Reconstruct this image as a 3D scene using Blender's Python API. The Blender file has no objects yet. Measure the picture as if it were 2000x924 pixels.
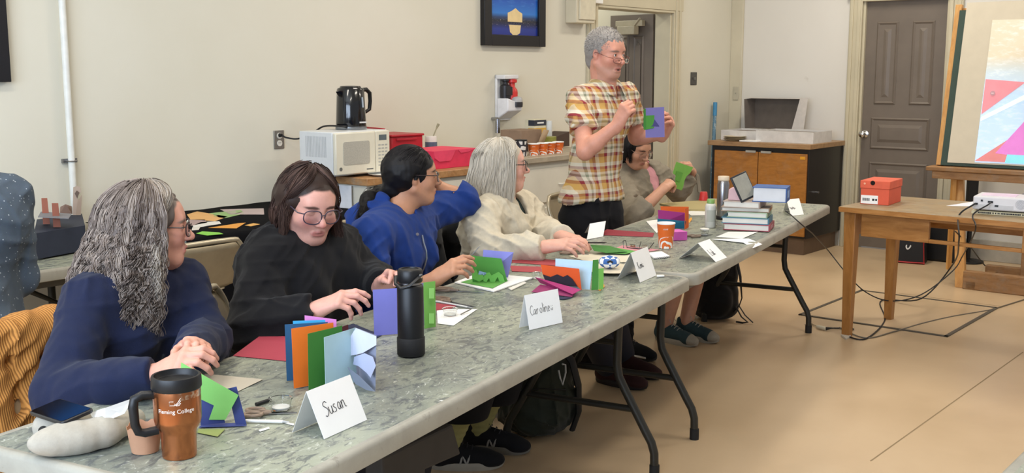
import bpy, bmesh, math, random
import numpy as np
from mathutils import Vector, Matrix, Euler
R_ = math.radians; PI = math.pi
random.seed(7); np.random.seed(7)
S = bpy.context.scene
COL = S.collection
# ------------------------------------------------------------------ camera
CAM_H, PITCH, FPX = 1.515, .150, 2131.0
cd = bpy.data.cameras.new('camera'); cam = bpy.data.objects.new('camera', cd); COL.objects.link(cam)
cd.sensor_width = 36; cd.lens = 36*FPX/2000; cd.clip_end = 100; cd.clip_start = .05
cam.location = (0, 0, CAM_H); cam.rotation_euler = (PI/2-PITCH, 0, 0)
S.camera = cam
S.view_settings.view_transform = 'Standard'; S.view_settings.look = 'None'
S.view_settings.gamma = 1; S.view_settings.use_curve_mapping = False
S.view_settings.exposure = -0.22
# ------------------------------------------------------------------ frames of reference
YAW = .6848                                   # room axes: A runs along the left wall, B points into it
A = Vector((math.sin(YAW), math.cos(YAW), 0)); B = Vector((-A.y, A.x, 0)); ZV = Vector((0, 0, 1))
RZ = math.atan2(A.y, A.x)
TY = .4815                                    # the two folding tables stand turned from the walls
L = Vector((math.sin(TY), math.cos(TY), 0)); W = Vector((-L.y, L.x, 0)); TZ = math.atan2(L.y, L.x)
C1 = Vector((.6935, 4.107, 0))
def RM(s, t, z=0): return A*s + B*t + ZV*z
def TB(d, e, z=.74): return C1 + L*d + W*e + ZV*z
def ray(u, v):
    y = FPX; return Vector((u-1000, math.cos(PITCH)*FPX-math.sin(PITCH)*(v-462), -math.sin(PITCH)*FPX-math.cos(PITCH)*(v-462)))
CAMP = Vector((0, 0, CAM_H))
def G(u, v, z=0): d = ray(u, v); return CAMP + d*((z-CAM_H)/d.z)
def PLN(u, v, n, c): d = ray(u, v); return CAMP + d*((c-CAMP.dot(n))/d.dot(n))
def TP(u, v, e): return PLN(u, v, W, C1.dot(W)+e)          # on the vertical plane e behind the tables' front edge
def st(q): return (q.dot(A), q.dot(B), q.z)
def de(q): return ((q-C1).dot(L), (q-C1).dot(W), q.z)
S_DOOR = 9.181; T_WALL = 4.88
def onA(u, v, s=S_DOOR): return PLN(u, v, A, s)
def onB(u, v, t=T_WALL): return PLN(u, v, B, t)
# ------------------------------------------------------------------ light
wd = bpy.data.worlds.new('world'); S.world = wd; wd.use_nodes = True
bg = wd.node_tree.nodes['Background']; bg.inputs[0].default_value = (.93, .96, 1.0, 1); bg.inputs[1].default_value = .52
def area(name, loc, size, sizey, power, color, target=None, rot=None):
    d = bpy.data.lights.new(name, 'AREA'); d.shape = 'RECTANGLE'; d.size = size; d.size_y = sizey; d.energy = power; d.color = color
    o = bpy.data.objects.new(name, d); COL.objects.link(o); o.location = loc
    if target is not None: o.rotation_euler = (Vector(target)-Vector(loc)).to_track_quat('-Z', 'Y').to_euler()
    elif rot: o.rotation_euler = rot
    return o
CEIL = 3.35
for i, (s, t) in enumerate([(1.2, 1.0), (1.2, 3.2), (4.6, 1.0), (4.6, 3.2), (7.8, 1.0), (7.8, 3.2)]):
    area('ceiling_lamp_light', RM(s, t, CEIL-.12), 1.2, .3, 38, (1.0, .92, .80), rot=(0, 0, RZ))
area('window_daylight', RM(-1.6, 1.6, 1.9), 3.4, 2.0, 260, (.66, .80, 1.0), target=RM(4, 4.2, 1.0))
# ------------------------------------------------------------------ object helpers
def link(o, parent=None):
    COL.objects.link(o)
    if parent is not None: o.parent = parent
    return o
def tag(o, label=None, cat=None, group=None, kind=None):
    if label: o['label'] = label
    if cat: o['category'] = cat
    if group: o['group'] = group
    if kind: o['kind'] = kind
    return o
def thing(name, label, cat, loc=(0, 0, 0), rz=0, group=None, rot=None):
    o = bpy.data.objects.new(name, None); o.empty_display_size = .05; link(o); o.location = loc
    o.rotation_euler = rot if rot else (0, 0, rz)
    return tag(o, label, cat, group)
def copy_tree(o, parent=None):
    c = o.copy(); COL.objects.link(c); c.parent = parent
    for ch in list(o.children): copy_tree(ch, c)
    return c
class MB:
    """collects shapes, builds ONE mesh object"""
    def __init__(s): s.v = []; s.f = []; s.mi = []; s.M = Matrix()
    def add(s, vs, fs, mi=0, M=None):
        n = len(s.v); T = s.M @ M if M is not None else s.M
        s.v += [T @ Vector(v) for v in vs]; s.f += [tuple(i+n for i in f) for f in fs]; s.mi += [mi]*len(fs); return s
    def box(s, c, d, mi=0, M=None, rz=0, taper=1):
        hx, hy, hz = d[0]/2, d[1]/2, d[2]/2; vs = []
        for z, k in ((-hz, 1), (hz, taper)):
            for x, y in ((-hx, -hy), (hx, -hy), (hx, hy), (-hx, hy)):
                q = Vector((x*k, y*k, z))
                if rz: q = Matrix.Rotation(rz, 3, 'Z') @ q
                vs.append(Vector(c)+q)
        return s.add(vs, [(3, 2, 1, 0), (4, 5, 6, 7), (0, 1, 5, 4), (1, 2, 6, 5), (2, 3, 7, 6), (3, 0, 4, 7)], mi, M)
    def box2(s, a, b, mi=0, M=None):
        return s.box([(a[i]+b[i])/2 for i in range(3)], [abs(b[i]-a[i]) for i in range(3)], mi, M)
    def lathe(s, prof, n=32, c=(0, 0, 0), mi=0, M=None, sx=1, sy=1, a0=0, a1=2*PI, caps=True):
        vs = []; full = abs(a1-a0-2*PI) < 1e-6; m = n if full else n+1
        for r, z in prof:
            for i in range(m):
                a = a0+(a1-a0)*i/n; vs.append((c[0]+r*math.cos(a)*sx, c[1]+r*math.sin(a)*sy, c[2]+z))
        fs = []
        for j in range(len(prof)-1):
            for i in range(n):
                k = (i+1) % m; fs.append((j*m+i, j*m+k, (j+1)*m+k, (j+1)*m+i))
        if full and caps:
            if prof[0][0] > 1e-5: fs.append(tuple(reversed(range(m))))
            if prof[-1][0] > 1e-5: fs.append(tuple(range((len(prof)-1)*m, len(prof)*m)))
        return s.add(vs, fs, mi, M)
    def tube(s, pts, r, n=8, mi=0, M=None, caps=True, flat=1.0, closed=False):
        pts = [Vector(p) for p in pts]; rs = r if isinstance(r, (list, tuple)) else [r]*len(pts)
        vs = []; N = len(pts); up = None
        for i, p in enumerate(pts):
            if closed: t = pts[(i+1) % N]-pts[i-1]
            else: t = pts[min(i+1, N-1)]-pts[max(i-1, 0)]
            if t.length < 1e-9: t = Vector((0, 0, 1))
            t.normalize()
            if up is None:
                up = Vector((0, 0, 1)) if abs(t.z) < .9 else Vector((1, 0, 0))
            x = t.cross(up)
            if x.length < 1e-6: x = t.orthogonal()
            x.normalize(); y = x.cross(t).normalized(); up = y
            for k in range(n):
                a = 2*PI*k/n; vs.append(p+x*math.cos(a)*rs[i]+y*math.sin(a)*rs[i]*flat)
        fs = []
        for j in range(N if closed else N-1):
            j2 = (j+1) % N
            for k in range(n):
                k2 = (k+1) % n; fs.append((j*n+k, j*n+k2, j2*n+k2, j2*n+k))
        if caps and not closed: fs += [tuple(reversed(range(n))), tuple(range((N-1)*n, N*n))]
        return s.add(vs, fs, mi, M)
    def prism(s, poly, z0, z1, mi=0, M=None):
        n = len(poly); vs = [(x, y, z0) for x, y in poly]+[(x, y, z1) for x, y in poly]
        fs = [tuple(reversed(range(n))), tuple(range(n, 2*n))]+[(i, (i+1) % n, n+(i+1) % n, n+i) for i in range(n)]
        return s.add(vs, fs, mi, M)
    def sphere(s, c, r, nu=20, nv=12, mi=0, M=None):
        r3 = r if isinstance(r, (tuple, list)) else (r, r, r); vs = [(c[0], c[1], c[2]-r3[2])]
        for j in range(1, nv):
            p = -PI/2+PI*j/nv
            for i in range(nu):
                a = 2*PI*i/nu; vs.append((c[0]+r3[0]*math.cos(p)*math.cos(a), c[1]+r3[1]*math.cos(p)*math.sin(a), c[2]+r3[2]*math.sin(p)))
        vs.append((c[0], c[1], c[2]+r3[2])); fs = []
        for i in range(nu): fs.append((0, 1+(i+1) % nu, 1+i))
        for j in range(nv-2):
            for i in range(nu):
                a = 1+j*nu+i; b = 1+j*nu+(i+1) % nu; fs.append((a, b, b+nu, a+nu))
        k = 1+(nv-2)*nu
        for i in range(nu): fs.append((k+i, k+(i+1) % nu, len(vs)-1))
        return s.add(vs, fs, mi, M)
    def sheet(s, q, th=.0006, mi=0, M=None):
        """thin solid from a planar outline q (list of 3D points)"""
        q = [Vector(p) for p in q]; n = Vector((0, 0, 0))
        for i in range(len(q)): n += (q[i]-q[0]).cross(q[(i+1) % len(q)]-q[0])
        n.normalize(); k = len(q)
        vs = [p-n*th/2 for p in q]+[p+n*th/2 for p in q]
        fs = [tuple(reversed(range(k))), tuple(range(k, 2*k))]+[(i, (i+1) % k, k+(i+1) % k, k+i) for i in range(k)]
        return s.add(vs, fs, mi, M)
    def build(s, name, mats, parent=None, bevel=0, seg=2, smooth=True, auto=40, sub=0):
        me = bpy.data.meshes.new(name); me.from_pydata(s.v, [], s.f)
        for m in (mats if isinstance(mats, (list, tuple)) else [mats]): me.materials.append(m)
        if any(s.mi):
            for p, i in zip(me.polygons, s.mi): p.material_index = i
        me.validate(); o = bpy.data.objects.new(name, me); link(o, parent)
        if smooth:
            me.shade_smooth()
            bm = bmesh.new(); bm.from_mesh(me); th = R_(auto)
            for e in bm.edges:
                if len(e.link_faces) == 2 and e.calc_face_angle(0) > th: e.smooth = False
            bm.to_mesh(me); bm.free()
        if bevel:
            b = o.modifiers.new('bevel', 'BEVEL'); b.width = bevel; b.segments = seg; b.limit_method = 'ANGLE'; b.angle_limit = R_(35)
        if sub:
            b = o.modifiers.new('sub', 'SUBSURF'); b.levels = sub; b.render_levels = sub
        return o
def struct(o): o['kind'] = 'structure'; return o
def FR(origin, x, y, z): 
    m = Matrix.Identity(4)
    for i, c in enumerate((x, y, z)):
        for j in range(3): m[j][i] = c[j]
    for j in range(3): m[j][3] = origin[j]
    return m
ROOM = FR((0, 0, 0), A, B, ZV); TABL = FR(C1, L, W, ZV)
# ------------------------------------------------------------------ materials
def nt(name):
    m = bpy.data.materials.new(name); m.use_nodes = True; t = m.node_tree; return m, t, t.nodes['Principled BSDF']
def srgb(h):
    if isinstance(h, str): c = [int(h[i:i+2], 16)/255 for i in (0, 2, 4)]
    else: c = [x/255 for x in h]
    return tuple(x/12.92 if x <= .04045 else ((x+.055)/1.055)**2.4 for x in c)+(1,)
def nd(t, k, **kw):
    n = t.nodes.new(k)
    for a, b in kw.items():
        if a.startswith('i_'): n.inputs[a[2:].replace('_', ' ')].default_value = b
        else: setattr(n, a, b)
    return n
def ramp(t, fac, stops, interp='LINEAR'):
    r = t.nodes.new('ShaderNodeValToRGB'); r.color_ramp.interpolation = interp; e = r.color_ramp.elements
    while len(e) < len(stops): e.new(.5)
    for x, (p, c) in zip(e, stops): x.position = p; x.color = c
    t.links.new(fac, r.inputs[0]); return r
def noise(t, scale, detail=4, rough=.55, vec=None, dist=0):
    n = nd(t, 'ShaderNodeTexNoise'); n.inputs['Scale'].default_value = scale; n.inputs['Detail'].default_value = detail; n.inputs['Roughness'].default_value = rough; n.inputs['Distortion'].default_value = dist
    if vec: t.links.new(vec, n.inputs['Vector'])
    return n
def coords(t, kind='Object', scale=(1, 1, 1), rot=(0, 0, 0)):
    c = t.nodes.new('ShaderNodeTexCoord'); m = t.nodes.new('ShaderNodeMapping'); m.inputs['Scale'].default_value = scale; m.inputs['Rotation'].default_value = rot
    t.links.new(c.outputs[kind], m.inputs['Vector']); return m.outputs[0]
def mixc(t, fac, a, b, mode='MIX'):
    n = t.nodes.new('ShaderNodeMix'); n.data_type = 'RGBA'; n.blend_type = mode
    for s_, v in ((n.inputs[0], fac), (n.inputs[6], a), (n.inputs[7], b)):
        if hasattr(v, 'is_linked'): t.links.new(v, s_)
        else: s_.default_value = v
    return n.outputs[2]
def bump(t, p, h, strength=.2, dist=.01):
    b = t.nodes.new('ShaderNodeBump'); b.inputs['Strength'].default_value = strength; b.inputs['Distance'].default_value = dist
    t.links.new(h, b.inputs['Height']); t.links.new(b.outputs[0], p.inputs['Normal']); return b
_mc = {}
def mat(color, rough=.55, metal=0, var=.06, nscale=14, bmp=0, bscale=60, spec=.5, name=None, coat=0, trans=0, emis=None, sheen=0, alpha=1, ior=1.45):
    key = (color, rough, metal, var, nscale, bmp, bscale, spec, coat, trans, emis, sheen, alpha)
    if key in _mc: return _mc[key]
    m, t, p = nt(name or 'mat_'+str(color)); c = srgb(color)
    if var:
        n = noise(t, nscale, 3, .6, coords(t)); lo = tuple(x*(1-var*1.6) for x in c[:3])+(1,); hi = tuple(min(1, x*(1+var)) for x in c[:3])+(1,)
        r = ramp(t, n.outputs[0], [(.3, lo), (.7, hi)]); t.links.new(r.outputs[0], p.inputs['Base Color'])
    else: p.inputs['Base Color'].default_value = c
    p.inputs['Roughness'].default_value = rough; p.inputs['Metallic'].default_value = metal; p.inputs['Specular IOR Level'].default_value = spec
    p.inputs['Coat Weight'].default_value = coat; p.inputs['Transmission Weight'].default_value = trans; p.inputs['IOR'].default_value = ior
    p.inputs['Alpha'].default_value = alpha
    if sheen: p.inputs['Sheen Weight'].default_value = sheen
    if emis: p.inputs['Emission Color'].default_value = c; p.inputs['Emission Strength'].default_value = emis
    if bmp: bump(t, p, noise(t, bscale, 4, .6, coords(t)).outputs[0], bmp, .004)
    _mc[key] = m; return m
def wood(name, c0, c1, c2, scale=(2, 14, 14), rough=.5, stain=.0):
    m, t, p = nt(name); v = coords(t, 'Object', scale); n = noise(t, 3, 6, .65, v, .6)
    r = ramp(t, n.outputs[0], [(.25, srgb(c0)), (.5, srgb(c1)), (.75, srgb(c2))]); col = r.outputs[0]
    if stain:
        n2 = noise(t, 9, 5, .7, coords(t)); r2 = ramp(t, n2.outputs[0], [(.5, (0, 0, 0, 1)), (.66, (1, 1, 1, 1))]); 
        f = nd(t, 'ShaderNodeMath', operation='MULTIPLY'); t.links.new(r2.outputs[0], f.inputs[0]); f.inputs[1].default_value = stain
        col = mixc(t, f.outputs[0], col, srgb('8f8a7c'))
    t.links.new(col, p.inputs['Base Color']); p.inputs['Roughness'].default_value = rough
    bump(t, p, n.outputs[0], .12, .003); return m
M_black = mat('141416', .45, var=.1); M_chrome = mat('c8c8ca', .18, 1, 0); M_white = mat('eeeeea', .6); M_steel = mat('9a9a9c', .3, 1, .04)
M_paper = mat('f1f1f0', .75, var=.01); M_ink = mat('1c1c20', .6, var=0)
def glassm(name='clear plastic', tint='f4f6f6', rough=.08):
    m, t, p = nt(name); p.inputs['Base Color'].default_value = srgb(tint); p.inputs['Roughness'].default_value = rough
    p.inputs['Transmission Weight'].default_value = 1; p.inputs['IOR'].default_value = 1.2; return m
M_clear = glassm()
M_lens = glassm('spectacle glass', 'fafcff', .0)
# ================================================================== the room
def wall_mat(name, base, lo, mark=.5):
    m, t, p = nt(name); v = coords(t, 'Generated' if 0 else 'Object')
    n = noise(t, .9, 5, .55, v); col = mixc(t, ramp(t, n.outputs[0], [(.3, (0, 0, 0, 1)), (.75, (1, 1, 1, 1))]).outputs[0], srgb(base), srgb(lo))
    n2 = noise(t, 6, 6, .7, v); sp = ramp(t, n2.outputs[0], [(.70, (0, 0, 0, 1)), (.76, (mark, mark, mark, 1))])
    col = mixc(t, sp.outputs[0], col, srgb('a9a294'))
    t.links.new(col, p.inputs['Base Color']); p.inputs['Roughness'].default_value = .72; p.inputs['Specular IOR Level'].default_value = .3
    bump(t, p, noise(t, 40, 4, .6, v).outputs[0], .08, .004); return m
M_wall = wall_mat('cream painted plaster', 'd9d5c6', 'd2cdbb', .35)
M_wall2 = wall_mat('white painted plaster', 'e0ddd6', 'dad6cd', .25)
M_trim = mat('c6bda3', .5, var=.05, nscale=3, name='beige gloss trim paint')
M_trim2 = mat('cfc7b0', .5, var=.05, nscale=3)
# left wall with its doorway
x0d = st(onB(1163, 60))[0]; x1d = st(onB(1312, 40))[0]; HD = 2.02
w = MB(); w.M = ROOM; s0, s1 = -2.2, S_DOOR+.15
w.box2((s0, T_WALL, 0), (x0d, T_WALL+.15, CEIL)); w.box2((x1d, T_WALL, 0), (s1, T_WALL+.15, CEIL)); w.box2((x0d, T_WALL, HD), (x1d, T_WALL+.15, CEIL))
struct(w.build('wall_left', M_wall, smooth=False))
y0d = st(onA(1683, 100))[1]; y1d = st(onA(1851, 100))[1]; HD2 = 2.12    # y1d < y0d
w = MB(); w.M = ROOM
w.box2((S_DOOR, -1.5, 0), (S_DOOR+.15, y1d-.01, CEIL)); w.box2((S_DOOR, y0d+.01, 0), (S_DOOR+.15, T_WALL, CEIL)); w.box2((S_DOOR, y1d-.01, HD2), (S_DOOR+.15, y0d+.01, CEIL))
struct(w.build('wall_right', M_wall2, smooth=False))
w = MB(); w.M = ROOM; w.box2((s0, -1.5, -.12), (S_DOOR+.15, T_WALL+.15, 0))
# floor: beige linoleum with dust, scuffs and sheet seams
m, t, p = nt('beige linoleum'); v = coords(t, 'Object', rot=(0, 0, -RZ))
n = noise(t, 1.3, 6, .6, v); r = ramp(t, n.outputs[0], [(.3, srgb('bfa583')), (.55, srgb('c9af8d')), (.8, srgb('d0b795'))])
n2 = noise(t, 16, 6, .7, v); sp = ramp(t, n2.outputs[0], [(.69, (0, 0, 0, 1)), (.75, (.5, .5, .5, 1))]); col = mixc(t, sp.outputs[0], r.outputs[0], srgb('9d8a70'))
n3 = noise(t, 3, 7, .75, v, 1.0); sp3 = ramp(t, n3.outputs[0], [(.56, (0, 0, 0, 1)), (.72, (.35, .35, .35, 1))]); col = mixc(t, sp3.outputs[0], col, srgb('bda888'))
t.links.new(col, p.inputs['Base Color']); rr = ramp(t, n.outputs[0], [(.3, (.30, .30, .30, 1)), (.8, (.42, .42, .42, 1))]); t.links.new(rr.outputs[0], p.inputs['Roughness'])
p.inputs['Specular IOR Level'].default_value = .4
M_floor = m
struct(w.build('floor', M_floor, smooth=False))
w = MB(); w.M = ROOM; w.box2((s0, -1.5, CEIL), (S_DOOR+.15, T_WALL+.15, CEIL+.1)); struct(w.build('ceiling', M_white, smooth=False))
# sheet seams in the linoleum
seam = mat('8f7a5a', .7)
for (u0, v0, u1, v1, wd_) in [(1700, 901, 1998, 688, .006), (1756, 573, 1959, 599, .006)]:
    a_ = G(u0, v0); b_ = G(u1, v1); w = MB(); w.tube([a_+ZV*.0008, b_+ZV*.0008], wd_/2, 4, flat=.15)
    struct(w.build('trim_4', seam))
# floor hatch frame
w = MB(); w.M = ROOM; hs0, hs1, ht0, ht1 = 6.35, 7.34, 1.945, 2.84
for a_, b_ in (((hs0, ht0), (hs0, ht1)), ((hs0, ht1), (hs1, ht1)), ((hs1, ht1), (hs1, ht0)), ((hs1, ht0), (hs0, ht0))):
    cx, cy = (a_[0]+b_[0])/2, (a_[1]+b_[1])/2; w.box((cx, cy, .003), (abs(a_[0]-b_[0])+.022, abs(a_[1]-b_[1])+.022, .006))
hf = w.build('floor_hatch', mat('5c564c', .5, .4)); tag(hf, 'thin dark metal frame of a square hatch set in the beige floor', 'hatch')
w = MB(); w.M = ROOM; w.box2((hs0+.012, ht0+.012, 0), (hs1-.012, ht1-.012, .003)); w.build('hatch_cover', M_floor, hf, smooth=False)
# baseboards
w = MB(); w.M = ROOM; w.box2((s0, T_WALL-.018, 0), (x0d-.13, T_WALL, .16)); w.box2((x1d+.13, T_WALL-.018, 0), (S_DOOR, T_WALL, .16)); struct(w.build('baseboard_left', M_trim, bevel=.004))
w = MB(); w.M = ROOM; w.box2((S_DOOR-.018, y0d+.13, 0), (S_DOOR, T_WALL, .17)); w.box2((S_DOOR-.018, -1.5, 0), (S_DOOR, y1d-.13, .17)); struct(w.build('baseboard_right', mat('b9b3a6', .5), bevel=.004))
# doorway casing on the left wall
def casing(frame, a0, a1, h, wdt, name, out):
    w = MB(); w.M = frame
    for q0, q1 in ((a0-wdt, a0), (a1, a1+wdt)):
        w.box2((q0, -out, 0), (q1, 0, h+wdt)); w.box2((q0+.012, -out-.014, 0), (q0+.038, -out+.002, h+wdt)); w.box2((q1-.038, -out-.008, 0), (q1-.012, -out+.002, h+wdt))
    w.box2((a0-wdt-.02, -out-.006, h), (a1+wdt+.02, 0, h+wdt+.03)); w.box2((a0-wdt-.03, -out-.025, h+wdt), (a1+wdt+.03, 0, h+wdt+.05))
    w.box2((a0, -out, h-.02), (a1, .15, h)); w.box2((a0-.001, -.001, 0), (a0+.02, .15, h)); w.box2((a1-.02, -.001, 0), (a1+.001, .15, h))
    return struct(w.build(name, M_trim, bevel=.003))
FB = FR(B*T_WALL, A, B, ZV)
casing(FB, x0d, x1d, HD, .12, 'trim_1', .025)
FA = FR(A*S_DOOR, -B, A, ZV)
casing(FA, -y0d, -y1d, HD2, .11, 'trim_2', .03)
# corner board on the right wall
tc0 = st(onA(1452, 100))[1]; w = MB(); w.M = ROOM; w.box2((S_DOOR-.03, tc0, 0), (S_DOOR, T_WALL, CEIL)); struct(w.build('trim_3', M_trim2, bevel=.004))
# passage behind the doorway
w = MB(); w.M = ROOM; w.box2((x0d-.6, T_WALL+.15, -.1), (x1d+.6, T_WALL+2.2, 0)); struct(w.build('floor_passage', mat('8d7b62', .6), smooth=False))
w = MB(); w.M = ROOM; w.box2((x0d-.6, T_WALL+2.2, 0), (x1d+.8, T_WALL+2.3, 2.8)); w.box2((x1d+.02, T_WALL+.15, 0), (x1d+.12, T_WALL+2.2, 2.8)); struct(w.build('wall_passage', M_wall, smooth=False))
area('passage_light', RM((x0d+x1d)/2, T_WALL+1.1, 2.6), .6, .6, 14, (1, .95, .78), rot=(0, 0, 0))
M_door = mat('73695f', .42, var=.05, nscale=5, name='grey brown gloss door paint')
def panel_door(name, label, frame, wdt, h, panels, knob_x, th=.045, hinge_x=None):
    e = struct(bpy.data.objects.new(name, None)); link(e); e.matrix_world = frame; e['label'] = label
    d = MB(); d.box2((0, 0, .01), (wdt, th, h)); sl = d.build('door_leaf', M_door, e, bevel=.002)
    for (xa, za, xb, zb) in panels:
        q = MB(); g = .028
        pts = lambda i, y: [(xa+i, y, za+i), (xb-i, y, za+i), (xb-i, y, zb-i), (xa+i, y, zb-i)]
        v0 = pts(0, -.002)+pts(.012, -.012)+pts(.026, -.003)+pts(.06, -.003)+pts(.085, -.012)
        fs = []
        for k in range(4):
            for i in range(4): fs.append((k*4+i, k*4+(i+1) % 4, k*4+4+(i+1) % 4, k*4+4+i))
        fs.append((16, 17, 18, 19)); q.add(v0, fs); q.build('door_panel', M_door, e, smooth=False)
    kz = .985
    if knob_x is not None:
        q = MB(); q.M = Matrix.Translation((knob_x, 0, kz)) @ Matrix.Rotation(PI/2, 4, 'X'); q.lathe([(.0, 0), (.033, 0), (.033, .006), (.014, .012), (.012, .04), (.022, .05), (.029, .062), (.028, .075), (.018, .084), (0, .086)], 24)
        q.build('door_knob', M_chrome, e)
        q = MB(); q.box2((-.006, -.006, kz-.05), (.004, .02, kz+.05)); q.build('strike_plate', mat('3a3530', .5, .3), e)
    if hinge_x is not None:
        for z in (.3, 1.86):
            q = MB(); q.tube([(hinge_x, -.012, z-.05), (hinge_x, -.012, z+.05)], .008, 10); q.box2((hinge_x-.01, -.006, z-.045), (hinge_x+.02, 0, z+.045)); q.build('hinge', mat('9a9384', .35, .7), e)
    return e
W1 = y0d-y1d; k = W1/.72
panel_door('door_1', 'closed grey door with four recessed panels and chrome knob behind the wooden table', FR(RM(S_DOOR+.03, y0d, 0), -B, A, ZV), W1, HD2-.01,
    [(.115*k, 1.24, .30*k, 1.93), (.415*k, 1.24, .60*k, 1.93), (.10*k, .86, .60*k, 1.13), (.10*k, .34, .60*k, .75)], .05, hinge_x=W1-.004)
# second door, standing open in the passage, with its closer
q1_ = onB(1178, 60, T_WALL+.55); q2_ = onB(1296, 60, T_WALL+.15)
sA = st(onB(1192, 60, T_WALL+.62))[0]; sB = x1d-.02
o_ = RM(sA, T_WALL+.62, 0); e_ = RM(sB, T_WALL+.17, 0); xd = (e_-o_); wd2 = xd.length; xd.normalize(); yd = ZV.cross(xd)
dd = panel_door('door_2', 'grey panelled door standing open inside the doorway behind the standing person', FR(o_, xd, yd, ZV), wd2, 2.0,
    [(.09, 1.22, wd2*.45, 1.82), (wd2*.55, 1.22, wd2-.09, 1.82), (.09, .75, wd2-.09, 1.1), (.09, .25, wd2-.09, .65)], None)
q = MB(); q.box2((wd2-.36, -.05, 1.90), (wd2-.08, -.002, 1.95)); q.box2((wd2-.30, -.11, 1.83), (wd2-.12, -.04, 1.90)); q.tube([(wd2-.14, -.08, 1.90), (wd2-.04, -.14, 1.96)], .01, 8)
q.build('door_closer', mat('b0a791', .4), dd, bevel=.008)
# conduit on the left wall
pa = onB(117, 0, T_WALL-.03); pb = onB(147, 372, T_WALL-.03)
w = MB(); c_ = (pa+pb)/2; w.tube([Vector((c_.x, c_.y, .16)), Vector((c_.x, c_.y, CEIL))], .016, 14)
cp = w.build('conduit_pipe', mat('dfdfd8', .35)); tag(cp, 'white vertical pipe running up the cream wall at left', 'pipe')
for z in (1.1, 1.9, 2.7):
    w = MB(); w.M = FR((c_.x, c_.y, z), A, B, ZV); w.box2((-.035, .012, -.01), (.035, .03, .01)); w.tube([(-.02, .012, 0), (-.02, -.012, 0), (0, -.021, 0), (.02, -.012, 0), (.02, .012, 0)], .004, 6); w.build('pipe_clip', M_steel, cp)
# picture of a lit building by night water
def pic(name, label, s0_, s1_, z0_, z1_, border):
    e = thing(name, label, 'picture', RM(s0_, T_WALL-.03, z0_), RZ); W_, H_ = s1_-s0_, z1_-z0_
    f = MB(); b_ = border
    for a_, c_ in (((0, 0), (b_, H_)), ((W_-b_, 0), (W_, H_)), ((b_, 0), (W_-b_, b_)), ((b_, H_-b_), (W_-b_, H_))): f.box2((a_[0], -.012, a_[1]), (c_[0], .03, c_[1]))
    f.build('frame', mat('17161a', .35, name='black frame'), e, bevel=.003)
    m, t, p = nt('night photograph'); v = coords(t, 'Generated'); sx = nd(t, 'ShaderNodeSeparateXYZ'); t.links.new(v, sx.inputs[0])
    sky = ramp(t, sx.outputs[2], [(0, srgb('1a2a86')), (.14, srgb('20358c')), (.24, srgb('15204a')), (.31, srgb('1c2030')), (.38, srgb('23406e')), (.46, srgb('2c78cc')), (.7, srgb('1a58b8')), (1, srgb('0d3c96'))])
    n_ = noise(t, 5, 5, .6, coords(t, 'Generated', (1.2, 1, 3))); cl = ramp(t, n_.outputs[0], [(.5, (0, 0, 0, 1)), (.75, (.5, .5, .5, 1))]); mk = nd(t, 'ShaderNodeMath', operation='GREATER_THAN'); t.links.new(sx.outputs[2], mk.inputs[0]); mk.inputs[1].default_value = .6
    ml = nd(t, 'ShaderNodeMath', operation='MULTIPLY'); t.links.new(cl.outputs[0], ml.inputs[0]); t.links.new(mk.outputs[0], ml.inputs[1])
    col = mixc(t, ml.outputs[0], sky.outputs[0], srgb('5aa0e0'))
    n3 = noise(t, 38, 3, .8, v); l3 = ramp(t, n3.outputs[0], [(.6, (0, 0, 0, 1)), (.68, (1, 1, 1, 1))])
    bx = nd(t, 'ShaderNodeMath', operation='COMPARE'); t.links.new(sx.outputs[2], bx.inputs[0]); bx.inputs[1].default_value = .28; bx.inputs[2].default_value = .08
    mm = nd(t, 'ShaderNodeMath', operation='MULTIPLY'); t.links.new(l3.outputs[0], mm.inputs[0]); t.links.new(bx.outputs[0], mm.inputs[1])
    col = mixc(t, mm.outputs[0], col, srgb('cfc2a6')); t.links.new(col, p.inputs['Base Color']); p.inputs['Roughness'].default_value = .3
    g = MB(); g.box2((b_*.9, .006, b_*.9), (W_-b_*.9, .012, H_-b_*.9)); g.build('photo', m, e)
    return e, W_, H_
pl = st(onB(938, 90)); pr = st(onB(1057, 92))
e, W_, H_ = pic('picture_frame', 'black framed photo of a lit building reflected in blue night water', pl[0], pr[0], 1.69, 1.69+.47, .075)
lit = mat('e8cf9a', .5); 
bm_ = MB(); y = .0045
cx = W_*.50; cz = .165
bm_.add([(cx-.075, y, cz), (cx+.085, y, cz), (cx+.085, y, cz+.06), (cx+.045, y, cz+.075), (cx+.01, y, cz+.095), (cx-.03, y, cz+.075), (cx-.075, y, cz+.06)], [(0, 1, 2, 3, 4, 5, 6)])
bm_.add([(cx-.06, y, cz-.02), (cx+.07, y, cz-.02), (cx+.06, y, cz-.075), (cx+.0, y, cz-.10), (cx-.05, y, cz-.07)], [(4, 3, 2, 1, 0)])
bm_.build('photo_building', lit, e, smooth=False)
q = st(onB(14, 160)); e2, _, _ = pic('picture_frame', 'black framed picture cut off at the far left edge of the cream wall', q[0]-.62, q[0], q[2], q[2]+.8, .09)
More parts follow.
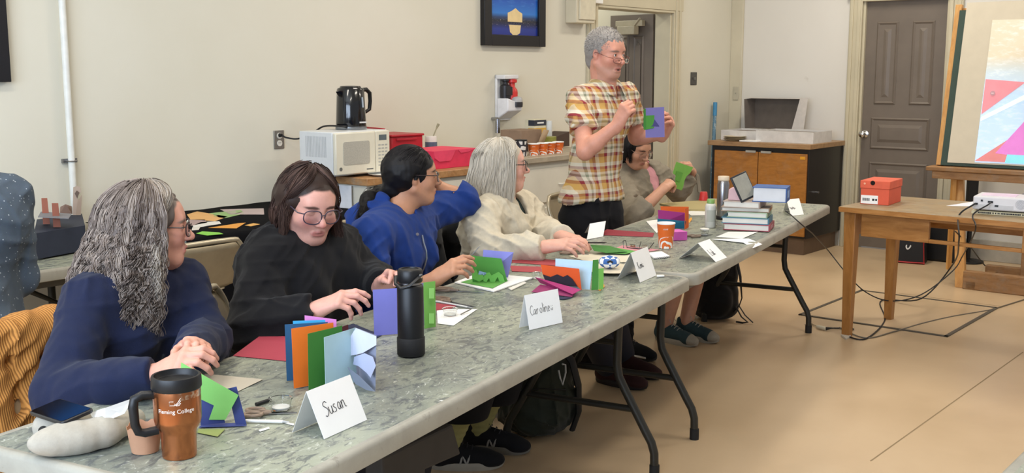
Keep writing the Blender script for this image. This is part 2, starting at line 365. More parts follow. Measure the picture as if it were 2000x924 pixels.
# wall fittings
def wallbox(name, label, cat, u0, v0, u1, v1, dep, m_, on=onB, nrm='B'):
    p0 = on(u0, v1); p1 = on(u1, v0); e = thing(name, label, cat, p0, RZ if nrm == 'B' else RZ-PI/2); wdt = ((p1-p0).x**2+(p1-p0).y**2)**.5; h = p1.z-p0.z
    return e, wdt, h
e, w_, h_ = wallbox('electrical_box', 'beige metal box with hinged cover high on wall beside the doorway', 'box', 1104, -12, 1141, 45, .08, None)
q = MB(); q.box2((0, -.10, 0), (w_, 0, h_)); q.build('box_body', M_trim2, e, bevel=.006); q = MB(); q.box2((.03, -.112, .025), (w_-.004, -.10, h_-.02)); q.build('box_cover', mat('d6ceb6', .5), e, bevel=.004)
e, w_, h_ = wallbox('door_sensor', 'small white sensor box above the doorway casing', 'sensor', 1151, -6, 1166, 7, .05, None)
q = MB(); q.box2((0, -.06, 0), (w_, -.026, h_)); o = q.build('sensor_body', M_white, e, bevel=.005)
e, w_, h_ = wallbox('light_switch', 'dark grey switch plate on the white wall right of the doorway', 'switch', 1348, 141, 1360, 166, .01, None)
q = MB(); q.box2((0, -.008, 0), (w_, 0, h_)); q.build('switch_plate', mat('4a4844', .4), e, bevel=.003); q = MB(); q.box2((w_*.38, -.02, h_*.4), (w_*.62, -.008, h_*.6)); q.build('toggle', mat('6a6862', .4), e)
e, w_, h_ = wallbox('wall_plate', 'small beige blank plate on the corner board above the cabinet', 'plate', 1435, 169, 1446, 195, .01, None, onA, 'A')
q = MB(); q.M = Matrix.Translation((0, -.03, 0)); q.box2((0, -.008, 0), (w_, 0, h_)); q.build('plate', mat('bdb6a2', .4), e, bevel=.003); q = MB(); q.M = Matrix.Translation((0, -.038, 0)); q.lathe([(.004, 0), (.004, .004)], 10, (0, 0, 0), M=Matrix.Translation((w_/2, 0, h_*.5)) @ Matrix.Rotation(PI/2, 4, 'X')); q.build('screw', M_steel, e)
e, w_, h_ = wallbox('wall_outlet', 'grey steel duplex outlet plate on cream wall left of the microwave', 'outlet', 535, 254, 553, 291, .01, None)
q = MB(); q.box2((0, -.007, 0), (w_, 0, h_)); q.build('plate', mat('8d8a84', .35, .6), e, bevel=.002)
for z in (.3, .7):
    q = MB(); q.lathe([(.0, .0), (.017, 0), (.017, .004), (0, .004)], 20, M=Matrix.Translation((w_/2, -.007, h_*z)) @ Matrix.Rotation(PI/2, 4, 'X')); r_ = q.build('socket', mat('ddd9ce', .4), e)
    q = MB(); 
    for dx in (-.006, .006): q.box((w_/2+dx, -.0115, h_*z+.003), (.002, .001, .008))
    q.build('socket_slot', M_black, r_)
OUT = RM(st(onB(544, 264))[0], T_WALL, onB(544, 264).z)
# soap / sanitizer dispenser on the wall
d0 = onB(966, 236); d1 = onB(994, 146); e = thing('soap_dispenser', 'white wall bracket holding red and black pump bottles above the counter', 'dispenser', d0, RZ); w_ = .155; h_ = d1.z-d0.z
q = MB(); q.box2((0, -.02, 0), (w_, 0, h_)); q.box2((0, -.09, h_-.03), (w_, -.0, h_)); q.build('back_plate', mat('d9dadb', .4), e, bevel=.006)
q = MB(); q.add([(0, -.02, .01), (w_, -.02, .01), (w_, -.12, .07), (0, -.12, .07), (0, -.02, h_*.5), (w_, -.02, h_*.36), (w_, -.12, h_*.36), (0, -.12, h_*.5)], [(3, 2, 1, 0), (4, 5, 6, 7), (0, 1, 5, 4), (1, 2, 6, 5), (2, 3, 7, 6), (3, 0, 4, 7)]); q.build('tray', mat('dfe0e4', .4), e, bevel=.008)
q = MB(); q.box2((.03, -.024, h_*.74), (.12, -.018, h_*.95)); q.build('vent_grille', mat('aaa79c', .6), e)
q = MB(); q.lathe([(.036, 0), (.038, .05), (.036, .09), (.016, .10), (.016, .115), (.026, .12), (.026, .13), (0, .132)], 20, (.045, -.06, h_*.48)); q.box2((.012, -.101, h_*.56), (.072, -.095, h_*.74)); q.build('black_bottle', mat('27262a', .4), e)
q = MB(); q.lathe([(.038, 0), (.04, .06), (.036, .08), (.02, .10), (.02, .125), (.034, .13), (.034, .15), (0, .155)], 20, (.105, -.07, h_*.42)); q.build('red_bottle', mat('c9332f', .35), e)
q = MB(); q.lathe([(.042, 0), (.044, .03), (.04, .05), (.03, .06), (0, .064)], 20, (.115, -.10, h_*.33)); q.build('grey_cap', mat('a9a9aa', .4), e)
q = MB(); q.lathe([(.0435, .0), (.0455, .022), (.043, .04)], 20, (.115, -.10, h_*.30), caps=False); q.build('dark_label', mat('2c2c30', .4), e)
# chrome tap pipe under it
a_ = onB(972, 238, T_WALL-.05); b_ = onB(972, 260, T_WALL-.05); w = MB(); w.tube([a_+ZV*.02, a_, b_], .018, 16); w.tube([a_+ZV*.02, a_+ZV*.02+B*.05], .012, 10)
tag(w.build('tap_pipe', mat('a9acb0', .2, 1)), 'short chrome pipe on the wall beneath the white bottle dispenser', 'pipe')
# ceiling fluorescent fixtures (above the frame)
for (s, t) in [(1.2, 1.0), (1.2, 3.2), (4.6, 1.0), (4.6, 3.2), (7.8, 1.0), (7.8, 3.2)]:
    e = thing('ceiling_light', 'white fluorescent ceiling fixture', 'ceiling light', RM(s, t, CEIL), RZ, 'fluorescent fixtures on the ceiling')
    q = MB(); q.box2((-.62, -.17, -.09), (.62, .17, 0)); q.build('housing', M_white, e, bevel=.01)
# ================================================================== folding tables
def table_mat():
    m, t, p = nt('grey plastic table top smeared with dried paint'); v = coords(t, 'Object')
    n = noise(t, 2.2, 6, .62, v, .8); col = ramp(t, n.outputs[0], [(.25, srgb('62665f')), (.42, srgb('80857a')), (.58, srgb('989c8a')), (.78, srgb('a8aa94'))]).outputs[0]
    va = coords(t, 'Object', (6, 11, 10), (0, 0, .25)); n1 = noise(t, 2.2, 7, .68, va, 1.6)
    d1 = ramp(t, n1.outputs[0], [(.50, (0, 0, 0, 1)), (.60, (.75, .75, .75, 1))]); col = mixc(t, d1.outputs[0], col, srgb('4b5054'))
    n2 = noise(t, 3.1, 7, .72, coords(t, 'Object', (6, 10, 10), (0, 0, -.5)), 2.2); d2 = ramp(t, n2.outputs[0], [(.57, (0, 0, 0, 1)), (.66, (.6, .6, .6, 1))]); col = mixc(t, d2.outputs[0], col, srgb('cdd0c6'))
    n3 = noise(t, 28, 5, .7, coords(t, 'Object', (1, 2.2, 1)), 1); d3 = ramp(t, n3.outputs[0], [(.62, (0, 0, 0, 1)), (.67, (.8, .8, .8, 1))]); col = mixc(t, d3.outputs[0], col, srgb('4a4d50'))
    n4 = noise(t, 24, 5, .7, coords(t, 'Object', (1, 2.6, 3)), 1); d4 = ramp(t, n4.outputs[0], [(.66, (0, 0, 0, 1)), (.70, (.9, .9, .9, 1))]); col = mixc(t, d4.outputs[0], col, srgb('e2e3dc'))
    # a large teal stain and a few dark ones
    def spot(c, r, colr, amt, col):
        vv = coords(t, 'Object'); d = nd(t, 'ShaderNodeVectorMath', operation='SUBTRACT'); t.links.new(vv, d.inputs[0]); d.inputs[1].default_value = c
        l = nd(t, 'ShaderNodeVectorMath', operation='LENGTH'); t.links.new(d.outputs[0], l.inputs[0]); nn = noise(t, 14, 5, .7, vv, 1)
        a_ = nd(t, 'ShaderNodeMath', operation='MULTIPLY_ADD'); t.links.new(nn.outputs[0], a_.inputs[0]); a_.inputs[1].default_value = r*1.5; t.links.new(l.outputs['Value'], a_.inputs[2])
        rr = ramp(t, a_.outputs[0], [(r*1.2, (amt, amt, amt, 1)), (r*1.9, (0, 0, 0, 1))]); return mixc(t, rr.outputs[0], col, srgb(colr))
    col = spot((-1.72, .13, 0), .12, '5e8486', .6, col); col = spot((-2.25, .12, 0), .06, '545a6c', .8, col)
    col = spot((-1.45, .42, 0), .13, '6c7070', .5, col); col = spot((.9, .35, 0), .2, '7c7a74', .5, col); col = spot((-.6, .3, 0), .16, '6c7478', .5, col)
    t.links.new(col, p.inputs['Base Color']); r = ramp(t, n2.outputs[0], [(.3, (.34, .34, .34, 1)), (.7, (.5, .5, .5, 1))]); t.links.new(r.outputs[0], p.inputs['Roughness'])
    bump(t, p, n2.outputs[0], .15, .002); return m
M_top = table_mat()
def edge_mat():
    m, t, p = nt('grey plastic table edge'); v = coords(t, 'Object'); n = noise(t, 5, 6, .65, v, .5)
    col = ramp(t, n.outputs[0], [(.3, srgb('89857a')), (.7, srgb('a29f92'))]).outputs[0]
    n1 = noise(t, 9, 6, .7, v, 1); d = ramp(t, n1.outputs[0], [(.60, (0, 0, 0, 1)), (.70, (.7, .7, .7, 1))]); col = mixc(t, d.outputs[0], col, srgb('6d675c'))
    t.links.new(col, p.inputs['Base Color']); p.inputs['Roughness'].default_value = .5; return m
M_edge = edge_mat(); M_legs = mat('35342f', .38, .4, .05, name='dark grey powder coated steel')
def rrect(x0, y0, x1, y1, r, n=8):
    out = []
    for cx, cy, a0 in ((x1-r, y1-r, 0), (x0+r, y1-r, PI/2), (x0+r, y0+r, PI), (x1-r, y0+r, 3*PI/2)):
        for i in range(n+1): a = a0+PI/2*i/n; out.append((cx+r*math.cos(a), cy+r*math.sin(a)))
    return out
def folding_table(label, M, d0, d1, legs, w=.76, rootloc=None):
    e = thing('folding_table', label, 'table', M @ Vector(((d0+d1)/2, w/2, 0)), 0); e.rotation_euler = M.to_euler()
    O = Matrix.Translation((-(d0+d1)/2, -w/2, 0)); hl = (d0+d1)/2
    def base(): q = MB(); q.M = O; return q
    def fin(o): return o
    q = MB(); pts = rrect(d0, 0, d1, w, .055); n = len(pts); vs = []; ins = [(.010, .690), (.0, .694), (.0, .728), (.004, .736), (.011, .7395), (.016, .7395), (.024, .7385)]
    cx, cy = (d0+d1)/2, w/2
    def inset(i): return rrect(d0+i, i, d1-i, w-i, .055-i*.8)
    for i, z in ins: vs += [(x, y, z) for x, y in inset(i)]
    fs = [tuple(reversed(range(n)))]
    mi = [0]
    for k in range(len(ins)-1):
        for i in range(n): fs.append((k*n+i, k*n+(i+1) % n, (k+1)*n+(i+1) % n, (k+1)*n+i))
    q.add(vs, fs, 1); q.add([vs[(len(ins)-1)*n+i] for i in range(n)], [tuple(range(n))], 0)
    o = q.build('tabletop', [M_top, M_edge], None, auto=50); o.parent = e; o.location = (-hl, -w/2, 0)
    for dl in legs:
        sgn = 1 if dl > hl else -1
        for s_ in (0, 1):
            f = (lambda y: y) if s_ == 0 else (lambda y: w-y)
            pts = [(.215, .685), (.222, .42), (.214, .37), (.19, .325), (.105, .175), (.078, .13), (.066, .09), (.064, .02)]
            q = MB(); q.tube([(dl, f(y), z) for y, z in pts], .0165, 12); o = q.build('leg', M_legs, e); o.location = (-hl, -w/2, 0)
            q2 = MB(); q2.tube([(dl, f(.064), .045), (dl, f(.064), .0)], .0195, 12); r = q2.build('foot_cap', mat('1c1c1c', .7), o)
        q = MB(); q.tube([(dl, .145, .25), (dl, w-.145, .25)], .013, 10); o = q.build('crossbar', M_legs, e); o.location = (-hl, -w/2, 0)
        q = MB(); q.tube([(dl, .20, .672), (dl, w-.20, .672)], .014, 10); o = q.build('leg_hinge_bar', M_legs, e); o.location = (-hl, -w/2, 0)
        for y in (.30, .46):
            q = MB(); q.tube([(dl-sgn*.0, .38 if y < .4 else .38, .50), (dl-sgn*.30, y, .672)], .009, 8); o = q.build('brace', M_legs, e); o.location = (-hl, -w/2, 0)
        q = MB(); q.tube([(dl, .22, .50), (dl, w-.22, .50)], .011, 8); o = q.build('upper_crossbar', M_legs, e); o.location = (-hl, -w/2, 0)
    q = MB(); 
    for y in (.07, w-.09): q.box2((d0+.12, y, .655), (d1-.12, y+.02, .690))
    o = q.build('side_rail', mat('6e6b63', .5, .3), e); o.location = (-hl, -w/2, 0)
    return e
folding_table('paint-smeared grey folding table nearest the camera, carrying the copper mug', TABL, -2.534, 0, [-.212, -2.30])
folding_table('paint-smeared grey folding table carrying the pile of books', TABL, .038, 2.572, [.265, 2.38])
FT3 = FR(RM(.85, -.205, 0), A, B, ZV)
folding_table('grey table showing only a corner at the bottom right of the view', FT3, 0, 1.83, [.25, 1.55])
# ================================================================== metal folding chairs
M_chair = mat('a3957a', .38, .35, .05, name='beige enamelled steel'); M_chair2 = mat('b3a78e', .3, .45, .04)
def folding_chair(label, loc, rz, group=None, m1=M_chair):
    e = thing('folding_chair', label, 'chair', loc, rz, group)      # faces +y
    hw = .215
    fr = [(-hw-.005, .20, .0), (-hw-.003, .05, .28), (-hw, -.06, .48), (-hw, -.15, .66), (-hw+.005, -.175, .73), (-hw+.035, -.187, .775), (-hw+.08, -.19, .787), (hw-.08, -.19, .787), (hw-.035, -.187, .775), (hw-.005, -.175, .73), (hw, -.15, .66), (hw, -.06, .48), (hw+.003, .05, .28), (hw+.005, .20, 0)]
    def cr(pts, k=4):
        out = []
        P_ = [Vector(p) for p in pts]
        for i in range(len(P_)-1):
            p0, p1, p2, p3 = P_[max(i-1, 0)], P_[i], P_[i+1], P_[min(i+2, len(P_)-1)]
            for j in range(k):
                t = j/k; out.append(.5*((2*p1)+(p2-p0)*t+(2*p0-5*p1+4*p2-p3)*t*t+(3*p1-p0-3*p2+p3)*t**3))
        return out+[P_[-1]]
    q = MB(); q.tube(cr(fr), .0115, 10); q.build('frame', M_chair2, e)
    # backrest: dished sheet with rolled rim
    q = MB(); n, k = 16, 8; vs = []
    for j in range(k+1):
        z = .56+.215*j/k; wd_ = hw-.008-(.05*max(0, (j/k-.75)/.25)**2); y0 = -.105-.085*((z-.56)/.215)
        for i in range(n+1): x = -wd_+2*wd_*i/n; vs.append((x, y0-.018*(1-(x/hw)**2), z))
    fs = [(j*(n+1)+i, j*(n+1)+i+1, (j+1)*(n+1)+i+1, (j+1)*(n+1)+i) for j in range(k) for i in range(n)]
    q.add(vs, fs); o = q.build('backrest', m1, e); s_ = o.modifiers.new('th', 'SOLIDIFY'); s_.thickness = .006; s_.offset = 0
    q = MB(); q.tube([(-hw+.01, -.109, .563), (-.1, -.120, .561), (0, -.124, .56), (.1, -.120, .561), (hw-.01, -.109, .563)], .006, 8); q.build('backrest_rim', M_chair2, o)
    q = MB(); pts = rrect(-hw+.012, -.19, hw-.012, .20, .05); vs = [(x, y, .445+.02*(y/.2)+.0) for x, y in pts]; nn = len(pts)
    q.add(vs+[(x, y, z-.018) for x, y, z in vs], [tuple(range(nn)), tuple(reversed(range(nn, 2*nn)))]+[(i, nn+i, nn+(i+1) % nn, (i+1) % nn) for i in range(nn)]); q.build('seat', m1, e, bevel=.004)
    for s_ in (-1, 1):
        q = MB(); q.tube(cr([(s_*(hw-.018), .14, .44), (s_*(hw-.018), 0, .26), (s_*(hw-.016), -.2, .0)]), .0105, 10); q.build('rear_leg', M_chair2, e)
        for yy, x_ in ((.20, hw+.005), (-.2, hw-.016)):
            q = MB(); q.tube([(s_*x_, yy, .03), (s_*x_, yy, 0)], .014, 10); q.build('foot_cap', mat('b7b2a5', .6), e)
    q = MB(); q.tube([(-hw+.016, -.155, .06), (hw-.016, -.155, .06)], .007, 8); q.tube([(-hw, .11, .18), (hw, .11, .18)], .007, 8); q.build('stretcher', M_chair2, e)
    return e
tz = TZ+PI                      # facing the folding tables from behind them
def chair_at(label, d, e_, rz, group=None): return folding_chair(label, TB(d, e_, 0), rz, group)
# seated people face -W : local +y -> -W
ang = TZ+PI
CH2 = folding_chair('beige metal folding chair under the person in the black high-necked sweater', TB(-1.27, 1.09, 0), TZ+PI+.33)
CH1 = folding_chair('beige metal folding chair under the person with grey curly hair', TB(-2.02, 1.15, 0), TZ+PI)
CH3 = folding_chair('beige metal folding chair under the person in the blue hoodie', TB(-.52, 1.15, 0), TZ+PI)
CH4 = folding_chair('folding chair under the white-haired person, black coat over its back', TB(.36, 1.14, 0), TZ+PI)
CH6 = folding_chair('folding chair under the person in the grey jacket', TB(2.0, 1.3, 0), TZ+PI)
CHM = folding_chair('dark green chair behind the standing person', TB(1.0, 1.58, 0), TZ+PI, None, mat('4d5f52', .5))
qa = G(390, 473, .79)+B*.16; folding_chair('beige metal folding chair facing the black cloth, right of the curly hair', (qa.x, qa.y, 0), RZ)
qa = G(672, 431, .79)+B*.16; folding_chair('beige metal folding chair between the black sweater and the blue hood', (qa.x, qa.y, 0), RZ)
# ================================================================== counter along the left wall
ZC = .96; q = st(G(748, 352, ZC)); sc0 = q[0]; TF = 4.19
sc1 = st(onB(985, 330, TF))[0]; sc2 = st(onB(1150, 330, TF))[0]+.35; sc2 = min(sc2, x0d-.14)
M_cw = mat('d8d3c4', .5, var=.04, nscale=5, name='cream cupboard paint')
M_ctop = wood('worn wooden worktop', '8a5f38', 'a87a4c', 'bf9465', (2, 10, 10), .5, .5)
w = MB(); w.M = ROOM; w.box2((sc0, TF, ZC-.04), (sc1, T_WALL-.002, ZC)); o = w.build('worktop', M_ctop, bevel=.004); tag(o, 'worn wooden worktop carrying the microwave and the pink box', 'worktop')
ZC2 = .985
w = MB(); w.M = ROOM; w.box2((sc1+.004, TF-.01, ZC2-.035), (sc2, T_WALL-.002, ZC2)); o = w.build('worktop', mat('a89c88', .5, var=.12, nscale=9), bevel=.004); tag(o, 'greyish stained worktop carrying the orange paper cups', 'worktop')
def cupboard(label, s0, s1, rows, top):
    e = thing('base_cabinet', label, 'cabinet', RM((s0+s1)/2, T_WALL, 0), RZ, None); w_ = s1-s0; x0 = -w_/2
    q = MB(); q.box2((x0, TF+.03-T_WALL, .09), (-x0, -.01, top)); q.box2((x0+.01, TF+.10-T_WALL, 0), (-x0-.01, -.01, .09)); q.build('body', M_cw, e, bevel=.003)
    y = TF+.03-T_WALL
    for (xa, za, xb, zb, kind) in rows:
        q = MB(); q.box2((x0+xa*w_+.012, y-.018, za), (x0+xb*w_-.012, y, zb)); d = q.build('drawer' if kind == 'd' else 'door', M_cw, e, bevel=.004)
        xm = x0+(xa+xb)/2*w_
        q = MB()
        if kind == 'd': q.tube([(xm-.05, y-.018, (za+zb)/2), (xm-.045, y-.04, (za+zb)/2), (xm+.045, y-.04, (za+zb)/2), (xm+.05, y-.018, (za+zb)/2)], .005, 8)
        else: q.tube([(x0+xb*w_-.05, y-.018, zb-.12), (x0+xb*w_-.05, y-.04, zb-.115), (x0+xb*w_-.05, y-.04, zb-.045), (x0+xb*w_-.05, y-.018, zb-.04)], .005, 8)
        q.build('handle', M_cw, d)
    return e
mid = sc0+(sc1-sc0)*.5
cupboard('cream painted cabinet with two doors under the microwave', sc0+.02, mid, [(0, .12, .5, .72, 'p'), (.5, .12, 1, .72, 'p'), (0, .75, 1, .90, 'd')], ZC-.04)
cupboard('cream painted cabinet under the pink box and wooden worktop', mid+.004, sc1-.002, [(0, .12, .5, .62, 'p'), (.5, .12, 1, .62, 'p'), (0, .65, .5, .90, 'd'), (.5, .65, 1, .90, 'd')], ZC-.04)
cupboard('cream painted drawer cabinet under the orange paper cups', sc1+.01, sc2-.01, [(0, .12, 1, .28, 'd'), (0, .31, 1, .47, 'd'), (0, .50, 1, .66, 'd'), (0, .69, 1, .91, 'd')], ZC2-.035)
# paper taped to the cabinet's end, hanging down
a0, a1 = T_WALL-.08, TF+.30
w = MB(); w.M = ROOM; w.box2((sc0-.004, TF+.12, .62), (sc0-.001, TF+.50, .915)); tag(w.build('taped_paper', mat('dfe1e6', .8)), 'white sheet taped to the end of the cream cabinets below the microwave', 'paper')
# ================================================================== display table with black cloth
sb0, sb1 = 2.72, sc0-.05; tb0 = 4.04
M_cloth = mat('111113', 1.0, var=.15, nscale=8, spec=.1, name='black cotton cloth')
e = thing('display_table', 'trestle table along the cream wall under a black cloth', 'table', RM((sb0+sb1)/2, (tb0+T_WALL)/2, 0), RZ); hw = (sb1-sb0)/2; hd = (T_WALL-.03-tb0)/2
q = MB(); q.box2((-hw+.02, -hd+.02, .76), (hw-.02, hd-.02, .792)); q.build('tabletop', M_edge, e, bevel=.004)
for sx in (-1, 1):
    for sy in (-1, 1):
        q = MB(); q.tube([(sx*(hw-.15), sy*(hd-.08), .76), (sx*(hw-.15), sy*(hd-.08), 0)], .015, 10); q.build('leg', M_legs, e)
def drape(x0, x1, y0, y1, z, hem, front=True, m=M_cloth, name='tablecloth', label='', fold=.02, nseg=60):
    """cloth over a table: flat top with hanging folds on the -y side and x ends"""
    vs = []; fs = []; rows = []
    prof = [(y1, z), ((y0+y1)/2, z), (y0+.01, z), (y0, z-.006)]
    for j in range(9): prof.append((y0-.004, z-.02-(z-hem)*(j/8)*.98))
    n = nseg
    for j, (y, zz) in enumerate(prof):
        row = []
        for i in range(n+1):
            x = x0+(x1-x0)*i/n; k = max(0, (j-3)/9); dy = -fold*k*(1+math.sin(i*.9+2*math.sin(i*.37)))*.9
            zz2 = zz+ (0.02*math.sin(i*.21)*k if j > 3 else .0012*math.sin(i*.5+j))
            row.append(len(vs)); vs.append((x, y+dy, zz2))
        rows.append(row)
    for a_, b_ in zip(rows, rows[1:]):
        for i in range(n): fs.append((a_[i], b_[i], b_[i+1], a_[i+1]))
    q = MB(); q.M = ROOM; q.add(vs, fs); o = q.build(name, m, auto=80); s_ = o.modifiers.new('th', 'SOLIDIFY'); s_.thickness = .0025; s_.offset = 1
    return tag(o, label, 'tablecloth')
drape(sb0, sb1, tb0, T_WALL-.02, .798, .40, label='black cloth draped over the long table along the cream wall')
# end corner of grey table at far left, beyond the cloth
FT4 = FR(RM(.55, 4.11, 0), A, B, ZV)
e = folding_table('grey plastic table at far left, carrying the brown card towers', FT4, 0, sb0-.03-.55, [.25, sb0-.03-.55-.3], w=.70)
# ================================================================== two-door cabinet in the corner
M_cd = wood('orange varnished plywood', '8f5c25', 'a96f2e', 'b97e3a', (3, 3, 10), .35, .15); M_ct = wood('oak worktop', '8a6844', 'a3805a', 'b3926a', (3, 12, 12), .4, .1)
M_cb = mat('1f1c1b', .35, var=.05, name='black painted side')
cs, ct0, ct1 = 8.46, 3.765, 4.66
e = thing('storage_cabinet', 'orange wood cabinet with black sides in the corner left of the grey door', 'cabinet', RM(cs, (ct0+ct1)/2, 0), RZ-PI/2)   # local x -> -B, y -> A
hw = (ct1-ct0)/2; dp = S_DOOR-.03-cs
q = MB(); q.box2((-hw, .0, .14), (hw, dp, .885)); q.build('carcass', M_cb, e, bevel=.002)
q = MB(); q.box2((-hw+.02, .03, 0), (hw-.03, dp-.02, .14)); q.build('plinth', mat('6a5645', .5), e)
q = MB(); q.box2((-hw-.03, -.03, .885), (hw+.02, dp, .925)); q.build('cabinet_top', M_ct, e, bevel=.003)
for k_, (xa, xb) in enumerate(((-hw+.035, -.004), (.004, hw-.012))):
    q = MB(); q.box2((xa, -.02, .16), (xb, .0, .845)); d = q.build('door', M_cd, e, bevel=.002)
    q = MB(); xx = (-.11, -.02) if k_ == 0 else (.03, .12); q.box2((xx[0], -.034, .838), (xx[1], -.018, .856)); q.build('handle', mat('b9b6ad', .4, .5), d)
q = MB(); q.box2((hw-.07, -.023, .80), (hw-.025, -.0205, .825)); q.build('yellow_sticker', mat('e0a02c', .5), e)
q = MB(); q.lathe([(0, 0), (.009, 0), (.009, .03), (0, .03)], 12, M=Matrix.Translation((hw, .15, .52)) @ Matrix.Rotation(PI/2, 4, 'Y')); q.build('side_catch', M_chrome, e)
# ================================================================== wooden work table
M_oak = wood('varnished maple table', '8a5a28', 'a4713a', 'b5834a', (8, 8, 1.5), .38, .0); M_oakx = wood('varnished maple rail', '8a5a28', 'a4713a', 'b8874e', (2, 10, 10), .38)
M_wtop = wood('scratched table surface', '7f6a50', '9a835f', 'a89272', (3, 9, 9), .5, .6)
wr = math.radians(3); WX = (-B*math.cos(wr)-A*math.sin(wr)).normalized(); WY = ZV.cross(WX)
WO = RM(5.93, 2.45, 0); WL, WDp, WH = 1.55, .73, .76
WT = FR(WO, WX, WY, ZV)
e = thing('wooden_table', 'old wooden table carrying the orange shoe box and the projector', 'table', WO, 0); e.rotation_euler = WT.to_euler()
q = MB(); q.box2((0, 0, WH-.032), (WL, WDp, WH)); q.build('tabletop', [M_wtop], e, bevel=.005)
q = MB(); q.box2((.0, -.0015, WH-.030), (WL, .0, WH-.003)); q.build('edge_strip', M_oakx, e)
for x in (.014, WL-.084):
    for y in (.04, WDp-.11):
        q = MB(); q.box((x+.035, y+.035, (WH-.032)/2), (.07, .07, WH-.032), M=None); 
        v_ = q.v
        for i in range(4): v_[i] = Vector((x+.035+(v_[i].x-x-.035)*.66, y+.035+(v_[i].y-y-.035)*.66, v_[i].z))
        q.build('leg', M_oak, e, bevel=.003)
q = MB(); y = .05
q.box2((.115, y, WH-.165), (.50, y+.022, WH-.032)); q.box2((.98, y, WH-.165), (WL-.115, y+.022, WH-.032)); q.box2((.50, y, WH-.165), (.98, y+.022, WH-.145)); q.box2((.50, y, WH-.05), (.98, y+.022, WH-.032))
q.box2((.115, WDp-.075, WH-.165), (WL-.115, WDp-.053, WH-.032)); q.box2((.055, .11, WH-.165), (.077, WDp-.11, WH-.032)); q.box2((WL-.077, .11, WH-.165), (WL-.055, WDp-.11, WH-.032)); q.build('apron', M_oakx, e, bevel=.002)
def WTP(x, y, z=0): return WT @ Vector((x, y, z))
# ================================================================== easel with board and projected picture
M_pine = wood('pine easel', 'b47c3c', 'c99350', 'd8a865', (10, 10, 1.2), .45); M_pined = wood('dark worn pine', '7a5530', '946c42', 'a98056', (2, 10, 10), .55, .3)
# frame: x -> -B (right), y -> A (back)
ES = 8.02; eo = RM(ES, 2.60, 0)
e = thing('studio_easel', 'large wooden studio easel behind the projector', 'easel', eo, RZ-PI/2)
q = MB(); q.box2((.28, -.16, .0), (1.35, -.10, .13)); q.box2((.28, .36, 0), (1.35, .42, .10)); q.build('foot_beam', M_pined, e, bevel=.006)
for x in (.30, 1.2):
    q = MB(); q.box2((x, -.16, .0), (x+.07, .42, .06)); q.build('side_runner', M_pined, e, bevel=.004)
q = MB(); q.add([(.22, -.13, .0), (.29, -.13, 0), (.29, -.09, 0), (.22, -.09, 0), (.10, .08, .86), (.16, .08, .86), (.16, .12, .86), (.10, .12, .86)], [(3, 2, 1, 0), (4, 5, 6, 7), (0, 1, 5, 4), (1, 2, 6, 5), (2, 3, 7, 6), (3, 0, 4, 7)]); 
q.build('side_post', M_pine, e, bevel=.003)
q = MB(); q.box2((.62, -.02, .1), (.70, .04, 1.9)); q.box2((.80, -.02, .1), (.88, .04, 1.9)); q.build('mast', M_pined, e, bevel=.004)
q = MB(); q.add([(.30, .0, .62), (.36, .0, .60), (.66, .0, .36), (.62, .0, .31)], [(0, 1, 2, 3)]); 
q = MB(); q.tube([(.44, .0, .42), (.68, .0, .58)], .02, 4); q.tube([(1.1, .0, .42), (.86, .0, .58)], .02, 4); q.build('brace', M_pined, e)
q = MB(); q.box2((-.04, -.10, .815), (1.35, .06, .845)); q.box2((-.0, -.085, .76), (1.35, -.06, .815)); q.build('tray', M_pined, e, bevel=.005)
q = MB(); q.tube([(.13, .0, .1), (.13, .0, .8)], .02, 4); q.build('inner_post', M_pine, e)
# board leaning back
ln = .20    # lean
def BD(x, y, z): return Vector((x, y*math.cos(ln)+z*math.sin(ln)*1.0+.0, .85+z*math.cos(ln)-y*math.sin(ln)))
def bbox(q, a_, b_, mi=0):
    vs = [BD(x, y, z) for z in (a_[2], b_[2]) for x, y in ((a_[0], a_[1]), (b_[0], a_[1]), (b_[0], b_[1]), (a_[0], b_[1]))]
    q.add(vs, [(3, 2, 1, 0), (4, 5, 6, 7), (0, 1, 5, 4), (1, 2, 6, 5), (2, 3, 7, 6), (3, 0, 4, 7)], mi)
b_ = thing('chalk_board', 'green board with pine frame and white paper on the easel', 'board', eo, RZ-PI/2)
q = MB(); bbox(q, (.0, -.01, .0), (.045, .03, 1.165)); bbox(q, (1.30, -.01, .0), (1.345, .03, 1.165)); bbox(q, (.045, .021, 1.10), (1.30, .04, 1.145)); q.build('board_frame', M_pine, b_, bevel=.002)
q = MB(); bbox(q, (.035, -.016, .0), (1.31, .02, 1.12)); q.build('green_board', mat('34473d', .6), b_)
q = MB(); bbox(q, (.082, -.022, .02), (1.30, -.017, 1.172)); q.build('paper_screen', mat('d2c8b2', .8, var=.02), b_)
# projector's light on the paper, put in as a thin self-glowing coloured sheet
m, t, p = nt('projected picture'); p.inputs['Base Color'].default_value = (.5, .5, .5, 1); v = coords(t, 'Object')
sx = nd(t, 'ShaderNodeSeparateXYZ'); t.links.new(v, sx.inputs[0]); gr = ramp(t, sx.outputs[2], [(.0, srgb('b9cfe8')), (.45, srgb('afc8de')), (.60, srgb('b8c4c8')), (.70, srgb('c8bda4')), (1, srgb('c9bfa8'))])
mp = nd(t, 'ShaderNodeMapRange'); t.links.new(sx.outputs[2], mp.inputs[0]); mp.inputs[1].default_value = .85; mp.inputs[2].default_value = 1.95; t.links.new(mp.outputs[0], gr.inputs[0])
nn = noise(t, 14, 6, .7, coords(t, 'Object', (1, 1, 3))); rr = ramp(t, nn.outputs[0], [(.5, (0, 0, 0, 1)), (.7, (.35, .35, .35, 1))]); colp = mixc(t, rr.outputs[0], gr.outputs[0], srgb('e8eef4'))
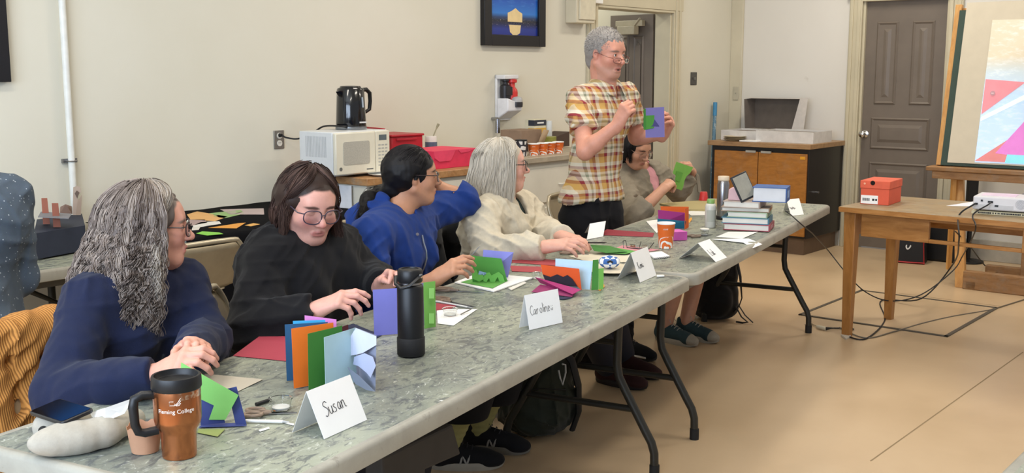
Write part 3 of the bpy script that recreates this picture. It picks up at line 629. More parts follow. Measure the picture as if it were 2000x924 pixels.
t.links.new(colp, p.inputs['Emission Color']); p.inputs['Emission Strength'].default_value = .62; t.links.new(colp, p.inputs['Base Color'])
q = MB(); bbox(q, (.27, -.0245, .03), (1.25, -.0235, 1.04)); pr_ = q.build('projected_glow_sheet', m, b_)
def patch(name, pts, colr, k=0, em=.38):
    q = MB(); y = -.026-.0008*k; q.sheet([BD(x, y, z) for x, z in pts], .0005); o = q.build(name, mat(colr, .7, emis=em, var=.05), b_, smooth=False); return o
# glowing patches, button and marks painted in where the projector's light falls
patch('projected_glow_shape', [(.275, .62), (.54, .60), (.275, .37)], 'e08f98', 0)
patch('projected_glow_shape', [(.275, .32), (.62, .52), (.62, .56), (.275, .35)], 'e8f2ee', 1)
patch('projected_glow_shape', [(.27, .04), (.50, .22), (.65, .48), (.70, .04)], 'd98786', 2)
patch('projected_glow_shape', [(.40, .10), (.66, .46), (1.0, .5), (1.0, .06), (.6, .08)], 'dc84cf', 3)
patch('projected_glow_shape', [(.47, .035), (1.0, .035), (1.0, .09), (.48, .095)], '8fe0ea', 4)
patch('projected_glow_shape', [(.52, 1.0), (.56, 1.0), (.62, .78), (.60, .62), (.57, .62), (.585, .78)], 'ded8cc', 1, .55)
q = MB(); q.lathe([(0, 0), (.017, 0), (.017, .001), (0, .001)], 24, M=Matrix.Translation(BD(.335, -.030, .52)) @ Matrix.Rotation(PI/2-ln, 4, 'X')); q.build('projected_glow_button', mat('b58a90', .6, emis=.4), b_)
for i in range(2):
    q = MB(); x = .331+i*.008; q.sheet([BD(x-.003, -.0320, .516), (BD(x+.003, -.0320, .520)), BD(x-.003, -.0320, .524)], .0004); q.build('projected_glow_mark', mat('f0e4e4', .6, emis=.6), b_, smooth=False)
# ================================================================== implicit surface modelling for bodies, hair and cloth
class Sdf:
    def __init__(s): s.p = []; s.disp = None
    def cone(s, a, b, ra, rb=None, k=.02, op='u', sq=None):
        a = np.array(a, float); b = np.array(b, float); rb = ra if rb is None else rb
        lo = np.minimum(a-ra, b-rb); hi = np.maximum(a+ra, b+rb)
        M = None
        if sq is not None:
            ax = np.array(sq[0], float); ax /= np.linalg.norm(ax); M = np.eye(3)+(sq[1]-1)*np.outer(ax, ax)
        def f(P, a=a, b=b, ra=ra, rb=rb, M=M):
            if M is not None: P = P @ M; a = M @ a; b = M @ b
            ab = b-a; L2 = ab @ ab+1e-12; t = np.clip(((P-a) @ ab)/L2, 0, 1)
            return np.linalg.norm(P-a-t[..., None]*ab, axis=-1)-(ra+(rb-ra)*t)
        s.p.append((f, lo, hi, k, op)); return s
    def ell(s, c, r, R=None, k=.02, op='u'):
        c = np.array(c, float); r = np.array(r, float); R = np.eye(3) if R is None else np.array(R); m = r.max(); ext = np.abs(R) @ r
        def f(P):
            q = ((P-c) @ R); k0 = np.linalg.norm(q/r, axis=-1); k1 = np.linalg.norm(q/(r*r), axis=-1)+1e-9
            return k0*(k0-1)/k1
        s.p.append((f, c-ext, c+ext, k, op)); return s
    def cyl(s, a, b, r, k=.004, op='s'):
        a = np.array(a, float); b = np.array(b, float)
        def f(P):
            ab = b-a; L = np.linalg.norm(ab); u = ab/L; t = (P-a) @ u; rad = np.linalg.norm((P-a)-t[..., None]*u, axis=-1)
            return np.maximum(rad-r, np.maximum(-t, t-L))
        s.p.append((f, np.minimum(a, b)-r, np.maximum(a, b)+r, k, op)); return s
    def mesh(s, h):
        add = [q for q in s.p if q[4] == 'u']
        lo = np.min([q[1] for q in add], axis=0)-.03; hi = np.max([q[2] for q in add], axis=0)+.03
        n = np.ceil((hi-lo)/h).astype(int)+1; g = np.full(n, .5, np.float32)
        ax = [lo[i]+h*np.arange(n[i]) for i in range(3)]
        for f, l, u, k, op in s.p:
            m = k+2.5*h; i0 = np.clip(np.floor((l-m-lo)/h).astype(int), 0, n-1); i1 = np.clip(np.ceil((u+m-lo)/h).astype(int)+1, 1, n)
            if np.any(i1 <= i0): continue
            sl = tuple(slice(i0[j], i1[j]) for j in range(3))
            P = np.stack(np.meshgrid(*[ax[j][sl[j]] for j in range(3)], indexing='ij'), -1)
            d = f(P).astype(np.float32); o = g[sl]
            if op == 'u': hh = np.maximum(k-np.abs(o-d), 0)/k; g[sl] = np.minimum(o, d)-hh*hh*k*.25
            else: d = -d; hh = np.maximum(k-np.abs(o-d), 0)/k; g[sl] = np.maximum(o, d)+hh*hh*k*.25
        if s.disp:
            idx = np.argwhere(np.abs(g) < .03); P = lo+idx*h; g[tuple(idx.T)] += s.disp(P).astype(np.float32)
        ins = g < 0
        ins[0] = ins[-1] = False; ins[:, 0] = ins[:, -1] = False; ins[:, :, 0] = ins[:, :, -1] = False
        c = np.zeros(tuple(n-1), np.int8)
        for dx in (0, 1):
            for dy in (0, 1):
                for dz in (0, 1): c += ins[dx:n[0]-1+dx, dy:n[1]-1+dy, dz:n[2]-1+dz]
        act = np.argwhere((c > 0) & (c < 8)); vid = np.full(tuple(n-1), -1, np.int64); vid[tuple(act.T)] = np.arange(len(act))
        acc = np.zeros((len(act), 3)); cnt = np.zeros(len(act)); cor = [np.array(q) for q in ((0, 0, 0), (1, 0, 0), (0, 1, 0), (1, 1, 0), (0, 0, 1), (1, 0, 1), (0, 1, 1), (1, 1, 1))]
        vals = [g[tuple((act+q).T)] for q in cor]
        for i in range(8):
            for j in range(i+1, 8):
                if np.abs(cor[i]-cor[j]).sum() == 1:
                    a, b = vals[i], vals[j]; m = (a < 0) != (b < 0); t = np.where(m, a/(a-b+1e-12), 0)
                    acc[m] += (cor[i]+t[:, None]*(cor[j]-cor[i]))[m]; cnt[m] += 1
        V = lo+(act+acc/np.maximum(cnt, 1)[:, None])*h; F = []
        for axn in range(3):
            o1, o2 = [(1, 2), (2, 0), (0, 1)][axn]; e = [0, 0, 0]; e[axn] = 1
            sA = ins[:n[0]-e[0], :n[1]-e[1], :n[2]-e[2]]; sB = ins[e[0]:, e[1]:, e[2]:]; ed = np.argwhere(sA != sB)
            ok = (ed[:, o1] > 0) & (ed[:, o2] > 0) & (ed[:, o1] < n[o1]-1) & (ed[:, o2] < n[o2]-1); ed = ed[ok]
            d1 = np.zeros(3, int); d1[o1] = 1; d2 = np.zeros(3, int); d2[o2] = 1
            q = np.stack([vid[tuple((ed-d1-d2).T)], vid[tuple((ed-d2).T)], vid[tuple(ed.T)], vid[tuple((ed-d1).T)]], 1)
            fl = ~sA[tuple(ed.T)]; q[fl] = q[fl][:, ::-1]; F.append(q)
        F = np.concatenate(F); F = F[(F >= 0).all(1)]
        return V, F
def smooth_mesh(V, F, it=1, lam=.5):
    E = np.concatenate([F[:, [0, 1]], F[:, [1, 2]], F[:, [2, 3]], F[:, [3, 0]]]); E = np.concatenate([E, E[:, ::-1]])
    for _ in range(it):
        s = np.zeros_like(V); c = np.zeros(len(V)); np.add.at(s, E[:, 0], V[E[:, 1]]); np.add.at(c, E[:, 0], 1); V = V+lam*(s/np.maximum(c, 1)[:, None]-V)
    return V
def mesh_obj(name, V, F, mats, parent=None, col=None, loc=None, F3=None, mi=None, smooth=True):
    """F quads array; F3 optional extra triangles; origin at loc"""
    loc = np.array(loc if loc is not None else (0, 0, 0), float); me = bpy.data.meshes.new(name)
    nq = len(F); n3 = 0 if F3 is None else len(F3)
    me.vertices.add(len(V)); me.vertices.foreach_set('co', (V-loc).astype(np.float32).ravel())
    lv = F.ravel() if F3 is None else np.concatenate([F.ravel(), F3.ravel()])
    me.loops.add(len(lv)); me.loops.foreach_set('vertex_index', lv.astype(np.int32))
    me.polygons.add(nq+n3); ls = np.arange(nq)*4
    if n3: ls = np.concatenate([ls, nq*4+np.arange(n3)*3])
    me.polygons.foreach_set('loop_start', ls.astype(np.int32))
    if mi is not None: me.polygons.foreach_set('material_index', np.asarray(mi, np.int32))
    me.update(calc_edges=True)
    for m in (mats if isinstance(mats, (list, tuple)) else [mats]): me.materials.append(m)
    if smooth: me.polygons.foreach_set('use_smooth', np.ones(nq+n3, bool))
    if col is not None:
        a = me.color_attributes.new('tint', 'FLOAT_COLOR', 'POINT'); c = np.ones((len(V), 4), np.float32); c[:, :3] = col; a.data.foreach_set('color', c.ravel())
    me.validate(); o = bpy.data.objects.new(name, me); link(o); 
    if parent is not None: 
        o.parent = parent; pl_ = np.array(parent.location) if parent.parent is None else np.array(parent['_w']); o.location = Vector(loc-pl_)
    else: o.location = Vector(loc)
    return o
def lin(h): return np.array(srgb(h)[:3])
def n3(v): v = np.array(v, float); return v/np.linalg.norm(v)
def arr(v): return np.array(v, float)
_rs = np.random.RandomState(3)
def folds(P, amp, freq, seed=0, n=6, aniso=(1, 1, 1)):
    r = np.random.RandomState(seed); out = 0
    for i in range(n):
        k = r.normal(size=3)*freq*np.array(aniso); ph = r.rand()*6.28; out = out+np.sin(P @ k+ph+1.3*np.sin(P @ (r.normal(size=3)*freq*.5)+ph))
    out = amp*out/n**.5
    if amp >= .0034 and freq < 30:
        for i in range(5):
            k = n3(r.normal(size=3)*(1, 1, 1.6))*(28+30*r.rand()); q = P @ k+r.rand()*6+1.4*np.sin(P @ (r.normal(size=3)*9)+i); m = np.clip(np.sin(P @ (r.normal(size=3)*7)+i*1.7)+.1, 0, 1)
            out = out-amp*1.7*m*(1-np.abs(np.sin(q)))**2
    return out
# materials fed by the per-vertex tint (skin, lips, hair colours, prints)
def tint_mat(name, rough=.5, sss=0, bmp=.0, bscale=200, spec=.4, sheen=0, var=.0, aniso=None):
    m, t, p = nt(name); a = nd(t, 'ShaderNodeAttribute', attribute_name='tint'); col = a.outputs['Color']
    if var:
        n = noise(t, 45, 5, .7, coords(t)); r = ramp(t, n.outputs[0], [(.35, (1-var, 1-var, 1-var, 1)), (.65, (1, 1, 1, 1))]); col = mixc(t, 1.0, col, r.outputs[0], 'MULTIPLY')
    t.links.new(col, p.inputs['Base Color']); p.inputs['Roughness'].default_value = rough; p.inputs['Specular IOR Level'].default_value = spec
    if sss: p.inputs['Subsurface Weight'].default_value = sss; p.inputs['Subsurface Radius'].default_value = (1, .35, .2); p.inputs['Subsurface Scale'].default_value = .008
    if sheen: p.inputs['Sheen Weight'].default_value = sheen
    if bmp: bump(t, p, noise(t, bscale, 4, .6, coords(t)).outputs[0], bmp, .002)
    return m
M_skin = tint_mat('skin', .48, .12, .12, 260, .35, var=.08); M_hair = tint_mat('hair', .55, 0, 0, 0, .25)
def fabric(color, name, weave=500, bmp=.35, rough=.9, var=.10, sheen=.3, big=6):
    m, t, p = nt(name); v = coords(t); n = noise(t, big, 5, .6, v); c = srgb(color)
    r = ramp(t, n.outputs[0], [(.3, tuple(x*(1-var) for x in c[:3])+(1,)), (.7, tuple(min(1, x*(1+var)) for x in c[:3])+(1,))]); n2 = noise(t, weave, 3, .6, v)
    col = mixc(t, ramp(t, n2.outputs[0], [(.35, (.25, .25, .25, 1)), (.65, (0, 0, 0, 1))]).outputs[0], r.outputs[0], tuple(x*.55 for x in c[:3])+(1,))
    t.links.new(col, p.inputs['Base Color']); p.inputs['Roughness'].default_value = rough; p.inputs['Sheen Weight'].default_value = sheen; p.inputs['Specular IOR Level'].default_value = .2
    bump(t, p, n2.outputs[0], bmp, .0015); return m
# ------------------------------------------------------------------ hand
def hand(S, wrist, d, nrm, side, curls=(.5, .5, .5, .5), thumb=(.5, .4), sc=1.0, spread=.06, k=.006, grid=None):
    """side +1 right hand, -1 left. d towards the knuckles, nrm back of the hand"""
    w = arr(wrist); d = n3(d); nrm = arr(nrm)-d*(arr(nrm) @ d); nrm = n3(nrm); th = -side*np.cross(d, nrm)    # th: towards the thumb
    offs = (.026, .0085, -.009, -.0255); lens = ((.042, .026, .020), (.046, .029, .021), (.042, .027, .020), (.033, .020, .018)); kn = (.086, .089, .084, .076)
    S.cone(w-d*.02*sc, w+d*.03*sc, .027*sc, .028*sc, k=.015, sq=(nrm, 1.35))
    tips = []
    for i in range(4):
        K = w+d*kn[i]*sc+th*offs[i]*sc+nrm*(.004-.003*abs(i-1.3))*sc
        S.cone(w+d*.012*sc+th*offs[i]*.55*sc, K, .0155*sc, .0115*sc, k=.014)
        cu = curls[i] if isinstance(curls[i], (tuple, list)) else (curls[i], curls[i]*1.15, curls[i]*.7)
        a = 0; p = K; rr = (.0098, .0088, .0080, .0066); sp = spread*(1.5-i); fd = n3(d+th*sp)
        S.ell(K+nrm*.001*sc, (.0105*sc,)*3, k=.006)
        for j in range(3):
            a += cu[j]; dirn = fd*math.cos(a)-nrm*math.sin(a); q = p+dirn*lens[i][j]*sc
            S.cone(p, q, rr[j]*sc, rr[j+1]*sc, k=k*.55); p = q
        tips.append(p)
    T0 = w+d*.022*sc+th*.020*sc-nrm*.006*sc; a, b = thumb
    td = n3(d*math.cos(a)+th*math.sin(a)-nrm*.35); T1 = T0+td*.042*sc; td2 = n3(td+(-nrm*.5-th*.6)*b+d*.2*b); T2 = T1+td2*.032*sc; T3 = T2+n3(td2+(-nrm*.3-th*.3)*b)*.024*sc
    S.cone(T0, T1, .0165*sc, .0115*sc, k=.014); S.cone(T1, T2, .0108*sc, .0098*sc, k=.005); S.cone(T2, T3, .0100*sc, .0078*sc, k=.005)
    return tips, T3
# ------------------------------------------------------------------ head
def frame(fwd, roll=0.0):
    f = n3(fwd); r = n3(np.cross(f, (0, 0, 1))); u = np.cross(r, f)
    if roll: r, u = r*math.cos(roll)+u*math.sin(roll), u*math.cos(roll)-r*math.sin(roll)
    return np.stack([r, f, u], 1)      # columns: right, forward, up
def head(S, c, R, sc=1.0, jaw=1.0, fat=0.0, open_=0.0, nose=1.0, lids=0.0):
    c = arr(c); P = lambda x, y, z: c+R @ (np.array([x, y, z])*sc)
    E = lambda p, r, **kw: S.ell(P(*p), np.array(r)*sc, R=R, **kw)
    C = lambda p, q, ra, rb=None, **kw: S.cone(P(*p), P(*q), ra*sc, (ra if rb is None else rb)*sc, **kw)
    E((0, -.016, .032), (.074, .092, .084), k=.02); E((0, .030, .030), (.062, .058, .062), k=.03)
    E((0, .030, -.040), (.054+fat*.4, .056, .070), k=.03); E((0, .052, -.090), (.024*jaw+fat*.3, .024, .020), k=.028)
    for s_ in (-1, 1):
        C((s_*.058, -.002, -.045), (s_*.022, .052, -.090), .018+fat*.5, .016, k=.03)
        E((s_*.036, .052, -.026), (.024+fat, .024+fat*.6, .022+fat*.6), k=.025)
    C((-.034, .073, .026), (.034, .073, .026), .0095, k=.02)
    for s_ in (-1, 1):
        S.ell(P(s_*.031, .093, .006), np.array((.0185, .014, .0115))*sc, R=R, k=.012, op='s')
        E((s_*.031, .0735, .005), (.0150, .0125, .0125), k=.004)
        if lids < .8: 
            S.ell(P(s_*.031, .0885, .0035-lids*.004), np.array((.0125, .008, .0048*(1-lids)+.0006))*sc, R=R, k=.002, op='s')
    C((0, .082, .010), (0, .1035*nose, -.026), .0075, .0105, k=.012); E((0, .104*nose, -.029), (.0105, .0095, .0090), k=.008)
    for s_ in (-1, 1):
        E((s_*.0115, .094, -.032), (.0075, .0085, .0065), k=.006)
        S.ell(P(s_*.006, .100, -.0405), np.array((.0032, .005, .0032))*sc, R=R, k=.003, op='s')
    C((-.019, .081, -.0605), (0, .0880, -.0565), .0042, .0046, k=.006); C((.019, .081, -.0605), (0, .0880, -.0565), .0042, .0046, k=.006)
    C((-.016, .081, -.0665-open_*.008), (.016, .081, -.0665-open_*.008), .0065, k=.007); E((0, .0830, -.0685-open_*.008), (.012, .0048, .0045), k=.006)
    S.cone(P(-.020, .0885, -.0625-open_*.003), P(.020, .0885, -.0625-open_*.003), (.0014+open_*.0045)*sc, k=.003, op='s')
    for s_ in (-1, 1):
        E((s_*.073, -.006, .002), (.0075, .016, .027), k=.006); E((s_*.071, -.000, -.018), (.006, .009, .011), k=.005)
        S.ell(P(s_*.083, -.001, .002), np.array((.007, .008, .015))*sc, R=R, k=.004, op='s')
    return P
def head_paint(V, c, R, sc, skin, lip, brow, col=None, blush='c98072', stubble=None, browz=.0195, blush_amt=.5, mouth=0, scalp=None):
    q = ((V-arr(c)) @ R)/sc; x, y, z = q[:, 0], q[:, 1], q[:, 2]; base = np.tile(lin(skin), (len(V), 1)) if col is None else col
    def blend(w_, c_): base[:] = base*(1-w_[:, None])+lin(c_)*w_[:, None]
    inh = (np.abs(x) < .1) & (np.abs(y) < .13) & (z > -.13) & (z < .14)
    g = lambda a, s_: np.exp(-(a/s_)**2)
    for s_ in (-1, 1): blend(inh*g(x-s_*.042, .02)*g(z+.026, .02)*(y > .02)*blush_amt, blush)
    blend(inh*g(x, .012)*g(z+.03, .012)*(y > .085)*blush_amt, blush)
    for s_ in (-1, 1): blend(inh*(np.abs(x-s_*.074) < .014)*g(z, .04)*(np.abs(y) < .03)*.4*blush_amt*2, blush)
    lipw = inh*(y > .07)*np.clip(1.3-((x/.024)**2+((z+.0635)/.0105)**2), 0, 1); blend(np.clip(lipw*1.4, 0, .65), lip)
    if scalp:
        hl = scalp[1]-.75*np.maximum(0, np.abs(x)-.028)-.8*np.maximum(0, .05-y); blend(inh*(np.abs(x) < .078)*np.clip((z-hl)/.006, 0, 1)*(z > -.01), scalp[0])
    lw2 = inh*(y > .07)*(np.abs(x) < .021)*np.exp(-((z+.0628)/.0014)**2); blend(lw2*.6, '6a3530')
    if mouth: blend(inh*(y > .07)*np.clip(2-2*((x/.012)**2+((z+.0665)/.0045)**2), 0, 1), '3a1a18')
    for s_ in (-1, 1):
        bw = inh*(y > .05)*np.clip(1.35-(((x-s_*.032)/.020)**2+((z-browz-.003*np.cos((x-s_*.030)*60))/.0052)**2), 0, 1); blend(np.clip(bw*1.3, 0, .85), brow)
        lw = inh*(y > .06)*np.clip(1.2-(((x-s_*.031)/.0155)**2+((z-.0085)/.003)**2), 0, 1); blend(lw*.55, '3a2a24')
    if stubble:
        sw = inh*(y > .0)*np.clip((-.045-z)/.02, 0, 1)*(1-np.clip(lipw, 0, 1)); blend(sw*stubble[1], stubble[0])
    return base
def eyes(parent, P, R, sc, gaze, iris='4a3826', r=.0112, y=.0745, z=.0045):
    out = []
    for s_ in (-1, 1):
        c = P(s_*.031, y, z); g = n3(gaze); q = MB(); rot = Vector(g).to_track_quat('Z', 'Y').to_matrix().to_4x4(); rr = r*sc
        prof = [(rr*math.sin(a), -rr*math.cos(a)) for a in np.linspace(0, PI, 19)]
        q.M = Matrix.Translation(Vector(c)-parent.location) @ rot; n = 20
        q.lathe(prof, n, caps=False); q.mi = [0 if j < 14 else (1 if j < 17 else 2) for j in range(18) for _ in range(n)]
        q.build('eye', [mat('e9e4de', .25, var=0), mat(iris, .2, var=0), mat('0a0a0a', .1, var=0)], parent)
def glasses(parent, P, R, sc, color='1c1a1c', w=.054, h=.042, dz=0, dy=.0, rim=.0017, shape=2.6, tint=None, half=False, lenses=True, temple=True):
    m = mat(color, .3, .0 if not half else .5, 0); off = parent.location; loc = lambda x, y, z: Vector(P(x, y, z))-off
    q = MB()
    def rimpts(s_):
        out = []
        for i in range(28):
            a = 2*PI*i/28; cx, cz = math.cos(a), math.sin(a); k_ = (abs(cx)**shape+abs(cz)**shape)**(-1/shape)
            x = s_*.0335+cx*k_*w/2; z = cz*k_*h/2; out.append(loc(x, .101+dy-.35*max(0, abs(x)-.03), z+dz))
        return out
    for s_ in (-1, 1): q.tube(rimpts(s_), rim*sc, 6, closed=True)
    q.tube([loc(-.0335+w/2-.002, .1025+dy, dz+.006), loc(0, .107+dy, dz+.010), loc(.0335-w/2+.002, .1025+dy, dz+.006)], rim*sc, 6)
    if temple:
        for s_ in (-1, 1):
            xo = .0335+w/2; q.tube([loc(s_*xo, .090+dy, dz+.010), loc(s_*.0775, .078+dy*.6, .010+dz*.8), loc(s_*.0795, .0, .014+dz*.25), loc(s_*.078, -.014, .002), loc(s_*.072, -.022, -.016)], [rim*1.1*sc]*5, 6)
    o = q.build('glasses', m, parent)
    if lenses:
        for s_ in (-1, 1):
            q = MB(); pts = rimpts(s_); q.sheet(pts, .0012); q.build('lens', M_lens, o, smooth=False)
    return o
# ------------------------------------------------------------------ hair strands
def strands(paths, r, sides=3, taper=.35):
    """paths: (n, m, 3) arrays -> tube mesh arrays"""
    n, m, _ = paths.shape; t = np.gradient(paths, axis=1); t /= np.linalg.norm(t, axis=2, keepdims=True)+1e-9
    ref = np.array([.31, .27, .91]); x = np.cross(t, ref); x /= np.linalg.norm(x, axis=2, keepdims=True)+1e-9; y = np.cross(t, x)
    s = np.linspace(0, 1, m); rr = (np.atleast_1d(r)[:, None] if np.ndim(r) else np.full((n, 1), r))*(1-(1-taper)*s**2)[None]
    V = []
    for k in range(sides):
        a = 2*PI*k/sides; V.append(paths+(x*math.cos(a)+y*math.sin(a))*rr[..., None])
    V = np.stack(V, 2).reshape(-1, 3); idx = np.arange(n*m*sides).reshape(n, m, sides); F = []
    for k in range(sides):
        k2 = (k+1) % sides; F.append(np.stack([idx[:, :-1, k], idx[:, :-1, k2], idx[:, 1:, k2], idx[:, 1:, k]], -1).reshape(-1, 4))
    return V, np.concatenate(F)
def hair_object(parent, base, h, base_col, paths, r, cols, name='hair', m=None):
    V, F = base.mesh(h); V = smooth_mesh(V, F, 2); c0 = np.tile(lin(base_col), (len(V), 1)) if isinstance(base_col, str) else base_col(V)
    if paths is not None and len(paths):
        V2, F2 = strands(paths, r); c2 = np.repeat(cols, paths.shape[1]*3, axis=0); F = np.concatenate([F, F2+len(V)]); V = np.concatenate([V, V2]); c0 = np.concatenate([c0, c2])
    return mesh_obj(name, V, F, m or M_hair, parent, c0, loc=parent.location)
def knit(name, bmp=.35, rough=.9, scale=420, sheen=.06): return tint_mat(name, rough, 0, bmp, scale, .2, sheen, .12)
M_knit = knit('knitted cloth'); M_woven = knit('woven cloth', .2, .85, 700, .04)
# ================================================================== helpers for paper things
def above(u, v, M):
    n = Vector((M.x, M.y, 0)).normalized(); return PLN(u, v, n, M.dot(n))
def onplane(u, v, P0, P1):
    d = Vector((P1.x-P0.x, P1.y-P0.y, 0)).normalized(); n = d.cross(ZV); return PLN(u, v, n, P0.dot(n))
_ZT = .7402
def place_mesh(q, name, m, label=None, cat=None, group=None, parent=None, **kw):
    """give a world-space mesh an origin at its base"""
    if parent is None:
        xs = [v.x for v in q.v]; ys = [v.y for v in q.v]; zs = [v.z for v in q.v]; o_ = Vector(((min(xs)+max(xs))/2, (min(ys)+max(ys))/2, min(zs)))
    else: o_ = parent.location.copy()
    q.v = [v-o_ for v in q.v]; o = q.build(name, m, parent, **kw)
    if parent is None: o.location = o_; tag(o, label, cat, group)
    return o
def flat(pxs, col, name, label, cat, z=0.0, th=.0005, group=None, base=_ZT, **kw):
    q = MB(); q.sheet([G(u, v, base+z+th/2) for u, v in pxs], th); return place_mesh(q, name, mat(col, .75, var=.02, **kw) if isinstance(col, str) else col, label, cat, group, smooth=False)
def page(e, BL, TL, TR, col, name='page', th=.0008, z=.741, BR=None):
    b = G(*BL, z); t = above(*TL, b); tr = G(TR[0], TR[1], t.z); br = Vector((tr.x, tr.y, z)) if BR is None else G(*BR, z)
    q = MB(); q.sheet([b, br, tr, t], th); return place_mesh(q, name, mat(col, .75, var=.03), parent=e, smooth=False)
def vpoly(e, pxs, P0, P1, col, name, th=.0008, off=0):
    d = (P1-P0).normalized(); n = d.cross(ZV).normalized(); q = MB(); q.sheet([onplane(u, v, P0+n*off, P1+n*off) for u, v in pxs], th); return place_mesh(q, name, mat(col, .75, var=.03), parent=e, smooth=False)
def root(name, label, cat, loc, group=None): return thing(name, label, cat, loc, 0, group)
GL = {'S': [[(.9, 1.6), (.6, 1.85), (.2, 1.7), (.15, 1.35), (.6, .95), (.8, .5), (.6, .1), (.25, -.1), (0, .05)]], 'u': [[(0, 1), (.02, .3), (.2, 0), (.5, .15), (.62, .95), (.62, .15), (.78, 0)]], 's': [[(.5, .95), (.25, 1), (.1, .75), (.45, .4), (.4, .05), (.05, 0)]],
      'a': [[(.6, .8), (.35, 1), (.05, .6), (.1, .12), (.38, .1), (.6, .75), (.6, .1), (.78, 0)]], 'n': [[(0, 1), (.05, 0), (.08, .6), (.35, 1), (.55, .8), (.6, .1), (.85, 0)]], 'C': [[(.8, 1.6), (.45, 1.85), (.05, 1.2), (.05, .5), (.35, 0), (.85, .2)]], 'r': [[(0, 1), (.05, 0), (.08, .6), (.3, 1), (.45, .85)]],
      'o': [[(.3, 1), (.05, .7), (.08, .2), (.35, 0), (.6, .4), (.5, .9), (.3, 1)]], 'l': [[(.05, 1.9), (.05, .1)]], 'i': [[(.05, 1), (.05, 0)], [(.05, 1.35), (.07, 1.45)]], 'e': [[(.05, .5), (.5, .6), (.42, .95), (.15, .95), (.03, .4), (.2, .02), (.55, .15)]],
      'K': [[(0, 1.8), (.03, 0)], [(.75, 1.75), (.1, .85), (.75, 0)]], 'm': [[(0, 1), (.03, 0), (.05, .6), (.22, 1), (.35, .1), (.38, .6), (.55, 1), (.68, .8), (.7, 0)]], 'L': [[(.05, 1.8), (.0, 0), (.6, .05)]], 'k': [[(0, 1.8), (.02, 0)], [(.5, .95), (.06, .45), (.55, 0)]], '~': [[(0, .5), (.2, 1), (.4, .1), (.6, .9), (.8, .2), (1.0, .7)]],
      '*': [[(.1, .9), (.11, .8)], [(.45, .95), (.46, .85)], [(0, .45), (.1, .1), (.35, .05), (.5, .5)]], '_': [[(0, -.15), (.6, -.1)]], ' ': []}
def writing(e, word, o, ux, uy, size, off, r=.0006, adv=.95, col='26262a', name='name_writing'):
    """handwriting: o origin, ux along the line, uy up the card, off outward normal offset"""
    q = MB(); x = 0
    for ch in word:
        for stn in GL.get(ch, []):
            P_ = [Vector(o)+Vector(ux)*((x+a)*size)+Vector(uy)*(b*size)+Vector(off) for a, b in stn]; S2 = []
            for i in range(len(P_)-1):
                p0, p1, p2, p3 = P_[max(i-1, 0)], P_[i], P_[i+1], P_[min(i+2, len(P_)-1)]
                for j in range(4): t = j/4; S2.append(.5*((2*p1)+(p2-p0)*t+(2*p0-5*p1+4*p2-p3)*t*t+(3*p1-p0-3*p2+p3)*t**3))
            q.tube(S2+[P_[-1]], r, 5)
        x += {'l': .3, 'i': .3, 'm': 1.0, 'S': 1.05, 'C': .95, ' ': .5, '~': 1.1, 'K': .95}.get(ch, adv)*.92
    return place_mesh(q, name, mat(col, .6, var=0), parent=e)
def tent(label, BL, BR, BB, TL, TR, word=None, size=.02, ox=.12, oy=.35, r=.0007, slope=.0, z=_ZT, group=None):
    """folded name card: BL, BR front foot, BB the left end of the rear foot, TL/TR the fold"""
    bl, br, bb = G(*BL, z), G(*BR, z), G(*BB, z); M = (bl+bb)/2; tl = above(*TL, M); tr = tl+(br-bl)
    e = root('name_card', label, 'name card', (bl+bb)/2, group); q = MB(); q.sheet([bl, br, tr, tl], .0005); place_mesh(q, 'front_panel', M_paper, parent=e, smooth=False)
    b2 = bb+(br-bl); q = MB(); q.sheet([bb, b2, tr, tl], .0005); place_mesh(q, 'rear_panel', M_paper, parent=e, smooth=False)
    if word:
        ux = (br-bl); w_ = ux.length; ux.normalize(); uy = (tl-bl); h_ = uy.length; uy = (uy-ux*uy.dot(ux)).normalized(); nrm = ux.cross(uy).normalized(); ux2 = (ux+uy*slope).normalized()
        if nrm.dot(CAMP-bl) < 0: nrm = -nrm
        writing(e, word, bl+(br-bl)*ox+(tl-bl)*oy, ux2, uy, size, nrm*.0007, r)
    return e
# ================================================================== on the near table
e = tent('white tent name card nearest the camera, in front of the upright colour book', (633, 858), (717, 820), (571, 845), (598, 765), (685, 729), 'Susan', .0165, .20, .40, .0008, .05)
e = tent('white tent name card with a smiling mark, midway along the near table', (1034, 645), (1099, 630), (1014, 640), (1024, 577), (1084, 562), 'Caroline*', .0155, .10, .40, .0006, .03)
e = tent('white tent name card at the far front corner of the near table', (1250, 552), (1282, 538), (1206, 545), (1232, 494), (1262, 489), 'Kumi*', .0145, .16, .42, .0006)
e = tent('low slanting white name card in front of the orange paper cup', (1398, 512), (1420, 503), (1325, 505), (1363, 475), (1383, 469), 'Luk', .018, .15, .30, .0009)
e = tent('white name card standing behind the pile of books', (1545, 422), (1570, 419), (1530, 412), (1536, 390), (1552, 387), '~~', .02, .15, .35, .0009)
e = tent('blank white folded card beside the standing person, at the table back edge', (1146, 468), (1178, 462), (1142, 455), (1152, 437), (1157, 434))
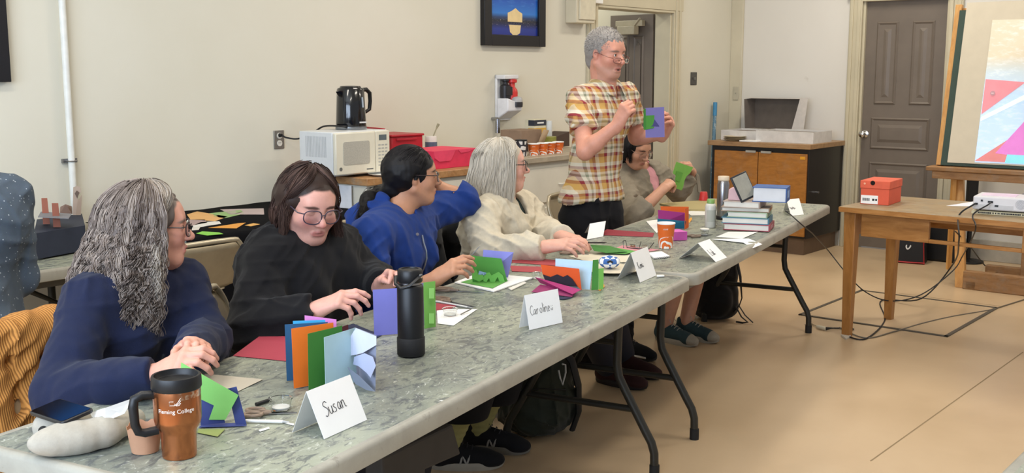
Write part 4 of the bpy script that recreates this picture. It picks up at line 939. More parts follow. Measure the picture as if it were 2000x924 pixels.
# travel mug
o_ = G(351, 889, .74); e = root('travel_mug', 'copper travel mug with black lid and handle, white lettering on its front', 'mug', o_)
m, t, p = nt('scratched copper'); v = coords(t); n_ = noise(t, 20, 5, .7, v); z_ = nd(t, 'ShaderNodeSeparateXYZ'); t.links.new(v, z_.inputs[0])
def band_(lo, hi):
    a_ = nd(t, 'ShaderNodeMath', operation='COMPARE'); t.links.new(z_.outputs[2], a_.inputs[0]); a_.inputs[1].default_value = (lo+hi)/2; a_.inputs[2].default_value = (hi-lo)/2; return a_.outputs[0]
sc_ = nd(t, 'ShaderNodeMath', operation='ADD'); t.links.new(band_(.128, .144), sc_.inputs[0]); t.links.new(band_(.068, .078), sc_.inputs[1])
w1_ = ramp(t, n_.outputs[0], [(.52, (0, 0, 0, 1)), (.58, (1, 1, 1, 1))]); ml_ = nd(t, 'ShaderNodeMath', operation='MULTIPLY'); t.links.new(sc_.outputs[0], ml_.inputs[0]); t.links.new(w1_.outputs[0], ml_.inputs[1])
t.links.new(mixc(t, ml_.outputs[0], srgb('b8754c'), srgb('d8c0a8')), p.inputs['Base Color']); p.inputs['Metallic'].default_value = .95; p.inputs['Roughness'].default_value = .24
q = MB(); q.lathe([(.0, 0), (.0335, 0), (.0345, .004), (.0352, .050), (.0372, .057), (.0452, .070), (.0470, .080), (.0475, .148), (.0470, .150)], 48); q.build('mug_body', m, e)
q = MB(); q.lathe([(.0485, .143), (.0500, .146), (.0495, .166), (.0480, .170), (.0435, .170), (.0415, .160), (.0400, .158), (0, .156)], 48); q.build('lid', M_black, e)
q = MB(); ph0 = math.atan2(-o_.y, -o_.x)-R_(78)
hd_ = Vector((math.cos(ph0), math.sin(ph0), 0)); q.tube([hd_*.045+ZV*.134, hd_*.068+ZV*.137, hd_*.083+ZV*.130, hd_*.086+ZV*.115, hd_*.084+ZV*.078, hd_*.078+ZV*.062, hd_*.066+ZV*.058, hd_*.040+ZV*.060], [.009, .009, .010, .010, .009, .009, .009, .009], 12); q.build('handle', M_black, e)
def text_mesh(txt, size, font_shear=0):
    c = bpy.data.curves.new('letters', 'FONT'); c.body = txt; c.size = size; c.extrude = .0002; c.align_x = 'CENTER'; c.shear = font_shear; o = bpy.data.objects.new('letters', c); COL.objects.link(o); bpy.context.view_layer.update()
    me = bpy.data.meshes.new_from_object(o.evaluated_get(bpy.context.evaluated_depsgraph_get())); vs = [v.co.copy() for v in me.vertices]; fs = [tuple(p.vertices) for p in me.polygons]; bpy.data.objects.remove(o); bpy.data.curves.remove(c); bpy.data.meshes.remove(me); return vs, fs
vs, fs = text_mesh('Fleming College', .0118); fa = math.atan2(-o_.y, -o_.x)-R_(4); rr = .0473
q = MB(); q.add([Vector(((rr+v.z)*math.cos(fa+v.x/rr), (rr+v.z)*math.sin(fa+v.x/rr), .102+v.y)) for v in vs], fs)
def cyl_(x, z): return Vector(((rr+.0003)*math.cos(fa+x/rr), (rr+.0003)*math.sin(fa+x/rr), z))
for pl_ in ([(-.004, .127), (-.012, .127), (-.012, .119), (-.002, .119), (-.002, .123)], [(-.002, .119), (.004, .124), (.010, .133)], [(.0, .119), (.006, .122), (.010, .128)], [(.001, .118), (.007, .119), (.010, .123)]):
    q.tube([cyl_(*a) for a in pl_], .0006, 5)
q.build('mug_lettering', mat('e9e2d8', .5), e)
# kraft cup, pouch, phone, napkin
o_ = G(284, 880, .74); e = root('kraft_cup', 'small scalloped brown kraft paper cup beside the copper mug', 'paper cup', o_); q = MB(); n = 48; vs = []
for j, (r_, z) in enumerate([(0, .001), (.027, 0), (.0305, .020), (.0350, .054), (.0343, .054), (.0298, .020), (.0265, .003), (0, .003)]):
    for i in range(n): a = 2*PI*i/n; zz = z+(.0035*math.cos(a*9) if z > .05 else 0); vs.append((r_*math.cos(a), r_*math.sin(a), zz))
q.add(vs, [(j*n+i, j*n+(i+1) % n, (j+1)*n+(i+1) % n, (j+1)*n+i) for j in range(7) for i in range(n)]); q.build('cup_body', mat('ad8163', .8, var=.08), e)
S_ = Sdf(); c0_, c1_, c2_ = G(88, 868, .765), G(205, 842, .772), G(262, 818, .770)
pd_ = n3(c1_-c0_); S_.ell((arr(c0_)+arr(c1_))/2, (.092, .046, .036), R=np.stack([pd_, np.cross((0, 0, 1), pd_), arr((0, 0, 1.))], 1), k=.03); S_.cone(c1_, c2_, .030, .024, k=.02); S_.cone(G(92, 835, .765), G(150, 822, .77), .030, .032, k=.05); S_.cyl(arr(c1_)-arr((0, 0, .2)), arr((c1_.x, c1_.y, .7405)), .4, k=.003)
S_.disp = lambda V: folds(V, .0010, 40, 115, 6)+folds(V, .0004, 120, 116, 5); V, F = S_.mesh(.003); V = smooth_mesh(V, F, 1)
po = mesh_obj('cloth_pouch', V, F, knit('grey canvas', .3, .9, 900, .1), None, np.tile(lin('a8a193'), (len(V), 1)), loc=tuple(G(160, 860, .74))); tag(po, 'crumpled grey cloth pouch under the black phone at the table corner', 'pouch')
q = MB(); q.lathe([(.006, 0), (.0095, .0), (.0095, .005), (.006, .005)], 16, M=Matrix.Translation(G(85, 842, .789)) @ Matrix.Rotation(R_(50), 4, 'X')); place_mesh(q, 'grommet', mat('22211f', .3, .5), parent=po)
# phone resting on the pouch
c_ = [G(57, 811, .792), G(144, 840, .802), G(195, 820, .812), G(97, 797, .800)]; ux = (c_[1]-c_[0]).normalized(); nz = ux.cross(c_[2]-c_[1]).normalized(); uy = nz.cross(ux)
e = thing('phone', 'black phone lying face up on the crumpled grey pouch', 'phone', c_[0], 0); e.rotation_euler = Matrix((ux, uy, nz)).transposed().to_euler(); L_, W_ = .148, .072
q = MB(); q.prism(rrect(0, 0, L_, W_, .010), 0, .0085); q.build('phone_case', mat('1b1b1e', .35), e, bevel=.002); q = MB(); q.prism(rrect(.004, .003, L_-.004, W_-.003, .009), .0085, .0092); q.build('screen', mat('05050a', .06, var=0), e)
q = MB(); b_ = [G(175, 806, .800), G(205, 797, .825), G(262, 777, .835), G(243, 808, .805), G(205, 824, .795), G(186, 822, .796)]; q.sheet(b_, .0008); 
q.v = [Vector(v) for v in q.v]; o = place_mesh(q, 'napkin', mat('ebebe6', .9), 'crumpled white napkin between the phone and the kraft cup', 'napkin', smooth=False)
# green and navy pop-up card behind the mug
P0 = G(395, 832, .741); P1 = G(480, 828, .741); e = root('popup_card', 'green and navy folded pop-up card behind the copper mug', 'pop-up card', P0)
vpoly(e, [(354, 708), (466, 772), (440, 820), (408, 820), (418, 792), (350, 760)], G(352, 826, .741), G(462, 830, .741), '7dbb62', 'green_flap', off=.01)
vpoly(e, [(392, 830), (388, 770), (420, 765), (462, 755), (482, 830), (460, 828), (448, 775), (430, 790), (440, 826)], G(388, 834, .741), G(480, 832, .741), '39457e', 'navy_flap', off=-.012)
q = MB(); q.sheet([G(x, y, .7415) for x, y in ((388, 835), (482, 832), (470, 826), (396, 828))], .0008); place_mesh(q, 'navy_base', mat('39457e', .75), parent=e, smooth=False)
q = MB(); q.sheet([G(388, 838, .7412), G(440, 838, .7412), G(425, 853, .7412), G(385, 845, .7412)], .0008); place_mesh(q, 'olive_base', mat('8f9a5c', .75), parent=e, smooth=False)
flat([(400, 730), (514, 741), (462, 766), (392, 757)], 'b9b2a2', 'sheet_of_paper', 'off-white sheet lying near the clasped hands', 'paper')
flat([(455, 695), (512, 653), (566, 658), (566, 706)], 'a33a4a', 'red_card_sheet', 'dark red sheet lying left of the standing colour book', 'paper')
flat([(664, 640), (690, 632), (746, 655), (720, 668)], '2c3350', 'patterned_sheet', 'navy sheet lying behind the light blue page of the colour book', 'paper', z=.0)
# clear cups
def cup(u, v, r, h, label, lid=None, z=.74, fill='dcdcd8'):
    o_ = G(u, v, z); e = root('clear_cup', label, 'cup', o_); q = MB(); q.lathe([(0, .001), (r*.78, .001), (r, h), (r*1.08, h+.001), (r*1.08, h+.003), (r*.97, h+.002), (r*.74, .003), (0, .003)], 32); q.build('cup_wall', M_clear, e)
    q = MB(); q.lathe([(0, .0035), (r*.76, .0035), (r*.84, h*.3), (0, h*.32)], 24); q.build('paste', mat(fill, .6), e)
    if lid: q = MB(); q.lathe([(0, h+.003), (r*1.1, h+.003), (r*1.1, h+.008), (0, h+.009)], 28); q.build('lid', mat(lid, .4), e)
    return e
cup(549, 800, .026, .026, 'small clear cup of white paste left of the nearest name card'); cup(879, 617, .024, .022, 'low clear cup of paste on the white paper right of the black bottle'); cup(1049, 545, .019, .022, 'small clear cup behind the orange folded book'); cup(1376, 460, .020, .026, 'clear cup with white lid in front of the glue bottle', 'e4e2da')
cup(1395, 440, .018, .018, 'tiny clear cup just left of the pile of books')
# scissors, knives, pens
def scissors(u0, v0, u1, v1, label, hc='8d7a6a', z=.74, open_=.08):
    a, b = G(u0, v0, z+.002), G(u1, v1, z+.002); e = root('scissors', label, 'scissors', (a+b)/2); d = (b-a).normalized(); s_ = Vector((-d.y, d.x, 0)); Ln = (b-a).length
    for k in (-1, 1):
        q = MB(); q.sheet([a+d*Ln*.45+s_*.004*k, a+d*Ln*.45-s_*.006*k, b-s_*.0005*k+s_*Ln*open_*k*.3], .002); place_mesh(q, 'blade', M_steel, parent=e, smooth=False)
        q = MB(); c = a+d*Ln*.18+s_*.017*k; pts = [c+d*math.cos(t_)*Ln*.17+s_*math.sin(t_)*.012+ZV*.003 for t_ in np.linspace(0, 2*PI, 20)[:-1]]; q.tube(pts, .0042, 8, closed=True); q.tube([a+d*Ln*.33+s_*.010*k+ZV*.003, a+d*Ln*.5+ZV*.002], .0045, 8); place_mesh(q, 'handle', mat(hc, .45), parent=e)
    q = MB(); q.lathe([(0, 0), (.004, 0), (.003, .002), (0, .002)], 12, tuple(a+d*Ln*.48+ZV*.002)); place_mesh(q, 'pivot', M_chrome, parent=e); return e
scissors(478, 808, 580, 806, 'grey-handled scissors lying behind the nearest name card'); scissors(846, 565, 945, 572, 'scissors lying in front of the white sheet with the green pop-up'); scissors(845, 583, 918, 598, 'scissors with brown handles right of the black bottle, by the paste cup', '7a6656')
scissors(1096, 494, 1150, 497, 'scissors lying beside the hands in cream sleeves', '8a7466')
def rod(u0, v0, u1, v1, r, col, name, label, cat, z0=.744, z1=.744, tip=None, rough=.4, metal=0):
    a, b = G(u0, v0, z0), G(u1, v1, z1); e = root(name, label, cat, Vector(((a.x+b.x)/2, (a.y+b.y)/2, min(z0, z1)-r))); q = MB(); q.tube([a, a.lerp(b, .85)], r, 10); place_mesh(q, 'shaft', mat(col, rough, metal), parent=e)
    q = MB(); q.tube([a.lerp(b, .85), b], [r*.9, r*.2], 10); place_mesh(q, 'tip', mat(tip or col, rough), parent=e); return e
rod(480, 822, 565, 824, .0038, 'd9d9d6', 'craft_knife', 'white craft knife lying in front of the scissors near the nearest name card', 'knife', tip='b0b0b0'); rod(500, 790, 528, 781, .0045, '18181a', 'black_pen', 'short black pen left of the clear cup by the nearest name card', 'pen')
rod(850, 588, 925, 602, .003, 'cfcfcc', 'craft_knife', 'slim white craft knife beyond the paste cup near the black bottle', 'knife', tip='999999'); rod(868, 590, 930, 600, .0028, '4a4a4a', 'pencil', 'dark pencil beyond the paste cup near the black bottle', 'pencil')
rod(900, 614, 922, 603, .002, '6a665e', 'paste_brush', 'thin dark stick leaning beside the paste cup on white paper', 'stick', z0=.744, z1=.752)
flat([(505, 840), (525, 834), (527, 837), (508, 843)], 'e6e6e2', 'paper_scrap', 'small white paper scrap in front of the white craft knife', 'scrap'); flat([(552, 823), (575, 828), (573, 831), (550, 825)], 'e6e6e2', 'paper_scrap', 'white sliver of paper at the left foot of the nearest name card', 'scrap')
# colour book 1
e = root('accordion_book', 'upright folded book with navy, orange, green and pale blue pages beside the nearest name card', 'folded book', G(610, 750, .741))
for BL, TL, TR, c_ in [((598, 726), (595, 616), (657, 624), 'c878b4'), ((577, 735), (572, 627), (656, 624), '3a9fd0'), ((560, 744), (556, 634), (640, 629), '1f4f74'), ((574, 759), (569, 642), (651, 630), 'e0701e'), ((577, 757), (576, 643), (651, 632), 'e88a30'), ((603, 765), (601, 652), (668, 636), '3c7a30'), ((630, 748), (629, 652), (680, 634), '5a2430'), ((636, 768), (633, 659), (694, 640), 'a9c6cc')]: page(e, BL, TL, TR, c_)
P0 = G(694, 735, .741); P1 = G(733, 765, .741)
vpoly(e, [(695, 735), (694, 640), (735, 655), (733, 765)], P0, P1, '8f93a6', 'pop_up_panel', off=0)
vpoly(e, [(679, 690), (683, 660), (695, 641), (735, 657), (735, 674), (708, 690), (684, 695)], G(679, 742, .741), P1, 'c3c6d8', 'pop_up_flap', off=.008)
vpoly(e, [(692, 697), (712, 690), (728, 697), (734, 715), (724, 738), (716, 728), (700, 715), (690, 712)], G(690, 742, .741), P1, 'aab0ca', 'pop_up_disc', off=.014)
vpoly(e, [(679, 717), (700, 733), (733, 765), (716, 762), (694, 750)], G(679, 748, .741), P1, '737a88', 'pop_up_wedge', off=.018)
# black bottle
o_ = G(803, 693, .74); e = root('water_bottle', 'matte black insulated bottle with carrying loop, standing on the near table', 'bottle', o_); Mb = mat('121214', .42, var=.04)
q = MB(); q.lathe([(0, 0), (.034, 0), (.0375, .003), (.0378, .045), (.0374, .047), (.0365, .048), (.0365, .190), (.034, .197), (.030, .200), (0, .200)], 48); q.build('bottle_body', Mb, e)
q = MB(); q.lathe([(.0372, .002), (.0386, .004), (.0386, .050), (.0370, .052)], 48, caps=False); q.build('rubber_boot', mat('1a1a1c', .7), e)
q = MB(); q.lathe([(.0305, .200), (.0305, .206), (0, .206)], 40); q.build('neck_ring', M_steel, e); q = MB(); q.lathe([(.0330, .206), (.0345, .209), (.0345, .237), (.031, .242), (.024, .243), (.023, .240), (0, .240)], 48); q.build('screw_lid', Mb, e)
ca = math.atan2(-o_.y, -o_.x); sd = lambda a, r_, z: Vector((r_*math.cos(ca+a), r_*math.sin(ca+a), z)); q = MB(); q.tube([sd(.95, .037, .228), sd(.5, .042, .222), sd(0, .044, .205), sd(-.6, .043, .196), sd(-1.2, .042, .204), sd(-1.7, .038, .222)], [.006]*6, 8, flat=.5); q.build('carry_strap', Mb, e)
q = MB(); q.M = Matrix.Translation(sd(.85, .037, .226)) @ Vector((math.cos(ca+.85), math.sin(ca+.85), 0)).to_track_quat('Z', 'Y').to_matrix().to_4x4(); q.lathe([(0, 0), (.006, 0), (.006, .004), (0, .005)], 20); q.build('strap_stud', M_chrome, e)
# purple/green cards behind the bottle
e = root('popup_card', 'violet and green cut pop-up card standing behind the black bottle', 'pop-up card', G(790, 645, .741)); page(e, (731, 656), (728, 566), (775, 563), '7676c0', 'violet_cover'); page(e, (775, 652), (774, 566), (829, 552), '7f7fc6', 'violet_fold'); page(e, (829, 642), (827, 552), (850, 549), '76b050', 'green_cover'); 
P0, P1 = G(822, 642, .741), G(856, 640, .741); vpoly(e, [(838, 563), (848, 563), (848, 583), (838, 583)], P0, P1, '8cc266', 'green_tab', off=.012); vpoly(e, [(838, 612), (848, 612), (848, 632), (838, 632)], P0, P1, '8cc266', 'green_tab', off=.012)
P0, P1 = G(757, 652, .741), G(775, 650, .741); vpoly(e, [(760, 600), (775, 585), (775, 610)], P0, P1, '9a9ad8', 'violet_cut', off=.01); vpoly(e, [(763, 625), (775, 620), (775, 637), (762, 636)], P0, P1, '9a9ad8', 'violet_cut', off=.01)
flat([(853, 604), (932, 604), (886, 636), (855, 632)], 'eeeeec', 'sheet_of_paper', 'white sheet under the paste cup right of the black bottle', 'paper'); flat([(852, 592), (893, 597), (880, 603), (852, 607)], '9c3440', 'red_card_sheet', 'small dark red sheet behind the paste cup', 'paper')
# green pop-up on white base
flat([(888, 552), (938, 533), (1042, 543), (965, 570)], 'e9e9e6', 'white_board', 'white sheet under the green cut-out landscape card', 'paper', th=.004)
e = root('popup_card', 'green cut-out landscape card open upright on a white sheet', 'pop-up card', G(950, 560, .745)); q = MB(); q.sheet([G(900, 551, .746), G(940, 540, .746), G(992, 548, .746), G(962, 563, .746)], .0008); place_mesh(q, 'green_base', mat('5fa04a', .75), parent=e, smooth=False)
P0, P1 = G(924, 551, .746), G(990, 549, .746); vpoly(e, [(923, 551), (919, 499), (979, 505), (991, 549)], P0, P1, '4f9440', 'green_cover')
for pts, c_ in (([(922, 544), (922, 532), (930, 526), (934, 537), (942, 534), (946, 545), (936, 550)], '69b052'), ([(944, 549), (946, 534), (956, 532), (960, 538), (974, 531), (982, 538), (986, 551), (976, 551), (972, 541), (966, 551), (958, 551), (955, 543), (950, 551)], '69b052'), ([(934, 536), (948, 538), (950, 533), (936, 529)], '8aa8d0')): vpoly(e, pts, P0, P1, c_, 'cut_out', off=.02)
e2 = root('violet_card', 'plain violet card standing behind the green cut-out card', 'card', G(975, 545, .741)); page(e2, (940, 545), (944, 488), (1003, 493), '8c8cd6', 'card_face', BR=(992, 543))
flat([(993, 563), (1024, 551), (1028, 553), (999, 567)], 'd9d6cc', 'folding_tool', 'white bone folding tool lying left of the orange folded book', 'tool', th=.003)
flat([(1001, 501), (1085, 508), (1085, 519), (1060, 517), (1000, 513)], 'a8444a', 'red_card_sheet', 'red sheet lying behind the orange folded book', 'paper'); flat([(996, 519), (1056, 521), (1058, 532), (1000, 530)], 'a8444a', 'red_card_sheet', 'red strip lying just left of the orange folded book', 'paper', z=.0)
# colour book 2
e = root('accordion_book', 'folded book with orange, pale blue, green and magenta pages near the midway name card', 'folded book', G(1110, 570, .741))
page(e, (1084, 560), (1085, 505), (1158, 510), 'b9d7ea', BR=(1152, 566)); page(e, (1155, 567), (1158, 508), (1169, 507), '4c8f3e'); page(e, (1169, 566), (1169, 525), (1179, 524), '7cbc56')
P0, P1 = G(1056, 560, .741), G(1137, 570, .741); vpoly(e, [(1056, 517), (1131, 525), (1136, 567), (1128, 560), (1118, 545), (1108, 537), (1100, 541), (1088, 536), (1075, 541), (1060, 536)], P0, P1, 'd2521c', 'orange_page', off=.0); 
vpoly(e, [(1060, 536), (1075, 541), (1088, 536), (1100, 541), (1108, 537), (1118, 545), (1128, 560), (1068, 556)], P0, P1, '241a28', 'black_mountains', off=.006); 
q = MB(); a_ = [G(1045, 541, .775), G(1135, 566, .765), G(1118, 575, .75), G(1055, 553, .752)]; q.sheet(a_, .001); place_mesh(q, 'magenta_page', mat('a3306a', .75), parent=e, smooth=False)
q = MB(); a_ = [G(1055, 556, .753), G(1130, 566, .751), G(1117, 580, .743), G(1038, 570, .743)]; q.sheet(a_, .001); place_mesh(q, 'magenta_page', mat('8e2f62', .75), parent=e, smooth=False)
q = MB(); a_ = [G(1040, 573, .7415), G(1118, 582, .7415), G(1100, 585, .7415), G(1036, 578, .7415)]; q.sheet(a_, .001); place_mesh(q, 'navy_page', mat('1f2a48', .75), parent=e, smooth=False)
flat([(1168, 566), (1180, 555), (1181, 560), (1172, 568)], 'e0a040', 'orange_scrap', 'orange paper scrap at the right foot of the magenta and orange book', 'scrap'); 
# plate with checked ball
o_ = G(1195, 530, .74); e = root('paper_plate', 'round cream plate behind the corner name card', 'plate', o_); q = MB(); q.lathe([(0, .001), (.075, .001), (.105, .012), (.108, .012), (.076, .003), (0, .003)], 40, sx=1.1); q.build('plate_dish', mat('d8cfb8', .5), e)
o_ = G(1190, 524, .745); q = MB(); q.sphere((0, 0, .026), (.042, .036, .026), 28, 16); m, t, p = nt('blue checked cloth'); v = coords(t, 'Object', (48, 48, 48), (0, .0, .78)); ck = nd(t, 'ShaderNodeTexChecker'); ck.inputs['Scale'].default_value = 1.0; ck.inputs[1].default_value = srgb('3a66a8'); ck.inputs[2].default_value = srgb('e8eaec'); t.links.new(v, ck.inputs[0]); t.links.new(ck.outputs[0], p.inputs['Base Color']); p.inputs['Roughness'].default_value = .8
o = q.build('checked_bundle', m); o.location = o_; tag(o, 'blue and white checked cloth bundle on the cream plate', 'bundle'); q = MB(); q.tube([(-.01, -.035, .03), (0, -.040, .036), (.008, -.036, .03)], .004, 8); q.build('tie', M_black, o)
flat([(1110, 500), (1200, 490), (1238, 492), (1222, 512), (1150, 512)], 'd6cfba', 'folder_sheet', 'cream sheet beneath the green card and hands in cream sleeves', 'paper'); flat([(1165, 512), (1196, 508), (1180, 514)], 'd88a3c', 'orange_scrap', 'orange paper edge under the cream sheet', 'scrap', z=.001)
e = root('popup_card', 'dark green card held open flat by the person in cream', 'pop-up card', G(1200, 490, .75)); q = MB(); q.sheet([G(1153, 478, .775), G(1190, 480, .765), G(1226, 492, .752), G(1185, 494, .752), G(1160, 490, .757)], .001); place_mesh(q, 'green_cover', mat('3f7a34', .75), parent=e, smooth=False); q = MB(); q.sheet([G(1190, 482, .752), G(1245, 491, .748), G(1222, 496, .748), G(1180, 494, .748)], .001); place_mesh(q, 'green_base', mat('5aa048', .75), parent=e, smooth=False)
rod(1148, 474, 1186, 474, .0035, '2c2020', 'dark_pencil', 'dark pencil above the dark green card', 'pencil', z0=.785, z1=.785)
rod(917, 503, 938, 480, .0016, '8a8a88', 'needle_tool', 'thin metal needle tool held in the fingers of the blue hoodie wearer', 'tool', z0=G(0, 0, 1).z*0+.815, z1=.86, metal=.8)
o_ = G(1290, 541, _ZT); q = MB(); q.box((0, 0, .004), (.03, .012, .008), rz=.2); o = q.build('eraser', mat('e8e6df', .6), bevel=.003); o.location = o_; tag(o, 'small white eraser at the far corner of the near table', 'eraser')
# craft clip held by black sweater
e = root('held_card_stack', 'small brown folded card stack held in the left hand of the black sweater wearer', 'card', G(757, 560, .8)); 
for k_ in range(3):
    P0 = TP(744+k_*4, 556, .70); P1 = TP(775+k_*2, 527, .68); q = MB(); q.sheet([P0, P0+(P1-P0)*.2+ZV*.015, P1, P1-ZV*.012-(P1-P0)*.1], .0015); place_mesh(q, 'folded_card', mat('8a6a4a' if k_ != 1 else '4a4038', .7), parent=e, smooth=False)
# ================================================================== on the far table
flat([(1170, 459), (1185, 448), (1278, 455), (1275, 463)], '8e2f3c', 'red_card_sheet', 'long dark red sheet on the far table beside the blank folded card', 'paper'); flat([(1215, 479), (1290, 488), (1262, 492), (1200, 486)], 'c98a92', 'pink_paper', 'pink sheet lying left of the orange paper cup', 'paper')
e = root('spectacles', 'folded dark-rimmed glasses lying on the pink sheet', 'glasses', G(1240, 486, .74)); q = MB()
def ln(*p): return [G(u, v, z) for u, v, z in p]
q.tube(ln((1218, 484, .742), (1217, 471, .765), (1222, 470, .766), (1225, 484, .742)), .0018, 6); q.tube(ln((1225, 484, .742), (1248, 486, .744), (1252, 472, .765)), .002, 6); q.tube(ln((1248, 486, .744), (1268, 486, .745), (1277, 474, .762)), .002, 6); place_mesh(q, 'spectacle_frame', mat('22282c', .3), parent=e)
for a_ in (((1226, 484, .742), (1247, 486, .742), (1246, 478, .752), (1228, 476, .754)), ((1250, 486, .742), (1266, 486, .742), (1268, 478, .752), (1253, 478, .754))): q = MB(); q.sheet(ln(*a_), .001); place_mesh(q, 'lens', M_lens, parent=e, smooth=False)
def paper_cup(loc, r, h, label, group=None, seed=0, cat='cup'):
    e = thing('paper_cup', label, cat, loc, 0, group); q = MB(); q.lathe([(0, .003), (r*.70, .003), (r*.71, 0), (r*.74, 0), (r, h), (r*1.04, h+.002), (r*1.03, h+.005), (r*.98, h+.002), (r*.70, .008), (0, .008)], 36)
    q.mi = [2 if j >= 4 else 0 for j in range(9) for _ in range(36)]; m, t, p = nt('orange cup print'); v = coords(t, 'Generated'); sx = nd(t, 'ShaderNodeSeparateXYZ'); t.links.new(v, sx.inputs[0]); wv = nd(t, 'ShaderNodeTexWave'); wv.wave_type = 'RINGS'; wv.inputs['Scale'].default_value = 1.7; wv.inputs['Distortion'].default_value = 5; t.links.new(v, wv.inputs[0])
    sb = nd(t, 'ShaderNodeMath', operation='MULTIPLY_ADD'); t.links.new(sx.outputs[2], sb.inputs[0]); sb.inputs[1].default_value = -1.6; t.links.new(wv.outputs['Fac'], sb.inputs[2]); cr_ = ramp(t, sb.outputs[0], [(.22, srgb('dc6a26')), (.26, srgb('f0ede6'))], 'LINEAR'); t.links.new(cr_.outputs[0], p.inputs['Base Color']); p.inputs['Roughness'].default_value = .5
    q.build('cup_body', [m, M_white, M_white], e)
    ca = math.atan2(-loc[1], -loc[0]); f2 = [(.05, .78), (.10, .80), (.16, .78), (.22, .80)]
    q = MB(); 
    for k_ in range(4):
        a0 = ca-.28+k_*.14; rr_ = r*(.74+.26*.80)+.0004; q.tube([Vector((rr_*math.cos(a), rr_*math.sin(a), h*z)) for a, z in ((a0, .78), (a0+.03, .84), (a0+.06, .78), (a0+.09, .84))], .0008, 5)
    q.build('white_lettering', M_white, e); return e
paper_cup(tuple(G(1300, 484, .74)), .040, .108, 'orange and white paper cup with a wave print on the far table')
e = root('notebook', 'small spiral notebook lying behind the corner name card', 'notebook', G(1285, 500, .74)); q = MB(); q.sheet([G(1266, 495, .744), G(1292, 492, .744), G(1308, 501, .744), G(1278, 505, .744)], .006); place_mesh(q, 'pages', M_paper, parent=e, smooth=False)
q = MB(); a_, b_ = G(1278, 506, .747), G(1308, 502, .747)
for i in range(10): c = a_.lerp(b_, i/9); q.tube([c+ZV*.004+L*.002, c+W*.003+ZV*.0, c-ZV*.004, c-W*.004, c+ZV*.004], .0009, 5)
place_mesh(q, 'spiral', M_black, parent=e)
# colour book 3
e = root('accordion_book', 'upright folded book with orange, magenta and teal pages behind the orange cup', 'folded book', G(1320, 445, .741))
flat([(1262, 432), (1284, 429), (1300, 448), (1282, 455)], 'e6e6e2', 'white_card', 'white card lying left of the magenta and teal book', 'card', th=.001)
page(e, (1292, 430), (1290, 403), (1345, 404), 'd8601f'); page(e, (1286, 438), (1285, 410), (1340, 416), 'a0327c', BR=(1340, 442)); page(e, (1284, 443), (1284, 427), (1340, 432), '16607c', BR=(1338, 447)); page(e, (1345, 444), (1345, 404), (1338, 408), 'd8601f')
q = MB(); q.sheet([G(1293, 424, .765), G(1328, 426, .765), G(1330, 431, .76), G(1294, 428, .76)], .001); place_mesh(q, 'dark_slot', mat('2a1a3a', .8), parent=e, smooth=False)
flat([(1346, 436), (1352, 428), (1350, 424), (1344, 430)], 'e0a040', 'orange_scrap', 'orange slip at the right side of the teal and magenta book', 'scrap')
q = MB(); bl, br, tl = G(1316, 470, .741), G(1342, 469, .741), None; b2 = br+W*.06+L*.05; b1 = bl+W*.06+L*.05; hgt = .038
e = root('magenta_box', 'small magenta card box between the orange cup and the clear cup', 'box', bl); vs = [bl, br, b2, b1]+[p_+ZV*hgt for p_ in (bl, br, b2, b1)]; q.add(vs, [(3, 2, 1, 0), (4, 5, 6, 7), (0, 1, 5, 4), (1, 2, 6, 5), (2, 3, 7, 6), (3, 0, 4, 7)]); place_mesh(q, 'box_body', mat('c255a8', .7), parent=e, smooth=False)
q = MB(); q.sheet([vs[4]+ZV*.001, vs[5]+ZV*.001, vs[6]+ZV*.001+L*.01, vs[7]+ZV*.001], .0012); place_mesh(q, 'lid_flap', mat('cc66b4', .7), parent=e, smooth=False)
scissors(1346, 463, 1392, 458, 'brown-handled scissors right of the magenta box', '6e5e50')
# glue bottle, steel bottle, red cup, boards
o_ = G(1387, 444, .74); e = root('glue_bottle', 'translucent white glue bottle with green cap left of the books', 'bottle', o_); m_ = mat('c9c9c0', .3, var=.05, alpha=1); q = MB(); q.lathe([(0, 0), (.026, 0), (.028, .004), (.028, .105), (.024, .118), (.018, .122), (0, .122)], 32); q.build('bottle_body', m_, e); q = MB(); q.lathe([(.0195, .122), (.0195, .140), (.017, .143), (0, .143)], 28); q.build('cap', mat('7ba05a', .4), e)
q = MB(); q.lathe([(.0283, .03), (.0283, .09)], 32, caps=False, a0=ca-1, a1=ca+1); q.build('label', mat('b2b4a8', .6), e)
o_ = G(1411, 428, .74); e = root('flask', 'slim brushed steel flask with cream lid behind the books', 'bottle', o_); q = MB(); q.lathe([(0, 0), (.030, 0), (.032, .004), (.032, .185), (.028, .200), (.026, .205), (0, .205)], 36); q.build('flask_body', M_steel, e); q = MB(); q.lathe([(.027, .205), (.030, .208), (.030, .226), (.028, .229), (0, .229)], 36); q.build('flask_lid', mat('d6c6ae', .5), e); q = MB(); q.lathe([(.0325, .0), (.034, .002), (.034, .016), (.0325, .018)], 36, caps=False); q.build('base_ring', M_black, e)
flat([(1288, 399), (1400, 391), (1412, 398), (1390, 411), (1330, 410)], 'a89a6c', 'cutting_board', 'tan cutting board at the far back corner of the far table', 'board', th=.012); flat([(1338, 413), (1398, 410), (1404, 420), (1350, 421)], 'dcdcd6', 'sheet_of_paper', 'white papers in front of the tan cutting board', 'paper')
o_ = G(1374, 391, .753); e = root('red_cup', 'small red cup upside down on the tan cutting board', 'cup', o_); q = MB(); q.lathe([(.027, 0), (.027, .003), (.021, .048), (.019, .050), (0, .050)], 28); q.lathe([(.029, 0), (.029, .005), (.0265, .005)], 28); q.build('cup_body', mat('c23432', .4), e)
flat([(1422, 453), (1480, 453), (1450, 466), (1398, 463)], 'e8e8e6', 'sheet_of_paper', 'upper white sheet in front of the pile of books', 'paper', z=.001); 
